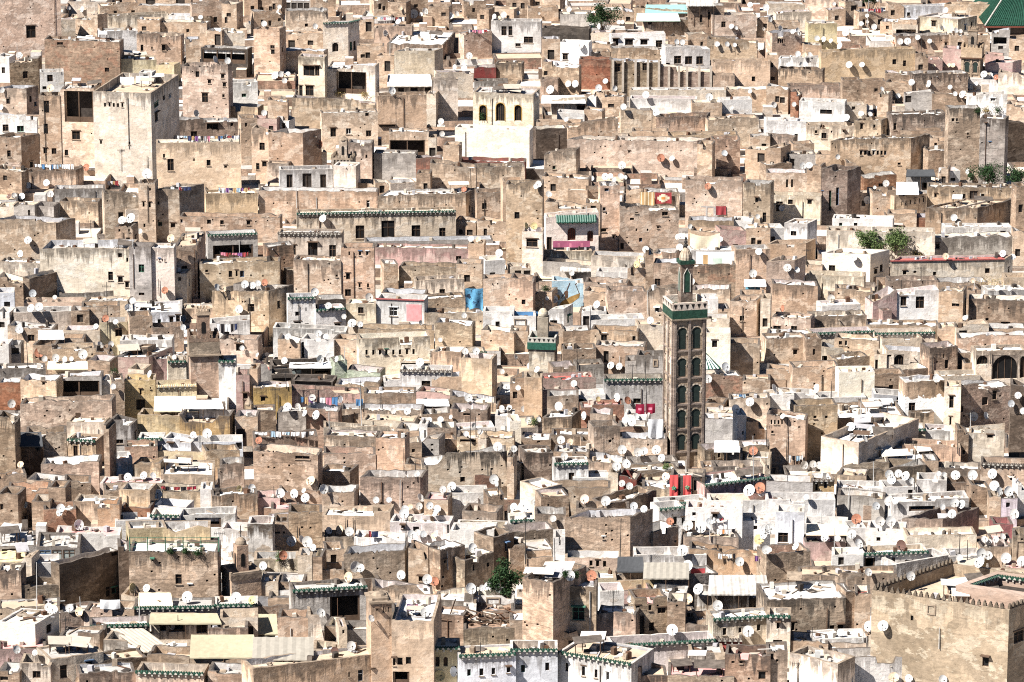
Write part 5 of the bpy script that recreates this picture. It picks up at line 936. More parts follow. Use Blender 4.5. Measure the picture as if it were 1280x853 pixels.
    if h.t == 'C' and root is not None:       # corbelled chimney cap
        cb = MB(); s2 = (P[1] - P[0]).length; rot = Matrix.Rotation(math.atan2(u.y, u.x), 3, 'Z')
        cb.box((cen.x, cen.y, zt + .1), (s2 + .3, h.dd + .3, .2), 0, rot); cb.box((cen.x, cen.y, zt + .32), (s2 * .8, h.dd * .8, .25), 0, rot); cb.lathe([(s2 * .36, 0), (s2 * .3, .18), (s2 * .15, .3), (.03, .36)], (cen.x, cen.y, zt + .45), 10)
        cb.build('chimney_cap', PM['copet'], root, off)
    if h.L.startswith('rooftop veranda glazed'): pass
for h in HS:
    TEAL[0] = 'teal' in h.L
    build_house(h)
# house wall with a painted boat
for h in HS:
    if h.c == 'm' and h.solo:
        P3 = Vector((h.P[0].x, h.P[0].y, 0)); n = Vector((h.u.y, -h.u.x, 0)); off = h.root.location
        pt = lambda px, py, y=.02: on_plane(px, py, P3, n) + n * y
        mb = MB(); hull = [(698, 383), (703, 376.5), (714, 370.5), (725, 366.5), (724, 372), (716, 378), (705, 384.5)]
        mb.poly([pt(*q) for q in hull], 0); mb.poly([pt(*q) for q in ((706, 364), (710, 364), (710, 372), (706, 374))], 1)
        for a, b in (((708, 364), (712, 354)), ((724, 367), (719, 355)), ((706, 365), (702, 373))):
            p, q = pt(*a), pt(*b); mb.bar(p, q, .05, 1, 4)
        mb.poly([pt(697 + 3 * math.cos(t), 372 + 4 * math.sin(t)) for t in [i * .628 for i in range(10)]], 0)
        mb.build('painted_boat', [PM['boat'], PM['brown']], h.root, off)
# court lantern on the big crenellated house
for h in HS:
    if h.L == 'big crenellated ochre house':
        P = h.P; q = lambda s, t: P[0] + (P[1] - P[0]) * s + (P[3] - P[0]) * t; mb, m2 = MB(), MB(); zr = h.zt - 1.3
        c = [q(.45, .28), q(.96, .28), q(.96, .8), q(.45, .8)]; ci = [q(.5, .36), q(.92, .36), q(.92, .74), q(.5, .74)]; z1 = zr + 1.9
        for i in range(4):
            a, b, ia, ib = c[i], c[(i + 1) % 4], ci[i], ci[(i + 1) % 4]
            mb.poly([(a.x, a.y, zr - .1), (b.x, b.y, zr - .1), (b.x, b.y, z1), (a.x, a.y, z1)], 0); mb.poly([(a.x, a.y, z1), (b.x, b.y, z1), (ib.x, ib.y, z1), (ia.x, ia.y, z1)], 0); mb.poly([(ia.x, ia.y, z1), (ib.x, ib.y, z1), (ib.x, ib.y, z1 - 1.2), (ia.x, ia.y, z1 - 1.2)], 0)
            uu = (ib - ia).normalized(); tile_row(m2, ia, ib, z1 - .25, Vector((-uu.y, uu.x)))
        mb.poly([(p.x, p.y, z1 - 1.2) for p in ci], 1)
        mb.build('court_lantern', [W['o'], PM['hole']], h.root, h.root.location); m2.build('tiled_eave', [PM['tile'], PM['mortar']], h.root, h.root.location)
# ---------------------------------------------------------------- stair huts and lower annexes
def block(Pq, z0, zt, par, rr, uo, amp=.05, th=.2, door=None):
    mb = MB(); cen = (Pq[0] + Pq[1] + Pq[2] + Pq[3]) / 4; inn = [p + (cen - p).normalized() * min(th * 1.41, (cen - p).length * .5) for p in Pq]; zr = zt - par
    for e in range(4):
        a, b, ia, ib = Pq[e], Pq[(e + 1) % 4], inn[e], inn[(e + 1) % 4]; L = (b - a).length
        holes = []
        if e == 0 and door: holes = [(L * door - .38, L * door + .38, zr - 99 if door > 1 else max(z0 + .35, zr - 2.0), zr - .15, .2, 'd')] if L > 1.3 else []
        hd, hs, u, n = panel(mb, a, b, z0, zt, holes, rr, amp, uo + e * 5, None, .9)
        for (x1, x2, lo, hi, dep, kd) in hs:
            B0 = Vector((a.x, a.y, 0)); u3 = Vector((u.x, u.y, 0)); o3 = Vector((n.x, n.y, 0)) * dep
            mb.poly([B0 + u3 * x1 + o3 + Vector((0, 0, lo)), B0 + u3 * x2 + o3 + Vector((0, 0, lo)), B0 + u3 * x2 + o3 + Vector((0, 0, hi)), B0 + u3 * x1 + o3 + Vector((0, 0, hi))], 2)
        for (x1, z1), (x2, z2) in zip(hd, hd[1:]):
            o1, o2, i1, i2 = a.lerp(b, x1 / L), a.lerp(b, x2 / L), ia.lerp(ib, x1 / L), ia.lerp(ib, x2 / L)
            mb.poly([(o1.x, o1.y, z1), (o2.x, o2.y, z2), (i2.x, i2.y, z2), (i1.x, i1.y, z1)], 1); mb.poly([(i1.x, i1.y, z1), (i2.x, i2.y, z2), (i2.x, i2.y, zr), (i1.x, i1.y, zr)], 0, [(x1, z1 - z1), (x2, 0), (x2, par), (x1, par)])
    mb.poly([(p.x, p.y, zr) for p in inn], 3)
    return mb
def annexes():
    for h in HS:
        rr = random.Random(h.n * 13 + 9); P = h.P; w = (P[1] - P[0]).length; u = h.u; nb = Vector((-u.y, u.x)); d = h.dd; hg = h.zt - ZC; off = h.root.location if h.solo else None
        if h.c in 'dm' or h.t in ('m', 'M', 'C') or h.pil: continue
        def put(mb, name, c):
            mats = [W[c], cope_mat(c), PM['hole'], RM[rr.choice('wgtcw')]]; solid(mb, h.n)
            if h.solo: mb.build(name, mats, h.root, off)
            else: STUFF['w'].append((mb, mats))
        if w > 4 and d > 3.6 and rr.random() < .5 and not any(q in h.L for q in ('court', 'villa', 'palace')):        # stair hut on the terrace
            sw, sd = rr.uniform(1.5, min(3.2, w * .45)), rr.uniform(1.4, min(2.4, d * .5)); x = rr.uniform(.4, w - sw - .4); bv = (P[3] - P[0]) / d
            q = P[0] + u * x + bv * (d - sd - .4); zt = h.zt + rr.uniform(-.2, 1.0)
            put(block([q, q + u * sw, q + u * sw + bv * sd, q + bv * sd], h.zt - 1.6, zt, rr.uniform(.06, .25), rr, h.n * 3.3, door=rr.choice([None, .5, .4])), 'stair_hut', rr.choice([h.c, h.c, 'w', 'c', 'g', 't']))
        if hg > 4.2 and not h.w and (h.a is None or h.a > 0 or not h.L) and rr.random() < .5 and w > 3.5:      # lower annex against the front
            aw, ad = rr.uniform(.28, .62) * w, rr.uniform(.9, 2.4); x = rr.choice([.02, w - aw - .02, rr.uniform(0, w - aw)]); q = P[0] + u * x - nb * ad; zt = ZC + hg * rr.uniform(.2, .6)
            put(block([q, q + u * aw, q + u * aw + nb * (ad - .02), q + nb * (ad - .02)], 0, zt, rr.uniform(.1, .6), rr, h.n * 5.7), 'annex', rr.choice([h.c, h.c, 't', 'c', 'w', 'T']))
        if w > 6 and d > 4.5 and rr.random() < .5:      # party wall across the terrace
            t = rr.uniform(.25, .75); q = P[0].lerp(P[1], t) + (P[3] - P[0]) * .08; bv = (P[3] - P[0]) * .84; z1 = h.zt + rr.uniform(-.3, .3)
            put(block([q, q + u * .26, q + u * .26 + bv, q + bv], h.zt - 1.6, z1, .01, rr, h.n * 2.1, th=.1), 'party_wall', rr.choice([h.c, 'w', 't']))
annexes()
# ---------------------------------------------------------------- the low roofs between and beyond: nobody could count them
def filler():
    mb = MB(); keys = list('ttTTocgw') + ['t1', 'b2', 'g2', 'c']; mats = [W[k] for k in keys] + [RM[k] for k in 'wgtc'] + [PM['cope'], PM['hole']]
    nk = len(keys); rr = random.Random(99)
    y = 330.0
    while y < 1000:
        half = y * .132 * 1.35 + 25; x = -half
        rowd = rr.uniform(6, 9.5)
        while x < half:
            w = rr.uniform(4.5, 9.5); top = ZC - rr.uniform(.15, 2.6); d = rowd - rr.uniform(0, .8)
            if y > 860: top = ZC + rr.uniform(-1.5, 3.5)
            yaw = rr.uniform(-.12, .12); k = rr.randrange(nk); c = Vector((x + w / 2, y + d / 2 + rr.uniform(-.8, .8)))
            ca, sa = math.cos(yaw), math.sin(yaw); q = [c + Vector((a * ca - b * sa, a * sa + b * ca)) for a, b in ((-w / 2, -d / 2), (w / 2, -d / 2), (w / 2, d / 2), (-w / 2, d / 2))]
            par = rr.choice([.2, .4, .7, .9]); th = .26; qi = [p + (c - p).normalized() * th * 1.4 for p in q]; zr = top - par; uo = rr.uniform(0, 900)
            for e in range(4):
                a, b, ia, ib = q[e], q[(e + 1) % 4], qi[e], qi[(e + 1) % 4]; L = (b - a).length
                mb.poly([(a.x, a.y, 0), (b.x, b.y, 0), (b.x, b.y, top), (a.x, a.y, top)], k, [(uo, top), (uo + L, top), (uo + L, 0), (uo, 0)])
                mb.poly([(a.x, a.y, top), (b.x, b.y, top), (ib.x, ib.y, top), (ia.x, ia.y, top)], nk + 4, [(0, 0)] * 4)
                mb.poly([(ia.x, ia.y, top), (ib.x, ib.y, top), (ib.x, ib.y, zr), (ia.x, ia.y, zr)], k, [(uo, 0), (uo + L, 0), (uo + L, par), (uo, par)])
            mb.poly([(p.x, p.y, zr) for p in qi], nk + rr.randrange(4))
            if rr.random() < .45:   # stair head
                s = rr.uniform(1.2, 2.0); hh = min(ZC + .3 - zr, 2.0) if y < 860 else 2
                if hh > .5: mb.box((c.x + rr.uniform(-1, 1), c.y + rr.uniform(-.5, 1), zr + hh / 2), (s, s * 1.2, hh), k, None, nk + rr.randrange(4))
            x += w + rr.choice([0, 0, 0, .9])
        y += rowd + rr.choice([0, 0, 1.2])
    solid(mb, -1)
    o = mb.build('smaller_medina_roofs', mats); tag(o, 'close packed low roofs filling the gaps between the taller medina houses', 'houses', kind='stuff')
filler()
def merge_stuff():
    mats, idx, mb = [], {}, MB()
    for m, ml in STUFF.get('w', []):
        mp = []
        for q in ml:
            if q.name not in idx: idx[q.name] = len(mats); mats.append(q)
            mp.append(idx[q.name])
        b = MB(); b.v, b.f, b.uv, b.m = m.v, m.f, m.uv, [mp[i] for i in m.m]; mb.add(b)
    o = mb.build('smaller_medina_houses', mats); tag(o, 'the smaller tan and white blocks crowded between the larger medina houses', 'houses', kind='stuff')
merge_stuff()
BVH = BVHTree.FromPolygons(BV_V, BV_F)
def sight(px, py):
    d = ray(px, py).normalized(); hit = BVH.ray_cast(CAM, d)
    if hit[0] is None: return on_level(px, py), Vector((0, 0, 1)), -1
    n = hit[1] if hit[1].dot(d) < 0 else -hit[1]
    return hit[0], n, BV_H[hit[2]]
def below(p, mx=30):
    hit = BVH.ray_cast(Vector(p), Vector((0, 0, -1)), mx)
    return hit[0] if hit[0] else None
# ---------------------------------------------------------------- minarets and turrets
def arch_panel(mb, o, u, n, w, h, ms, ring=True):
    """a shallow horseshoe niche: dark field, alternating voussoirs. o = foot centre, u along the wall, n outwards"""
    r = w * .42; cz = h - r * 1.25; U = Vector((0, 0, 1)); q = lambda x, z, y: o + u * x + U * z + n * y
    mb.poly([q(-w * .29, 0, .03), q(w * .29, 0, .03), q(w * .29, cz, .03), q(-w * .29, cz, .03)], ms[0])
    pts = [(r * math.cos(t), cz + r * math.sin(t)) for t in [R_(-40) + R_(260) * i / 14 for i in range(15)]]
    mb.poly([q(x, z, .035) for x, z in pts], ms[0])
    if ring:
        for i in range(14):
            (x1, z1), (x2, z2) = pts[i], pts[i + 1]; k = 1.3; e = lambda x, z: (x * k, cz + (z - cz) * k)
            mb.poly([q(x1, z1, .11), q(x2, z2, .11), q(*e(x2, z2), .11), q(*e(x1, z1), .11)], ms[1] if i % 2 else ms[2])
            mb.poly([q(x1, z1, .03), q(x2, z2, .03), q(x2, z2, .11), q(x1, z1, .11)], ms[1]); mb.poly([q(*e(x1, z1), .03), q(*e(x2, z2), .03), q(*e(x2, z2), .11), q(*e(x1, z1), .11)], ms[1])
        for s in (-1, 1):
            x = s * w * .38; mb.poly([q(x - .06, 0, .09), q(x + .06, 0, .09), q(x + .06, cz - r * .6, .09), q(x - .06, cz - r * .6, .09)], ms[1])
MIN_BR = wall_mat('minaret_brick', (.42, .315, .235), (.355, .262, .192), (.49, .385, .295), .4, .8, .3)
MATS_M = [MIN_BR, W['c'], PM['tile'], PM['tilel'], PM['pane'], W['t'], PM['mortar'], PM['brown'], W['o'], PM['copet']]
def minaret(label, xl, xr, side, yb, ytop, steps, wall=0, cat='minaret', name='minaret', rows=None, bands=(), rail=None, lantern=None, dome=None, yaw=None, fl=False):
    """steps are sighted rows; every row is turned into a true height at the tower's own distance"""
    p = on_level(xl, yb); Y = p.y; k = ppm(Y); z = lambda y: at_depth((xl + xr) / 2, y, Y).z
    yaw = math.atan2(abs(side), xr - xl) * (1 if side < 0 else -1) if side else 0
    w = (xr - xl) / k / math.cos(yaw); ca, sa = math.cos(yaw), math.sin(yaw)
    fl_, fr_ = on_level(xl, yb), on_level(xr, yb)
    # centre from the near corner
    if side < 0: c = Vector((fl_.x, fl_.y)) + Vector((ca, sa)) * (w / 2) + Vector((-sa, ca)) * (w / 2)
    else: c = Vector((fr_.x, fr_.y)) + Vector((ca, sa)) * (-w / 2) + Vector((-sa, ca)) * (w / 2)
    root = thing(name, (c.x, c.y, 0), label, cat, rz=yaw)
    mb = MB(); zt = z(ytop); rr = random.Random(5)
    Q = [Vector((-w / 2, -w / 2)), Vector((w / 2, -w / 2)), Vector((w / 2, w / 2)), Vector((-w / 2, w / 2))]
    for e in range(4): panel(mb, Q[e], Q[(e + 1) % 4], 0, zt, [], rr, 0, e * 9)
    mb.poly([(q.x, q.y, zt) for q in Q], 0); mb.m = [0] * len(mb.f)
    if fl:
        for i in range(6): mb.bar((-w / 2 + w * (i + .5) / 6, -w / 2 - .04, ZC - 2), (-w / 2 + w * (i + .5) / 6, -w / 2 - .04, zt), w / 16, 0, 6)
    mb.build('shaft', MATS_M[wall], root)
    if rows:
        d = MB(); U = Vector((0, 0, 1))
        for e in (0, 1, 3):
            a, b = Q[e], Q[(e + 1) % 4]; u = Vector(((b - a).x, (b - a).y, 0)) / w; n = Vector((u.y, -u.x, 0)); A3 = Vector((a.x, a.y, 0))
            for x in (.0, .5, 1.0): 
                q = A3 + u * (w * (.04 + .92 * x)) + n * .06; d.box((q.x, q.y, (ZC - 2 + zt) / 2), (.3, .3, zt - ZC + 2), 0, Matrix.Rotation(math.atan2(u.y, u.x), 3, 'Z'))
            for (y0, y1) in rows:
                zb, zh = z(y1), z(y0); m_ = A3 + u * (w / 2) + n * .07
                d.box((m_.x, m_.y, zb - .28), (w, .16, .22), 0, Matrix.Rotation(math.atan2(u.y, u.x), 3, 'Z'))
        d.build('pilasters_and_courses', MIN_BR, root)
        for e in (0, 3, 1):
            a, b = Q[e], Q[(e + 1) % 4]; u = Vector(((b - a).x, (b - a).y, 0)) / w; n = Vector((u.y, -u.x, 0)); A3 = Vector((a.x, a.y, 0))
            for (y0, y1) in rows:
                for x in (.27, .73):
                    am = MB(); o = A3 + u * (w * x) + Vector((0, 0, z(y1))); arch_panel(am, o, u, n, w * .36, z(y0) - z(y1), (0, 1, 2)); am.build('blind_arch', [PM['arch'] if e != 3 else W['c'], MIN_BR, W['c']], root)  # niche fields cream on the sunlit left side, dark elsewhere: light put into colour
    for (y0, y1, mt, ex) in bands:
        b = MB(); zz0, zz1 = z(y1), z(y0); b.box((0, 0, (zz0 + zz1) / 2), (w + ex, w + ex, zz1 - zz0), 0); b.build('tile_band', MATS_M[mt], root)
    if rail:
        y0, y1, mt, ex, kind = rail; b = MB(); z0, z1 = z(y1), z(y0); W2 = (w + ex) / 2
        for e in range(4):
            R3 = Matrix.Rotation(e * math.pi / 2, 3, 'Z')
            c3 = R3 @ Vector((0, -W2 + .12, (z0 + z1) / 2)); b.box(c3, (W2 * 2 - .002 * e, .24, z1 - z0), 0, R3)
            n_ = 6
            for i in range(n_):
                x = -W2 + W2 * 2 * (i + .5) / n_; s = W2 / n_ * .62; hh = z1 - z0
                if kind == 'tri':
                    P3 = [R3 @ Vector(v) for v in ((x - s, -W2 - .02, z1 - hh * .22), (x, -W2 - .02, z0 + hh * .15), (x + s, -W2 - .02, z1 - hh * .22))]; b.poly(P3, 1)
                elif kind == 'mer':
                    b.box(R3 @ Vector((x, -W2 + .12, z1 + .16)), (s * 1.3, .22, .32), 0, R3); b.box(R3 @ Vector((x, -W2 + .12, z1 + .4)), (s * .7, .2, .16), 0, R3)
        b.build('parapet', [MATS_M[mt], PM['pane']], root)
    if lantern:
        lw, y0, y1, mt, arch = lantern; lw = lw / k; b = MB(); z0, z1 = z(y1) - .6, z(y0); b.box((0, 0, (z0 + z1) / 2), (lw, lw, z1 - z0), 0)
        for e in (0, 1, 3):
            R3 = Matrix.Rotation(e * math.pi / 2, 3, 'Z'); o = R3 @ Vector((0, -lw / 2, z0 + (z1 - z0) * .3)); u = R3 @ Vector((1, 0, 0)); n = R3 @ Vector((0, -1, 0)); h = (z1 - z0) * .55
            if arch == 'tile':
                q = lambda x, zz, y: o + u * x + Vector((0, 0, zz)) + n * y; s = lw * .28
                b.poly([q(-s, 0, .03), q(s, 0, .03), q(s, h * .75, .03), q(0, h, .03), q(-s, h * .75, .03)], 1)
                for (x1, z1_), (x2, z2_) in (((-s, 0), (-s, h * .75)), ((-s, h * .75), (0, h)), ((0, h), (s, h * .75)), ((s, h * .75), (s, 0))): b.bar(q(x1, z1_, .04), q(x2, z2_, .04), .05, 2, 4)
            elif arch: b.poly([o + u * x + Vector((0, 0, zz)) + n * .03 for x, zz in arch_pts(lw * .34, h * .8, 6)], 3)
        b.build('lantern', [MATS_M[mt], PM['tile'], PM['mortar'], PM['pane']], root)
        if dome:
            y0, y1, style, mt = dome; b = MB(); z0, z1 = z(y1), z(y0); r = lw * .5; hh = z1 - z0
            if style == 'ribbed':
                b.box((0, 0, z0 - .12), (lw + .35, lw + .35, z(y1 - 0) - z(y1 + 4.5)), 1); b.lathe([(r * .98, 0), (r * 1.0, hh * .25), (r * .9, hh * .5), (r * .66, hh * .75), (r * .3, hh * .95), (.05, hh)], (0, 0, z0), 48, 0, 12, .07, [0, 0, 2, 0])
                for i, rz in enumerate((.3, .24, .17)): b.lathe([(.03, 0), (rz, .2), (rz * .8, .4), (.03, .5)], (0, 0, z1 + i * .42), 8, 3)
                b.bar((0, 0, z1), (0, 0, z1 + 2.0), .04, 3)
            elif style == 'round':
                b.lathe([(r * .92, 0), (r * .95, hh * .3), (r * .82, hh * .6), (r * .5, hh * .87), (.04, hh)], (0, 0, z0), 20, 0); b.bar((0, 0, z1 - .1), (0, 0, z1 + 1.3), .05, 3); b.lathe([(.03, 0), (.14, .14), (.03, .28)], (0, 0, z1 + .5), 8, 3)
            elif style == 'merlon':
                b.box((0, 0, (z0 + z1) / 2 - .1), (lw + .25, lw + .25, hh * .6), 0)
                for e in range(4):
                    R3 = Matrix.Rotation(e * math.pi / 2, 3, 'Z')
                    for i in range(4): b.box(R3 @ Vector((-lw / 2 + lw * (i + .5) / 4, -lw / 2 - .02, z1)), (lw / 7, .2, hh * .55), 0, R3)
            elif style == 'cone': b.lathe([(r * 1.25, 0), (r * 1.25, .15), (r * .7, hh * .5), (.05, hh)], (0, 0, z0), 10, 0)
            b.build('dome', [MATS_M[mt], PM['tile'], PM['copet'], PM['dark']], root)
    return root
minaret('tall square minaret with horseshoe arches and a green tile band', 840.5, 879.5, -9.5, 574, 400, None, 0, rows=[(409, 437), (447, 471), (481, 504), (511.5, 535), (542, 563)], bands=[(388.5, 399.5, 2, .5), (399.3, 401, 9, .7)], rail=(379, 388.6, 1, .5, 'tri'), lantern=(15, 331, 380, 5, 'tile'), dome=(315, 331, 'ribbed', 5))
minaret('small cream minaret with a green tile band and white dome', 661, 693, 4, 457, 438, None, 1, bands=[(428.8, 437.5, 3, .4)], rail=(422.7, 429, 6, .3, 'tri'), lantern=(13.5, 400, 423, 1, None), dome=(389.5, 399, 'round', 1))
minaret('weathered tan brick minaret with a merlon topped lantern', 239, 274, -5, 492, 445, None, 5, bands=[(428, 444, 0, .3), (443.6, 445.6, 9, .7)], rail=(424, 428.5, 8, .3, 'mer'), lantern=(15.5, 397, 424, 8, 'a'), dome=(391, 397.5, 'merlon', 8))
minaret('brown ornate minaret with arched body, near the green pyramid roof', 1203, 1225, 5, 93, 73, None, 0, rows=[(77, 91)], bands=[(72.4, 73.8, 7, .9)], rail=(60, 72.6, 8, .6, 'mer'), lantern=(10.5, 41, 60, 0, 'a'), dome=(37, 41, 'merlon', 0))
minaret('pinkish ochre turret with a round dome and lamp', 290, 326, -15, 758, 726, None, 5, bands=[(720, 726.5, 8, .15)], rail=(717.5, 720.5, 9, .1, ''), lantern=(15, 688, 719, 8, 'a'), dome=(679, 688.5, 'round', 9), name='domed_turret', cat='minaret')
minaret('fluted cream chimney tower with a tiny capped lantern', 415, 440, 4, 234, 200, None, 1, rail=(198, 200.5, 9, .3, 'mer'), lantern=(10, 178, 199, 1, 'a'), dome=(172.5, 178, 'cone', 9), name='chimney_tower', cat='chimney', fl=True)
minaret('little ornate plaster chimney with a low dome', 597, 608, 5, 569, 550, None, 1, lantern=(10, 549, 552, 1, None), dome=(541, 549.5, 'cone', 9), name='chimney', cat='chimney')
minaret('conical capped little chimney at the yellow house', 307, 314, 2, 536, 508, None, 5, lantern=(9, 506, 509, 5, None), dome=(497, 507, 'cone', 9), name='chimney', cat='chimney')
# ---------------------------------------------------------------- mosque roof of green tiles in the upper corner
def mosque_roof():
    Y = on_level(1231, 36).y; P = at_depth(1231, 33, Y); Q = at_depth(1330, 31, Y); wd = Q.x - P.x; dp = 26.0; zE = P.z
    root = thing('mosque_hall', (P.x + wd / 2, Y + dp / 2, 0), 'mosque hall under a big green tiled pyramid roof', 'mosque')
    mb = MB(); hx, hy = wd / 2, dp / 2; ap = Vector((2, 0, zE + 11.5)); n = 34
    for e, (a, b) in enumerate((((-hx, -hy), (hx, -hy)), ((hx, -hy), (hx, hy)), ((hx, hy), (-hx, hy)), ((-hx, hy), (-hx, -hy)))):
        a, b = Vector((*a, zE)), Vector((*b, zE))
        for i in range(n):
            p, q = a.lerp(b, i / n), a.lerp(b, (i + .62) / n); r = a.lerp(b, (i + 1) / n); up = Vector((0, 0, .16))
            pa, qa, ra = p.lerp(ap, .98), q.lerp(ap, .98), r.lerp(ap, .98)
            mb.poly([p, p + up, pa + up, pa][::-1], 1); mb.poly([p + up, q + up, qa + up, pa + up], 0); mb.poly([q + up, q, qa, qa + up][::-1], 1); mb.poly([q, r, ra, qa], 1)
    mb.poly([(-hx, -hy, zE), (hx, -hy, zE), (hx, hy, zE), (-hx, hy, zE)][::-1], 2)
    for sx, sy in ((-1, -1), (1, -1), (1, 1), (-1, 1)): mb.bar((sx * hx, sy * hy, zE + .1), ap + Vector((0, 0, .1)), .16, 3, 6)
    tm = PM['tile']; mb.build('tiled_roof', [plain_mat('green_roof_tile', (.019, .062, .042), .8, .5, 2.0, spec=.05, dirt=.6, dcol=(.02, .05, .036)), tm, PM['frame'], PM['mortar']], root)
    b = MB(); b.box((0, 0, zE / 2 - .2), (wd - 2.4, dp - 2.4, zE - .4), 0); b.build('wall', W['d2'], root)
    c = MB(); c.box((0, -hy + .25, zE - .16), (wd + .3, .5, .3), 0); c.build('eave_board', PM['redwood'], root)
mosque_roof()
# striped green awning by the minaret
def striped():
    p = sight(898, 462)[0]; Y = p.y - 2.5; a, b, c_ = at_depth(880.5, 440, Y + 2.3), at_depth(880.5, 462.5, Y), at_depth(901.5, 461, Y + .6)
    mb = MB(); n = 9
    for i in range(n):
        q1, q2 = b.lerp(c_, i / n), b.lerp(c_, (i + 1) / n); mb.poly([a, q1, q2], i % 2); mb.poly([a - Vector((0, .05, .05)), q2 - Vector((0, 0, .06)), q1 - Vector((0, 0, .06))], i % 2)
    root = thing('striped_awning', (b.x, b.y, below(b + Vector((0, 0, .5))).z if below(b + Vector((0, 0, .5))) else ZC), 'triangular green and white striped awning beside the minaret', 'awning')
    mb.build('canvas', [PM['tilel'], CL['white']], root, root.location).location = (0, 0, 0)
    f = MB(); f.bar(a, c_, .07, 0, 5); f.bar(b, c_, .05, 0, 5); f.bar(a, Vector((a.x, a.y, root.location.z)), .06, 0, 5); f.build('pole', PM['tile'], root, root.location).location = (0, 0, 0)
striped()
for h in HS:
    if 'green tiled canopy and arches' in h.L:
        P3 = Vector((h.P[0].x, h.P[0].y, 0)); n = Vector((h.u.y, -h.u.x, 0)); a, b = on_plane(695, 278, P3, n), on_plane(745, 278, P3, n); eb = MB(); tile_row(eb, Vector((a.x, a.y)), Vector((b.x, b.y)), a.z + .9, Vector((n.x, n.y)), .34, 1.0, .9, (0, 1)); eb.build('tiled_canopy', [PM['tilel'], PM['tile']], h.root, h.root.location)
# ---------------------------------------------------------------- satellite dishes
def dish_meshes(mat, nm):
    mb = MB(); rings = []; seg = 18
    for r in (0, .17, .34, .45, .5):
        rings.append([Vector((r * math.cos(t), -.36 * r * r * 1.2 , r * 1.06 * math.sin(t))) for t in [2 * math.pi * i / seg for i in range(seg)]])
    for a, b in zip(rings, rings[1:]):
        for i in range(seg):
            j = (i + 1) % seg
            mb.poly([a[i], a[j], b[j], b[i]] if a is not rings[0] else [a[0], b[j], b[i]], 0); off = Vector((0, .018, 0))
            mb.poly([p + off for p in ([b[i], b[j], a[j], a[i]] if a is not rings[0] else [b[i], b[j], a[0]])], 0)
    for i in range(seg): mb.poly([rings[-1][i], rings[-1][(i + 1) % seg], rings[-1][(i + 1) % seg] + Vector((0, .018, 0)), rings[-1][i] + Vector((0, .018, 0))], 0)
    arm = MB(); arm.bar((0, -.08, -.5), (0, -.5, -.12), .03, 0, 5); arm.bar((-.4, -.1, -.18), (0, -.5, -.1), .014, 0, 4); arm.bar((.4, -.1, -.18), (0, -.5, -.1), .014, 0, 4); arm.box((0, -.51, -.08), (.10, .13, .11), 1); arm.box((0, .07, -.02), (.12, .14, .16), 0)
    both = MB(); both.add(mb); ar2 = MB(); ar2.v, ar2.f, ar2.uv, ar2.m = arm.v, arm.f, arm.uv, [1] * len(arm.f); both.add(ar2)
    return mb.mesh('dish_reflector_' + nm, [mat], smooth=True), arm.mesh('dish_arm_' + nm, [PM['cope'], PM['dark']]), both.mesh('dish_whole_' + nm, [mat, PM['cope']]), mb, arm
DM = {k: dish_meshes(PM[v], v) for k, v in dict(w='dish', g='dishg', r='dishr', o='disho', y='dishy', p='dishp', d='dishd').items()}
mast = MB(); mast.bar((0, 0, 0), (0, 0, 1), .035, 0, 6); mast.box((0, 0, .03), (.2, .2, .06), 0); MAST = mast.mesh('mast', [PM['metal']])
DISH = []
def dishes():
    order = sorted(range(len(DS)), key=lambda i: -DS[i][2]); solo = set(order[:292]); rest = MB(); rm = []
    for i, (x, y, dm, c) in enumerate(DS):
        rr = random.Random(i * 7 + 1)
        p, n, hid = sight(x, y + dm * .62); wallm = n.z < .5
        Y = p.y - (.45 if wallm else 0)
        cen = at_depth(x, y, Y); Dm = dm / ppm(Y) * .98
        Dm = min(Dm, 1.9)
        tilt, yaw = R_(rr.uniform(8, 40)), R_(rr.gauss(-4, 18) if rr.random() < .75 else rr.uniform(-65, 65))
        rot = Matrix.Rotation(yaw, 4, 'Z') @ Matrix.Rotation(-tilt, 4, 'X')
        if wallm: foot = Vector((cen.x, p.y, cen.z - .15)); hgt = 0
        else: foot = Vector((cen.x, p.y, p.z)); hgt = max(.1, cen.z - p.z)
        if i not in solo:
            M4 = Matrix.Translation(cen) @ rot @ Matrix.Scale(Dm, 4)
            for src, mi in ((DM[c][3], 'wgroypd'.index(c)), (DM[c][4], 7)):
                q = MB(); q.v = [tuple(M4 @ Vector(v)) for v in src.v]; q.f, q.uv, q.m = src.f, src.uv, [mi] * len(src.f); rest.add(q)
            rest.bar(foot, cen + Vector((0, .05, 0)), .04, 7, 5); continue
        root = thing('satellite_dish', foot, None, 'satellite dish', 'satellite dishes on the roofs')
        back = rot @ Vector((0, .08, 0))
        if dm >= 8.6:
            for me, nm in ((DM[c][0], 'reflector'), (DM[c][1], 'feed_arm')):
                o = bpy.data.objects.new(nm, me); col.objects.link(o); o.parent = root; o.matrix_local = Matrix.Translation(cen - foot) @ rot @ Matrix.Scale(Dm, 4)
        else:
            o = bpy.data.objects.new('reflector', DM[c][2]); col.objects.link(o); o.parent = root; o.matrix_local = Matrix.Translation(cen - foot) @ rot @ Matrix.Scale(Dm, 4)
        if wallm or dm < 7.6:
            b = MB(); b.bar((0, 0, 0), cen - foot + back, .035, 0, 5); b.build('bracket' if wallm else 'mast', PM['metal'], root)
        else:
            o = bpy.data.objects.new('mast', MAST); col.objects.link(o); o.parent = root; o.location = (0, .06, 0); o.scale = (1, 1, hgt)
        DISH.append((root, x, y, dm, c, hid))
    o = rest.build('small_satellite_dishes', [PM[k] for k in ('dish', 'dishg', 'dishr', 'disho', 'dishy', 'dishp', 'dishd', 'metal')]); tag(o, 'the smallest and farthest satellite dishes on the medina roofs', 'satellite dishes', kind='stuff')
dishes()
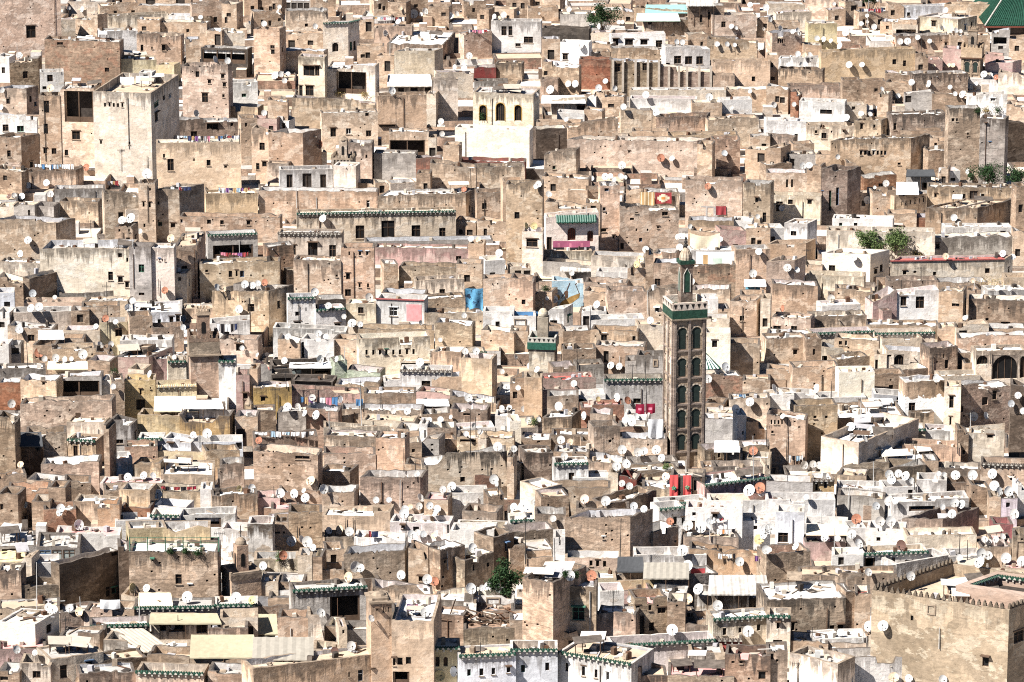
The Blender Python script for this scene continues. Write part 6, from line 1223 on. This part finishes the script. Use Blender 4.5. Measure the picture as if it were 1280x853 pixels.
# ---------------------------------------------------------------- cloth
def sheet(mb, a, b, h, rr, m=0, nx=10, nz=5, fold=.12, th=.02, sag=0, hemj=.1):
    """a hanging cloth between a and b with folds and a wavy hem, both faces and edges"""
    u = (b - a); n = Vector((-u.y, u.x, 0)).normalized() * -1; ph = rr.uniform(0, 6); fq = rr.uniform(6, 11)
    g = []
    for j in range(nz + 1):
        t = j / nz; row = []
        for i in range(nx + 1):
            s = i / nx; q = a + u * s + Vector((0, 0, -h * t * (1 + hemj * math.sin(ph + s * 4) * t) - sag * math.sin(math.pi * s) * 1))
            row.append(q + n * (fold * (t * .8 + .15) * math.sin(s * fq + ph + t)))
        g.append(row)
    o = n * -th
    for j in range(nz):
        for i in range(nx):
            q = [g[j][i], g[j + 1][i], g[j + 1][i + 1], g[j][i + 1]]; mb.poly(q, m); mb.poly([p + o for p in q[::-1]], m)
    return g
GARMENT = ['white', 'coloured', 'mixed']
def wash_lines():
    names = {'mix': 'mixed coloured', 'wht': 'mostly white', 'pnk': 'pink and red', 'blu': 'blue and white', 'drk': 'dark and white', 'red': 'red and black', 'pur': 'purple', 'tan': 'tan and white'}
    for i, (x0, x1, y, h, st) in enumerate(CS):
        rr = random.Random(i + 40); p, n, hid = sight((x0 + x1) / 2, y + h + .8); Y = p.y - (.35 if n.z < .5 else .0)
        a, b = at_depth(x0, y, Y), at_depth(x1, y, Y); k = ppm(Y); base = Vector(((a.x + b.x) / 2, Y, (p.z if n.z > .5 else a.z - h / k)))
        root = thing('washing_line', base, None, 'washing line', 'washing lines on the terraces')
        WASH.append((root, (x0 + x1) / 2, y, names[st]))
        c = MB(); prev = a
        for j in range(1, 9):
            t = j / 8; q = a.lerp(b, t) + Vector((0, 0, -.12 * math.sin(math.pi * t))); c.bar(prev, q, .015, 0, 4); prev = q
        for e in (a, b):
            f = below(e + Vector((0, 0, .1)), 4)
            if f is not None: c.bar(f, e + Vector((0, 0, .15)), .035, 0, 5)
        c.build('cord', PM['dark'], root, base).location = (0, 0, 0)
        L = (b - a).length; x = .1
        while x < L - .3:
            w = min(rr.uniform(.25, .75), L - x - .1); hh = h / k * rr.uniform(.35, 1.0); t0, t1 = x / L, (x + w) / L
            g = MB(); dz = lambda t: Vector((0, 0, -.12 * math.sin(math.pi * t)))
            sheet(g, a.lerp(b, t0) + dz(t0), a.lerp(b, t1) + dz(t1), hh, rr, 0, 5, 3, .06)
            g.build('garment', CL[rr.choice(SETS[st])], root, base).location = (0, 0, 0)
            x += w + rr.uniform(.02, .16)
WASH = []
wash_lines()
DRAPE_L = {'white': 'white sheet drying on a terrace line', 'cream': 'cream cloth', 'blue': 'crumpled bright blue tarpaulin hung against a wall', 'red': 'red cloth', 'bluestrip': 'blue tarpaulin strip'}
def drapes():
    seen = {}
    for i, (x0, x1, y0, y1, c, L) in enumerate(RS):
        rr = random.Random(i + 90); p, n, hid = sight((x0 + x1) / 2, y1 - .5); p2, n2, _ = sight((x0 + x1) / 2, (y0 + y1) / 2)
        Y = min(p.y, p2.y if n2.z < .5 else p.y) - .22; a, b = at_depth(x0, y0, Y), at_depth(x1, y0, Y); h = a.z - at_depth(x0, y1, Y).z
        big = (x1 - x0) * (y1 - y0) > 250
        mb = MB(); base = Vector(((a.x + b.x) / 2, Y, a.z - h)); cm = {'redrug': 'red', 'whitepink': 'white', 'bluestrip': 'blue'}.get(c, c)
        g = sheet(mb, a, b, h, rr, 0, 16, 8, .28 if c in ('blue', 'silver', 'cream') else .08, .03, .5 if c == 'cream' else .05, .16 if c in ('blue', 'cream') else .04)
        mats = [CL[cm]]
        nx, nz = 16, 8
        def patch(cond, mt):
            mats.append(CL[mt]); mi = len(mats) - 1
            for j in range(nz):
                for q in range(nx):
                    if cond((q + .5) / nx, (j + .5) / nz): mb.m[(j * nx + q) * 2] = mi
        if c == 'redrug': patch(lambda s, t: .1 < abs(s - .5) + abs(t - .5) * .9 < .42 and .08 < t < .92, 'cream'); patch(lambda s, t: abs(s - .5) + abs(t - .5) < .16, 'orange')
        if c == 'mauve': patch(lambda s, t: int(s * 16) % 5 == 2 and .2 < t < .7, 'pink'); patch(lambda s, t: t > .8, 'black')
        if c == 'whitepink': patch(lambda s, t: s > .45 and t > .5, 'pgreen'); patch(lambda s, t: s > .7 and t > .35, 'white'); patch(lambda s, t: .2 < s < .33 and t > .3, 'tan')
        if c == 'blue': mats[0] = CL['blue_tarp']
        if c == 'maroon': patch(lambda s, t: (s - .5) ** 2 + (t - .5) ** 2 < .03, 'pink')
        if c == 'tan': patch(lambda s, t: int(s * 16) % 4 == 1, 'cream')
        if L is None:
            L = {'white': ['pair of white sheets beside the pale yellow house, left one', 'pair of white sheets beside the pale yellow house, right one'][min(seen.get(c, 0), 1)], 'blue': 'crumpled bright blue tarpaulin hung against a tan wall', 'bluestrip': ['strip of blue washing along a pale wall', 'small blue tarpaulin below the pink terrace wall'][min(seen.get(c, 0), 1)], 'red': 'pinkish red cloth'}.get(c, c + ' cloth hung on a wall')
        seen[c] = seen.get(c, 0) + 1
        o = mb.build({'redrug': 'rug', 'tan': 'rug', 'mauve': 'rug', 'blue': 'tarpaulin', 'silver': 'tarpaulin', 'bluestrip': 'tarpaulin'}.get(c, 'cloth'), mats, None, base)
        tag(o, L, 'rug' if 'rug' in L else ('tarpaulin' if 'tarp' in L else 'cloth'))
drapes()
def awnings():
    for i, (x0, x1, y0, y1, c, L) in enumerate(AS):
        rr = random.Random(i + 300); p, n, hid = sight((x0 + x1) / 2, min(y1 + 2, 850)); Yf = p.y - (1.2 if n.z < .5 else .2)
        a, b = at_depth(x0, y1, Yf), at_depth(x1, y1, Yf); dd = .4
        slope = math.tan(R_(14 if c not in ('green', 'dark') else 20))
        while dd < 14:
            q = at_depth(x0, y0, Yf + dd)
            if q.z - a.z <= dd * slope: break
            dd += .1
        c2, d2 = at_depth(x0 + (x1 - x0) * .02, y0, Yf + dd), at_depth(x1 - (x1 - x0) * (.06 if c != 'metaltan' else .0), y0, Yf + dd)
        if c == 'metaltan' and x0 > 20 and x1 < 240: c2 = at_depth(x0, y0, Yf + dd); d2 = at_depth(x0 + (x1 - x0) * .5, y0, Yf + dd); a = at_depth(x0 + (x1 - x0) * .5, y1, Yf)
        mat = {'metal': CL['metal'], 'metaltan': CL['sheet2'] if 20 < x0 < 300 else CL['sheet'], 'grey': RM['m'], 'green': CL['pgreen'], 'tan': CL['cream']}.get(c, CL.get(c, CL['white']))
        base = Vector(((a.x + b.x) / 2, (a.y + c2.y) / 2, a.z)); fl = below(base, 8)
        if fl is not None: base.z = fl.z
        root = thing('awning', base, L, 'awning'); mb = MB(); nx, ny = 14, 6; g = []
        cloth_ = c not in ('metal', 'metaltan', 'grey')
        for j in range(ny + 1):
            row = []
            for q in range(nx + 1):
                s, t = q / nx, j / ny; P = a.lerp(b, s).lerp(c2.lerp(d2, s), t)
                P.z += (-.22 * math.sin(math.pi * s) * math.sin(math.pi * t) if cloth_ else (.05 if q % 2 else 0)) + rr.uniform(-.02, .02)
                row.append(P)
            g.append(row)
        for j in range(ny):
            for q in range(nx):
                f = [g[j][q], g[j][q + 1], g[j + 1][q + 1], g[j + 1][q]]; mb.poly(f, 0); mb.poly([v - Vector((0, 0, .05)) for v in f[::-1]], 0)
        for q in range(nx): mb.poly([g[0][q] - Vector((0, 0, .14)), g[0][q + 1] - Vector((0, 0, .14)), g[0][q + 1], g[0][q]], 0)
        mb.build('canopy', mat, root, base).location = (0, 0, 0)
        for e in (a, b, a.lerp(b, .5)):
            f = below(e - Vector((0, 0, .1)), 7); z = f.z if f is not None else e.z - 2.2
            pb = MB(); pb.bar(Vector((e.x, e.y + .06, z)), e + Vector((0, .06, -.05)), .05, 0, 5); pb.build('pole', PM['frame'], root, base).location = (0, 0, 0)
awnings()
def flags():
    for i, (x0, x1, y0, y1) in enumerate(FS):
        p, n, _ = sight((x0 + x1) / 2, y1 + .5); Y = p.y - .4
        for h in HS:
            if 'two red flags' in h.L: Y = h.P[0].y - .3
        rr = random.Random(i); a, b = at_depth(x0, y0, Y), at_depth(x1, y0, Y); hh = a.z - at_depth(x0, y1, Y).z; base = Vector(((a.x + b.x) / 2, Y, a.z - hh)); mb = MB(); sheet(mb, a, b, hh, rr, 0, 8, 8, .06, .03, 0, .03)
        c = (a + b) / 2 - Vector((0, .16, hh * .5)); r = (b - a).length * .3; pt = [c + Vector((r * math.sin(2 * math.pi * k / 5), 0, r * math.cos(2 * math.pi * k / 5))) for k in range(5)]
        for k in range(5): mb.bar(pt[k], pt[(k + 2) % 5], .045, 1, 4)
        o = mb.build('flag', [CL['flag'], CL['green']], None, base); tag(o, 'red flag with green star, ' + ('at the cage corner, leftmost' if i == 0 else 'nearer the open bars, rightmost'), 'flag', 'red flags on the rooftop cage')
flags()
for (x0, x1, y0, y1) in RLS:
    p = on_level(x0, 758); Y = None
    for h in HS:
        if 'green railing' in h.L: Y = h.P[0].y + .4; zt = h.zt
    a, b = at_depth(x0, y1, Y), at_depth(x1, y1, Y); a.z = b.z = zt; hh = at_depth(x0, y0, Y).z - zt; root = thing('railing', (a + b) / 2, 'green metal railing along the stone terrace', 'railing')
    fm = MB()
    for t in (.3, .65, 1.0): fm.bar(a + Vector((0, 0, hh * t)), b + Vector((0, 0, hh * t)), .03, 0, 5)
    fm.build('rails', PM['rail'], root, root.location).location = (0, 0, 0)
    for i in range(6):
        q = a.lerp(b, i / 5); pb = MB(); pb.bar(q - Vector((0, 0, .1)), q + Vector((0, 0, hh * 1.05)), .06, 0, 5); pb.build('post', PM['rail'], root, root.location).location = (0, 0, 0)
# ---------------------------------------------------------------- aerial masts
ML = [(151, 186, 213), (184, 195, 213), (135, 353, 425), (199, 349, 370), (114, 275, 300), (452, 485, 532), (476, 477, 510), (588, 510, 567), (616, 480, 515), (500, 600, 634), (344, 485, 512), (452, 476, 512), (722, 437, 462), (809, 452, 527), (755, 532, 572), (942, 545, 607), (774, 445, 462), (857, 575, 592),
      (1075, 497, 527), (983, 521, 577), (1144, 555, 577), (1092, 577, 607), (1143, 597, 612), (1190, 567, 582), (1197, 537, 567), (46, 703, 762), (81, 770, 840), (174, 748, 777), (274, 665, 695), (485, 735, 765), (507, 648, 687), (432, 648, 662), (442, 648, 665), (372, 658, 672), (657, 648, 705), (694, 673, 710), (775, 648, 700), (887, 645, 675), (895, 645, 682),
      (1043, 660, 687), (1199, 668, 695), (1209, 675, 705), (997, 828, 853), (1066, 845, 853), (495, 140, 162), (371, 221, 260), (589, 211, 236), (810, 363, 393), (1083, 0, 50), (150, 533, 552), (265, 545, 562), (505, 560, 590), (520, 575, 600), (395, 480, 500), (640, 560, 580), (35, 428, 460), (250, 515, 560), (1127, 350, 372), (1060, 610, 640), (560, 690, 712)]
def masts():
    for i, (x, y0, y1) in enumerate(ML):
        rr = random.Random(i + 500); p, n, hid = sight(x, y1); Y = p.y - (.15 if n.z < .5 else 0); f = Vector((at_depth(x, y1, Y).x, Y, p.z)); top = at_depth(x, y0, Y)
        root = thing('aerial_mast', f, None, 'aerial', 'thin aerial masts on the roofs'); b = MB(); h = top.z - f.z; lean = rr.uniform(-.04, .04) * h
        b.bar((0, 0, 0), (lean, 0, h), .06, 0, 5, .035); b.build('pole', PM['dark'] if rr.random() < .7 else PM['metal'], root)
        if i % 2 == 0 and h > 2:
            q = MB(); q.bar((lean * .9 - .6, 0, h * .93), (lean * .9 + .6, 0, h * .93), .02, 0, 4)
            for k in range(6): xx = lean * .9 - .55 + k * .22; q.bar((xx, -.3, h * .93), (xx, .3, h * .93), .015, 0, 4); q.bar((xx, 0, h * .93 - .22), (xx, 0, h * .93 + .22), .015, 0, 4)
            q.build('antenna', PM['dark'], root)
        MAST_T.append((root, x, y0, h))
MAST_T = []
def more_masts():
    rr = random.Random(1234)
    for h in sorted(HS, key=lambda h: rr.random())[:46]:
        if h.yt < 20 or h.area < 2: continue
        ML.append((rr.uniform(h.x0 + 2, h.x1 - 2), h.yt - rr.uniform(8, 26), h.yt + .6))
more_masts()
masts()
def plank_heap():
    rr = random.Random(8); p, n, _ = sight(620, 775); root = thing('plank_heap', p, 'heap of broken brown planks on a collapsed roof', 'plank heap'); mb = MB()
    for i in range(46):
        a = Vector((rr.uniform(-5, 5), rr.uniform(-1.2, 1.2), rr.uniform(0, .5))); d = Vector((rr.gauss(0, 1), rr.gauss(0, .5), rr.gauss(0, .35))).normalized() * rr.uniform(.6, 2.2); mb.bar(a, a + d, rr.uniform(.05, .1), rr.choice([0, 0, 1, 2]), 4)
    mb.build('planks', [PM['frame'], PM['brown'], PM['wood']], root)
plank_heap()
# ---------------------------------------------------------------- trees
def leaf_mat(n, a, b):
    m, nt, bs = new_mat(n, .7); g = G(nt); geo = g.n('ShaderNodeNewGeometry'); c = g.mix(geo.outputs['Random Per Island'], a, b); nt.links.new(c, bs.inputs['Base Color'])
    bs.inputs['Subsurface Weight'].default_value = 0; return m
LF = [leaf_mat('leaf_dark', (.012, .032, .012), (.035, .065, .022)), leaf_mat('leaf_olive', (.05, .085, .03), (.13, .17, .06)), leaf_mat('leaf_dry', (.20, .14, .06), (.32, .25, .11))]
def tree(x, y, rx, ry, yb, label, mat=0, name='tree', n=1500, clumps=16, seed=1, z_foot=None, cat=None):
    rr = random.Random(seed); Y = on_level(x, yb).y; k = ppm(Y); c = at_depth(x, y, Y); RX, RZ = rx / k, ry / k
    foot = Vector((c.x, Y, z_foot if z_foot is not None else 0)); root = thing(name, foot, label, cat or name)
    t = MB(); top = c - foot; t.bar((0, 0, 0), top * .8, .28 if name == 'tree' else .07, 0, 7, .1 if name == 'tree' else .03); cl = []
    for i in range(clumps):
        v = Vector((rr.gauss(0, 1), rr.gauss(0, 1), rr.gauss(0, 1))).normalized() * rr.uniform(.35, 1.08); q = top + Vector((v.x * RX * .85, v.y * RX * .8, v.z * RZ * .85 )); cl.append((q, rr.uniform(.28, .5) * min(RX, RZ)))
        t.bar(top * .6, q, .07 if name == 'tree' else .025, 0, 5, .02)
    t.build('trunk', PM['bark'], root); lf = MB(); s0 = max(.14, 1.1 / k)
    for i in range(n):
        q, r = rr.choice(cl); v = Vector((rr.gauss(0, 1), rr.gauss(0, 1), rr.gauss(0, 1))).normalized() * r * (rr.random() ** .4) * (1.25 if rr.random() < .12 else 1); p = q + v; s = s0 * rr.uniform(.6, 1.4)
        a = Vector((rr.gauss(0, 1), rr.gauss(0, 1), rr.gauss(0, 1))).normalized(); b = a.cross(Vector((rr.gauss(0, 1), rr.gauss(0, 1), rr.gauss(0, 1)))).normalized()
        lf.poly([p - a * s, p + b * s * .5, p + a * s, p - b * s * .5], 0)
    lf.build('crown', LF[mat], root); return root
tree(754, 17, 26, 17, 37, 'dense dark green tree rising between the top rows of roofs', 0, n=2600, clumps=22, seed=3)
tree(1090, -3, 17, 10, 10, 'dark tree crown cut by the upper photo border', 0, n=1200, seed=4)
tree(1234, 217, 24, 17, 236, 'dark leafy tree below the grey stone tower', 0, n=2400, clumps=20, seed=5)
tree(1271, 221, 18, 14, 236, 'smaller dark tree crown at the margin by the courtyard wall', 0, n=1500, seed=6)
tree(1088, 299, 26, 16, 328, 'lower bushy shrub against the plain pale wall', 1, 'shrub', 2600, 22, 7, ZC - 1)
tree(1119, 302, 20, 22, 329, 'taller bushy shrub against the plain pale wall', 1, 'shrub', 2600, 20, 8, ZC - 1)
tree(1146, 318, 8, 8, 328, 'thin dry bush at the foot of the pale wall', 2, 'shrub', 300, 8, 9, ZC - 1)
tree(631, 722, 25, 21, 752, 'bushy dark green tree between the brown flank walls', 0, n=3200, clumps=26, seed=10)
tree(1229, 461, 9, 6, 470, 'dry yellowish grass clump before the arcade', 2, 'shrub', 300, 8, 12, ZC - .5)
def potted():
    spec = [(1222, 138, 5, 4, 0, 'green potted plant at the left of the stone tower top'), (1232, 138, 6, 4, 2, 'reddish dry plant in the middle of the stone tower top'), (1247, 137, 6, 5, 0, 'taller potted plant at the tower right corner'), (628, 142, 4, 5, 1, 'potted bush between the arched villa windows'), (603, 145, 4, 6, 0, 'potted bush before the first villa arch'), (108, 484, 6, 6, 0, 'dark potted plant in the open rooftop porch'), (143, 465, 6, 6, 0, 'leafy plant beside the porch house chimney'),
            (232, 688, 5, 4, 0, 'first green plant behind the green railing'), (247, 690, 6, 4, 0, 'second green plant behind the green railing'), (213, 688, 5, 4, 0, 'small plant at the left end of the green railing'), (706, 717, 4, 5, 0, 'plant in the passage beside brick box house'), (720, 718, 4, 5, 0, 'second plant beside the white dome dish'), (682, 360, 6, 4, 0, 'plants on the shelf above the painted boat'), (833, 583, 6, 4, 1, 'green weeds on a roof near the minaret base'), (667, 527, 6, 6, 1, 'yellow green weeds between two dishes'), (424, 117, 7, 4, 2, 'dry grass tuft on the ruined ledge, left'), (455, 118, 7, 4, 2, 'dry grass tuft on the ruined ledge, right'), (1240, 352, 24, 5, 2, 'dry grass strip on a rubble roof edge') , (349, 695, 5, 7, 1, 'spiky green plant before the rusty dish')]
    for i, (x, y, rx, ry, m, L) in enumerate(spec):
        p, n, hid = sight(x, y + ry); Y = p.y; k = ppm(Y); c = at_depth(x, y, Y); rr = random.Random(i + 700); root = thing('plant', Vector((c.x, Y, p.z)), L, 'plant'); lf = MB(); o = c - root.location; s0 = max(.12, 1.0 / k)
        for _ in range(220):
            v = Vector((rr.gauss(0, .45) * rx / k, rr.gauss(0, .4) * rx / k - .2, rr.gauss(0, .45) * ry / k)); a = Vector((rr.gauss(0, 1), rr.gauss(0, 1), rr.gauss(0, 1) + .5)).normalized() * s0 * rr.uniform(.6, 1.3); b = a.cross(Vector((rr.gauss(0, 1), 1, rr.gauss(0, 1)))).normalized() * s0 * .35
            q = o + v; lf.poly([q - a, q + b, q + a, q - b], 0)
        lf.build('leaves', LF[m], root); t = MB(); t.bar((0, 0, 0), o, .05, 0, 5); t.build('stem', PM['bark'], root)
potted()
# ---------------------------------------------------------------- rubble, planks and sheets lying about on the roofs
def debris():
    rr = random.Random(77); mb = MB(); mats = [CL['sheet2'], PM['copet'], PM['frame'], PM['metal'], PM['brown'], CL['metal'], PM['cope'], PM['hole'], CL['grey'], PM['wood']]
    for h in HS:
        
        P = h.P; A_ = (P[1] - P[0]).length * h.dd; par = .5
        for _ in range(int(min(22, A_ / 2.8))):
            q = P[0] + (P[1] - P[0]) * rr.uniform(.1, .9) + (P[3] - P[0]) * rr.uniform(.25, .9); f = below((q.x, q.y, h.zt + .02), 2.4)
            if f is None: continue
            r = Matrix.Rotation(rr.uniform(0, 3), 3, 'Z') @ Matrix.Rotation(rr.uniform(-.2, .2), 3, 'X'); t = rr.random()
            if t < .14 and h.dd > 4:
                a_, b_, hh = rr.uniform(1.4, 3.4), rr.uniform(1.0, 1.9), rr.uniform(.6, 1.5); r2 = Matrix.Rotation(rr.uniform(-.3, .3), 3, 'Z') @ Matrix.Rotation(rr.uniform(.08, .4), 3, 'X') @ Matrix.Rotation(rr.uniform(-.12, .12), 3, 'Y'); mb.box((f.x, f.y, f.z + hh), (a_, b_, .05), rr.choice([0, 0, 1, 3, 3, 5, 6, 6, 8, 8, 2]), r2)
                for sx in (-1, 1): mb.bar((f.x + sx * a_ * .42, f.y - b_ * .3, f.z), (f.x + sx * a_ * .42, f.y - b_ * .3, f.z + hh - .1), .05, 2, 4)
                continue
            if t < .35: s = (rr.uniform(.15, .5), rr.uniform(.15, .5), rr.uniform(.1, .4))
            elif t < .6: s = (rr.uniform(1.0, 2.8), .14, .08)
            elif t < .8: s = (rr.uniform(.4, 1.3), rr.uniform(.3, .9), .05)
            else: s = (rr.uniform(.3, .6), rr.uniform(.3, .6), rr.uniform(.35, .8))
            mb.box((f.x, f.y, f.z + s[2] / 2 + .04), s, rr.choice([0, 0, 1, 1, 2, 3, 4, 5, 6, 6, 7, 8, 8, 9]), r)
    o = mb.build('rooftop_debris', mats); tag(o, 'odds and ends of rubble, planks and sheets lying on the roofs', 'debris', kind='stuff')
debris()
EXPOSURE = 1.22
# ---------------------------------------------------------------- ground
gm = MB(); gm.poly([(-900, 60, 0), (900, 60, 0), (900, 6000, 0), (-900, 6000, 0)], 0); g_ = gm.build('ground', plain_mat('earth', (.30, .23, .16), .95, .3, .05)); g_['kind'] = 'structure'
# ---------------------------------------------------------------- labels
CW = {'t': 'tan', 't1': 'tan', 't2': 'tan', 'T': 'brown', 'T1': 'stone', 'T2': 'grey', 'o': 'ochre', 'o1': 'ochre', 'c': 'cream', 'c2': 'cream', 'w': 'white', 'w2': 'white', 'w3': 'whitewashed', 'u1': 'white', 'u2': 'blue', 'm': 'blue', 'g': 'grey', 'g1': 'grey', 'g2': 'grey', 'k': 'pink', 'k2': 'pinkish', 'k3': 'terracotta', 'k4': 'lavender', 'k5': 'pinkish', 'y': 'yellow', 'y1': 'pale yellow', 'y2': 'ochre', 'y3': 'mustard', 'b': 'brick', 'b2': 'brick', 'r': 'red', 'r2': 'red', 'd': 'dark', 'd2': 'dark', 'v2': 'greenish'}
LM = [(858, 470, 'tall minaret'), (712, 290, 'green-canopied pavilion'), (155, 165, 'tall cream tower house'), (625, 130, 'arched cream villa'), (482, 280, 'long palace wall'), (711, 365, 'painted blue wall'), (1258, 18, 'green pyramid roof'), (676, 425, 'small green-banded minaret'), (256, 440, 'tan brick minaret'), (1214, 65, 'brown ornate minaret'), (592, 375, 'blue tarpaulin'), (843, 610, 'red flags'), (747, 672, 'brick box house'), (1170, 770, 'crenellated ochre house'), (631, 722, 'bushy dark tree'), (754, 18, 'high dark tree'), (1105, 302, 'wall shrubs'), (255, 540, 'ochre terrace'), (350, 500, 'mustard house'), (1245, 455, 'shaded arcade'), (303, 710, 'domed turret'), (100, 500, 'brown porch house'), (620, 830, 'white eaved wing'), (1050, 725, 'white three-opening house'), (1245, 155, 'grey stone tower'), (100, 335, 'big blank cream house'), (1040, 180, 'seven-slit house'), (828, 95, 'buttressed wall'), (1040, 250, 'three-slot block'), (1185, 250, 'courtyard wall'), (490, 440, 'eight-window cream house'), (590, 470, 'ochre cube house'), (360, 590, 'rough brick house'), (440, 745, 'open kitchen house'), (535, 810, 'ochre chimney tower'), (715, 780, 'big-windowed brick house'), (1110, 560, 'open courtyard house'), (1140, 545, 'tiled pavilion'), (60, 670, 'corrugated shed'), (900, 660, 'white terrace with washing'), (275, 780, 'long yellow awning'), (430, 115, 'barred loggia house'), (100, 130, 'huge open loggia'), (790, 265, 'red rug'), (985, 120, 'pale yellow block')]
def rel(x, y):
    b = sorted(LM, key=lambda l: (l[0] - x) ** 2 + ((l[1] - y) * 1.4) ** 2)[0]; dx, dy = x - b[0], y - b[1]; dd = math.hypot(dx, dy)
    if dd < 9: return 'at', b
    if abs(dy) > abs(dx) * 1.1: r = 'below' if dy > 0 else 'above'
    else: r = 'right of' if dx > 0 else 'left of'
    return r, b
ORD = ['', 'second', 'third', 'fourth', 'fifth', 'sixth', 'seventh', 'eighth', 'ninth', 'tenth', 'eleventh', 'twelfth', 'thirteenth', 'fourteenth', 'fifteenth', 'sixteenth', 'seventeenth', 'eighteenth', 'nineteenth', 'twentieth']
def assign(items, base_of):
    """give every item a label of its own: those that would read alike are told apart by their order outwards from the landmark"""
    grp = {}
    for it in items:
        b, dist = base_of(it); grp.setdefault(b, []).append((dist, it))
    out = {}
    for b, l in grp.items():
        for i, (d_, it) in enumerate(sorted(l, key=lambda q: q[0])): out[it] = (ORD[i] + ' ' if i else '') + b
    return out
SOLO = [h for h in HS if h.solo]; used = set()
def hbase(n):
    h = HS[n]; x, y = (h.x0 + h.x1) / 2, (h.yt + h.yb) / 2; r, b = rel(x, y); w, t = h.x1 - h.x0, h.yb - h.yt
    size = 'long low' if w > t * 3 else ('tall narrow' if t > w * 1.3 else ('small' if w * t < 260 else 'broad'))
    noun = 'wall' if h.kind == 'terrace_wall' else 'house'
    ex = ''
    if h.t == 'g': ex = ' with tiled eave'
    elif h.s > 6: ex = ' with shaded flank'
    elif len(h.w) >= 2: ex = ' with %s windows' % {2: 'two', 3: 'three', 4: 'four'}.get(len(h.w), 'several')
    elif h.rc == 'w': ex = ' with white roof'
    elif h.rc in ('k', 'r'): ex = ' with reddish roof'
    return '%s %s %s%s %s the %s' % (size, CW[h.c], noun, ex, r, b[2]), math.hypot(x - b[0], y - b[1])
HL = assign([h.n for h in SOLO if not h.L], hbase)
for h in SOLO:
    L = h.L or HL[h.n]
    if L in used:
        r, b = rel((h.x0 + h.x1) / 2, h.yt); L = L + ' %s the %s' % (r, b[2])
    used.add(L); h.label = L
    if len(L.split()) < 4: L += ' among the roofs'
    h.root['label'] = L
    if h.kind == 'terrace_wall': h.root['group'] = 'plain terrace walls of the medina'
    else: h.root['group'] = 'houses of the hillside medina'
# dishes: by colour, size and what they stand on
DC = {'w': 'white', 'g': 'grey', 'r': 'rust red', 'o': 'ochre', 'y': 'yellow', 'p': 'rust blotched', 'd': 'dark brown'}
by = {}
for i, (root, x, y, dm, c, hid) in enumerate(DISH):
    key = ('h', hid) if hid >= 0 and HS[hid].solo and len(HS[hid].label.split()) <= 11 else ('l',) + rel(x, y)[:1] + (rel(x, y)[1][2],)
    by.setdefault((key, c), []).append((x, i))
PO = ['first', 'second', 'third', 'fourth', 'fifth', 'sixth', 'seventh', 'eighth', 'ninth', 'tenth', 'eleventh', 'twelfth', 'thirteenth', 'fourteenth', 'fifteenth']
for (key, c), l in by.items():
    l.sort()
    for j, (x, i) in enumerate(l):
        root = DISH[i][0]; pre = DC[c] + ' dish'
        if len(l) == 2: pre = ('left ' if j == 0 else 'right ') + pre
        elif len(l) > 2: pre = PO[j] + ' ' + pre + (' from left' if j else '')
        tail = ('on the ' + HS[key[1]].label) if key[0] == 'h' else ('%s the %s' % (key[1], key[2]))
        L = pre + ' ' + tail
        if len(L.split()) > 16: L = ' '.join(L.split()[:16])
        if len(L.split()) < 4: L += ' on a roof'
        if L in used: L = ('small ' if DISH[i][3] < 9 else 'large ') + L
        used.add(L); root['label'] = L
def plain(lst, noun, adj=None):
    o = assign(list(range(len(lst))), lambda i: ('%s %s %s the %s' % ((adj(lst[i]),) + (noun,) + (rel(lst[i][1], lst[i][2])[0], rel(lst[i][1], lst[i][2])[1][2])), 0 + math.hypot(lst[i][1] - rel(lst[i][1], lst[i][2])[1][0], lst[i][2] - rel(lst[i][1], lst[i][2])[1][1])))
    for i, L in o.items(): lst[i][0]['label'] = L
plain(WASH, 'washing line', lambda q: q[3]); plain(MAST_T, 'aerial mast', lambda q: 'tall thin' if q[3] > 4.5 else 'short thin')
# ---------------------------------------------------------------- daylight, sky and camera
LD = Vector((.80, .50, -1.02)).normalized()
sun = bpy.data.lights.new('sun', 'SUN'); sun.energy = 5.0; sun.angle = R_(.5); sun.color = (1.0, .96, .90); so = bpy.data.objects.new('sun', sun); col.objects.link(so); so.rotation_euler = LD.to_track_quat('-Z', 'Y').to_euler(); so.location = (-200, 200, 300)
w = bpy.data.worlds.new('World'); sc.world = w; w.use_nodes = True; nt = w.node_tree; bg = nt.nodes['Background']; sky = nt.nodes.new('ShaderNodeTexSky'); sky.sky_type = 'NISHITA'; sky.sun_disc = False
sky.sun_elevation = math.asin(-LD.z); sky.sun_rotation = math.atan2(-LD.x, -LD.y); sky.dust_density = .15; sky.air_density = .4
nt.links.new(sky.outputs[0], bg.inputs[0]); bg.inputs[1].default_value = .05
cam = bpy.data.cameras.new('camera'); cam.sensor_width = 36; cam.lens = 36 * FPX / 1280; cam.clip_start = 1; cam.clip_end = 8000; co_ = bpy.data.objects.new('camera', cam); col.objects.link(co_)
co_.location = CAM; co_.rotation_euler = (math.pi / 2 - PITCH, 0, 0); sc.camera = co_
sc.view_settings.view_transform = 'Standard'; sc.view_settings.look = 'None'; sc.view_settings.exposure = EXPOSURE; sc.view_settings.gamma = 1
sc.cycles.max_bounces = 4; sc.cycles.diffuse_bounces = 1; sc.cycles.glossy_bounces = 1; sc.cycles.transmission_bounces = 0; sc.cycles.use_denoising = False; sc.cycles.denoiser = 'OPENIMAGEDENOISE'
sc.cycles.filter_width = 1.1
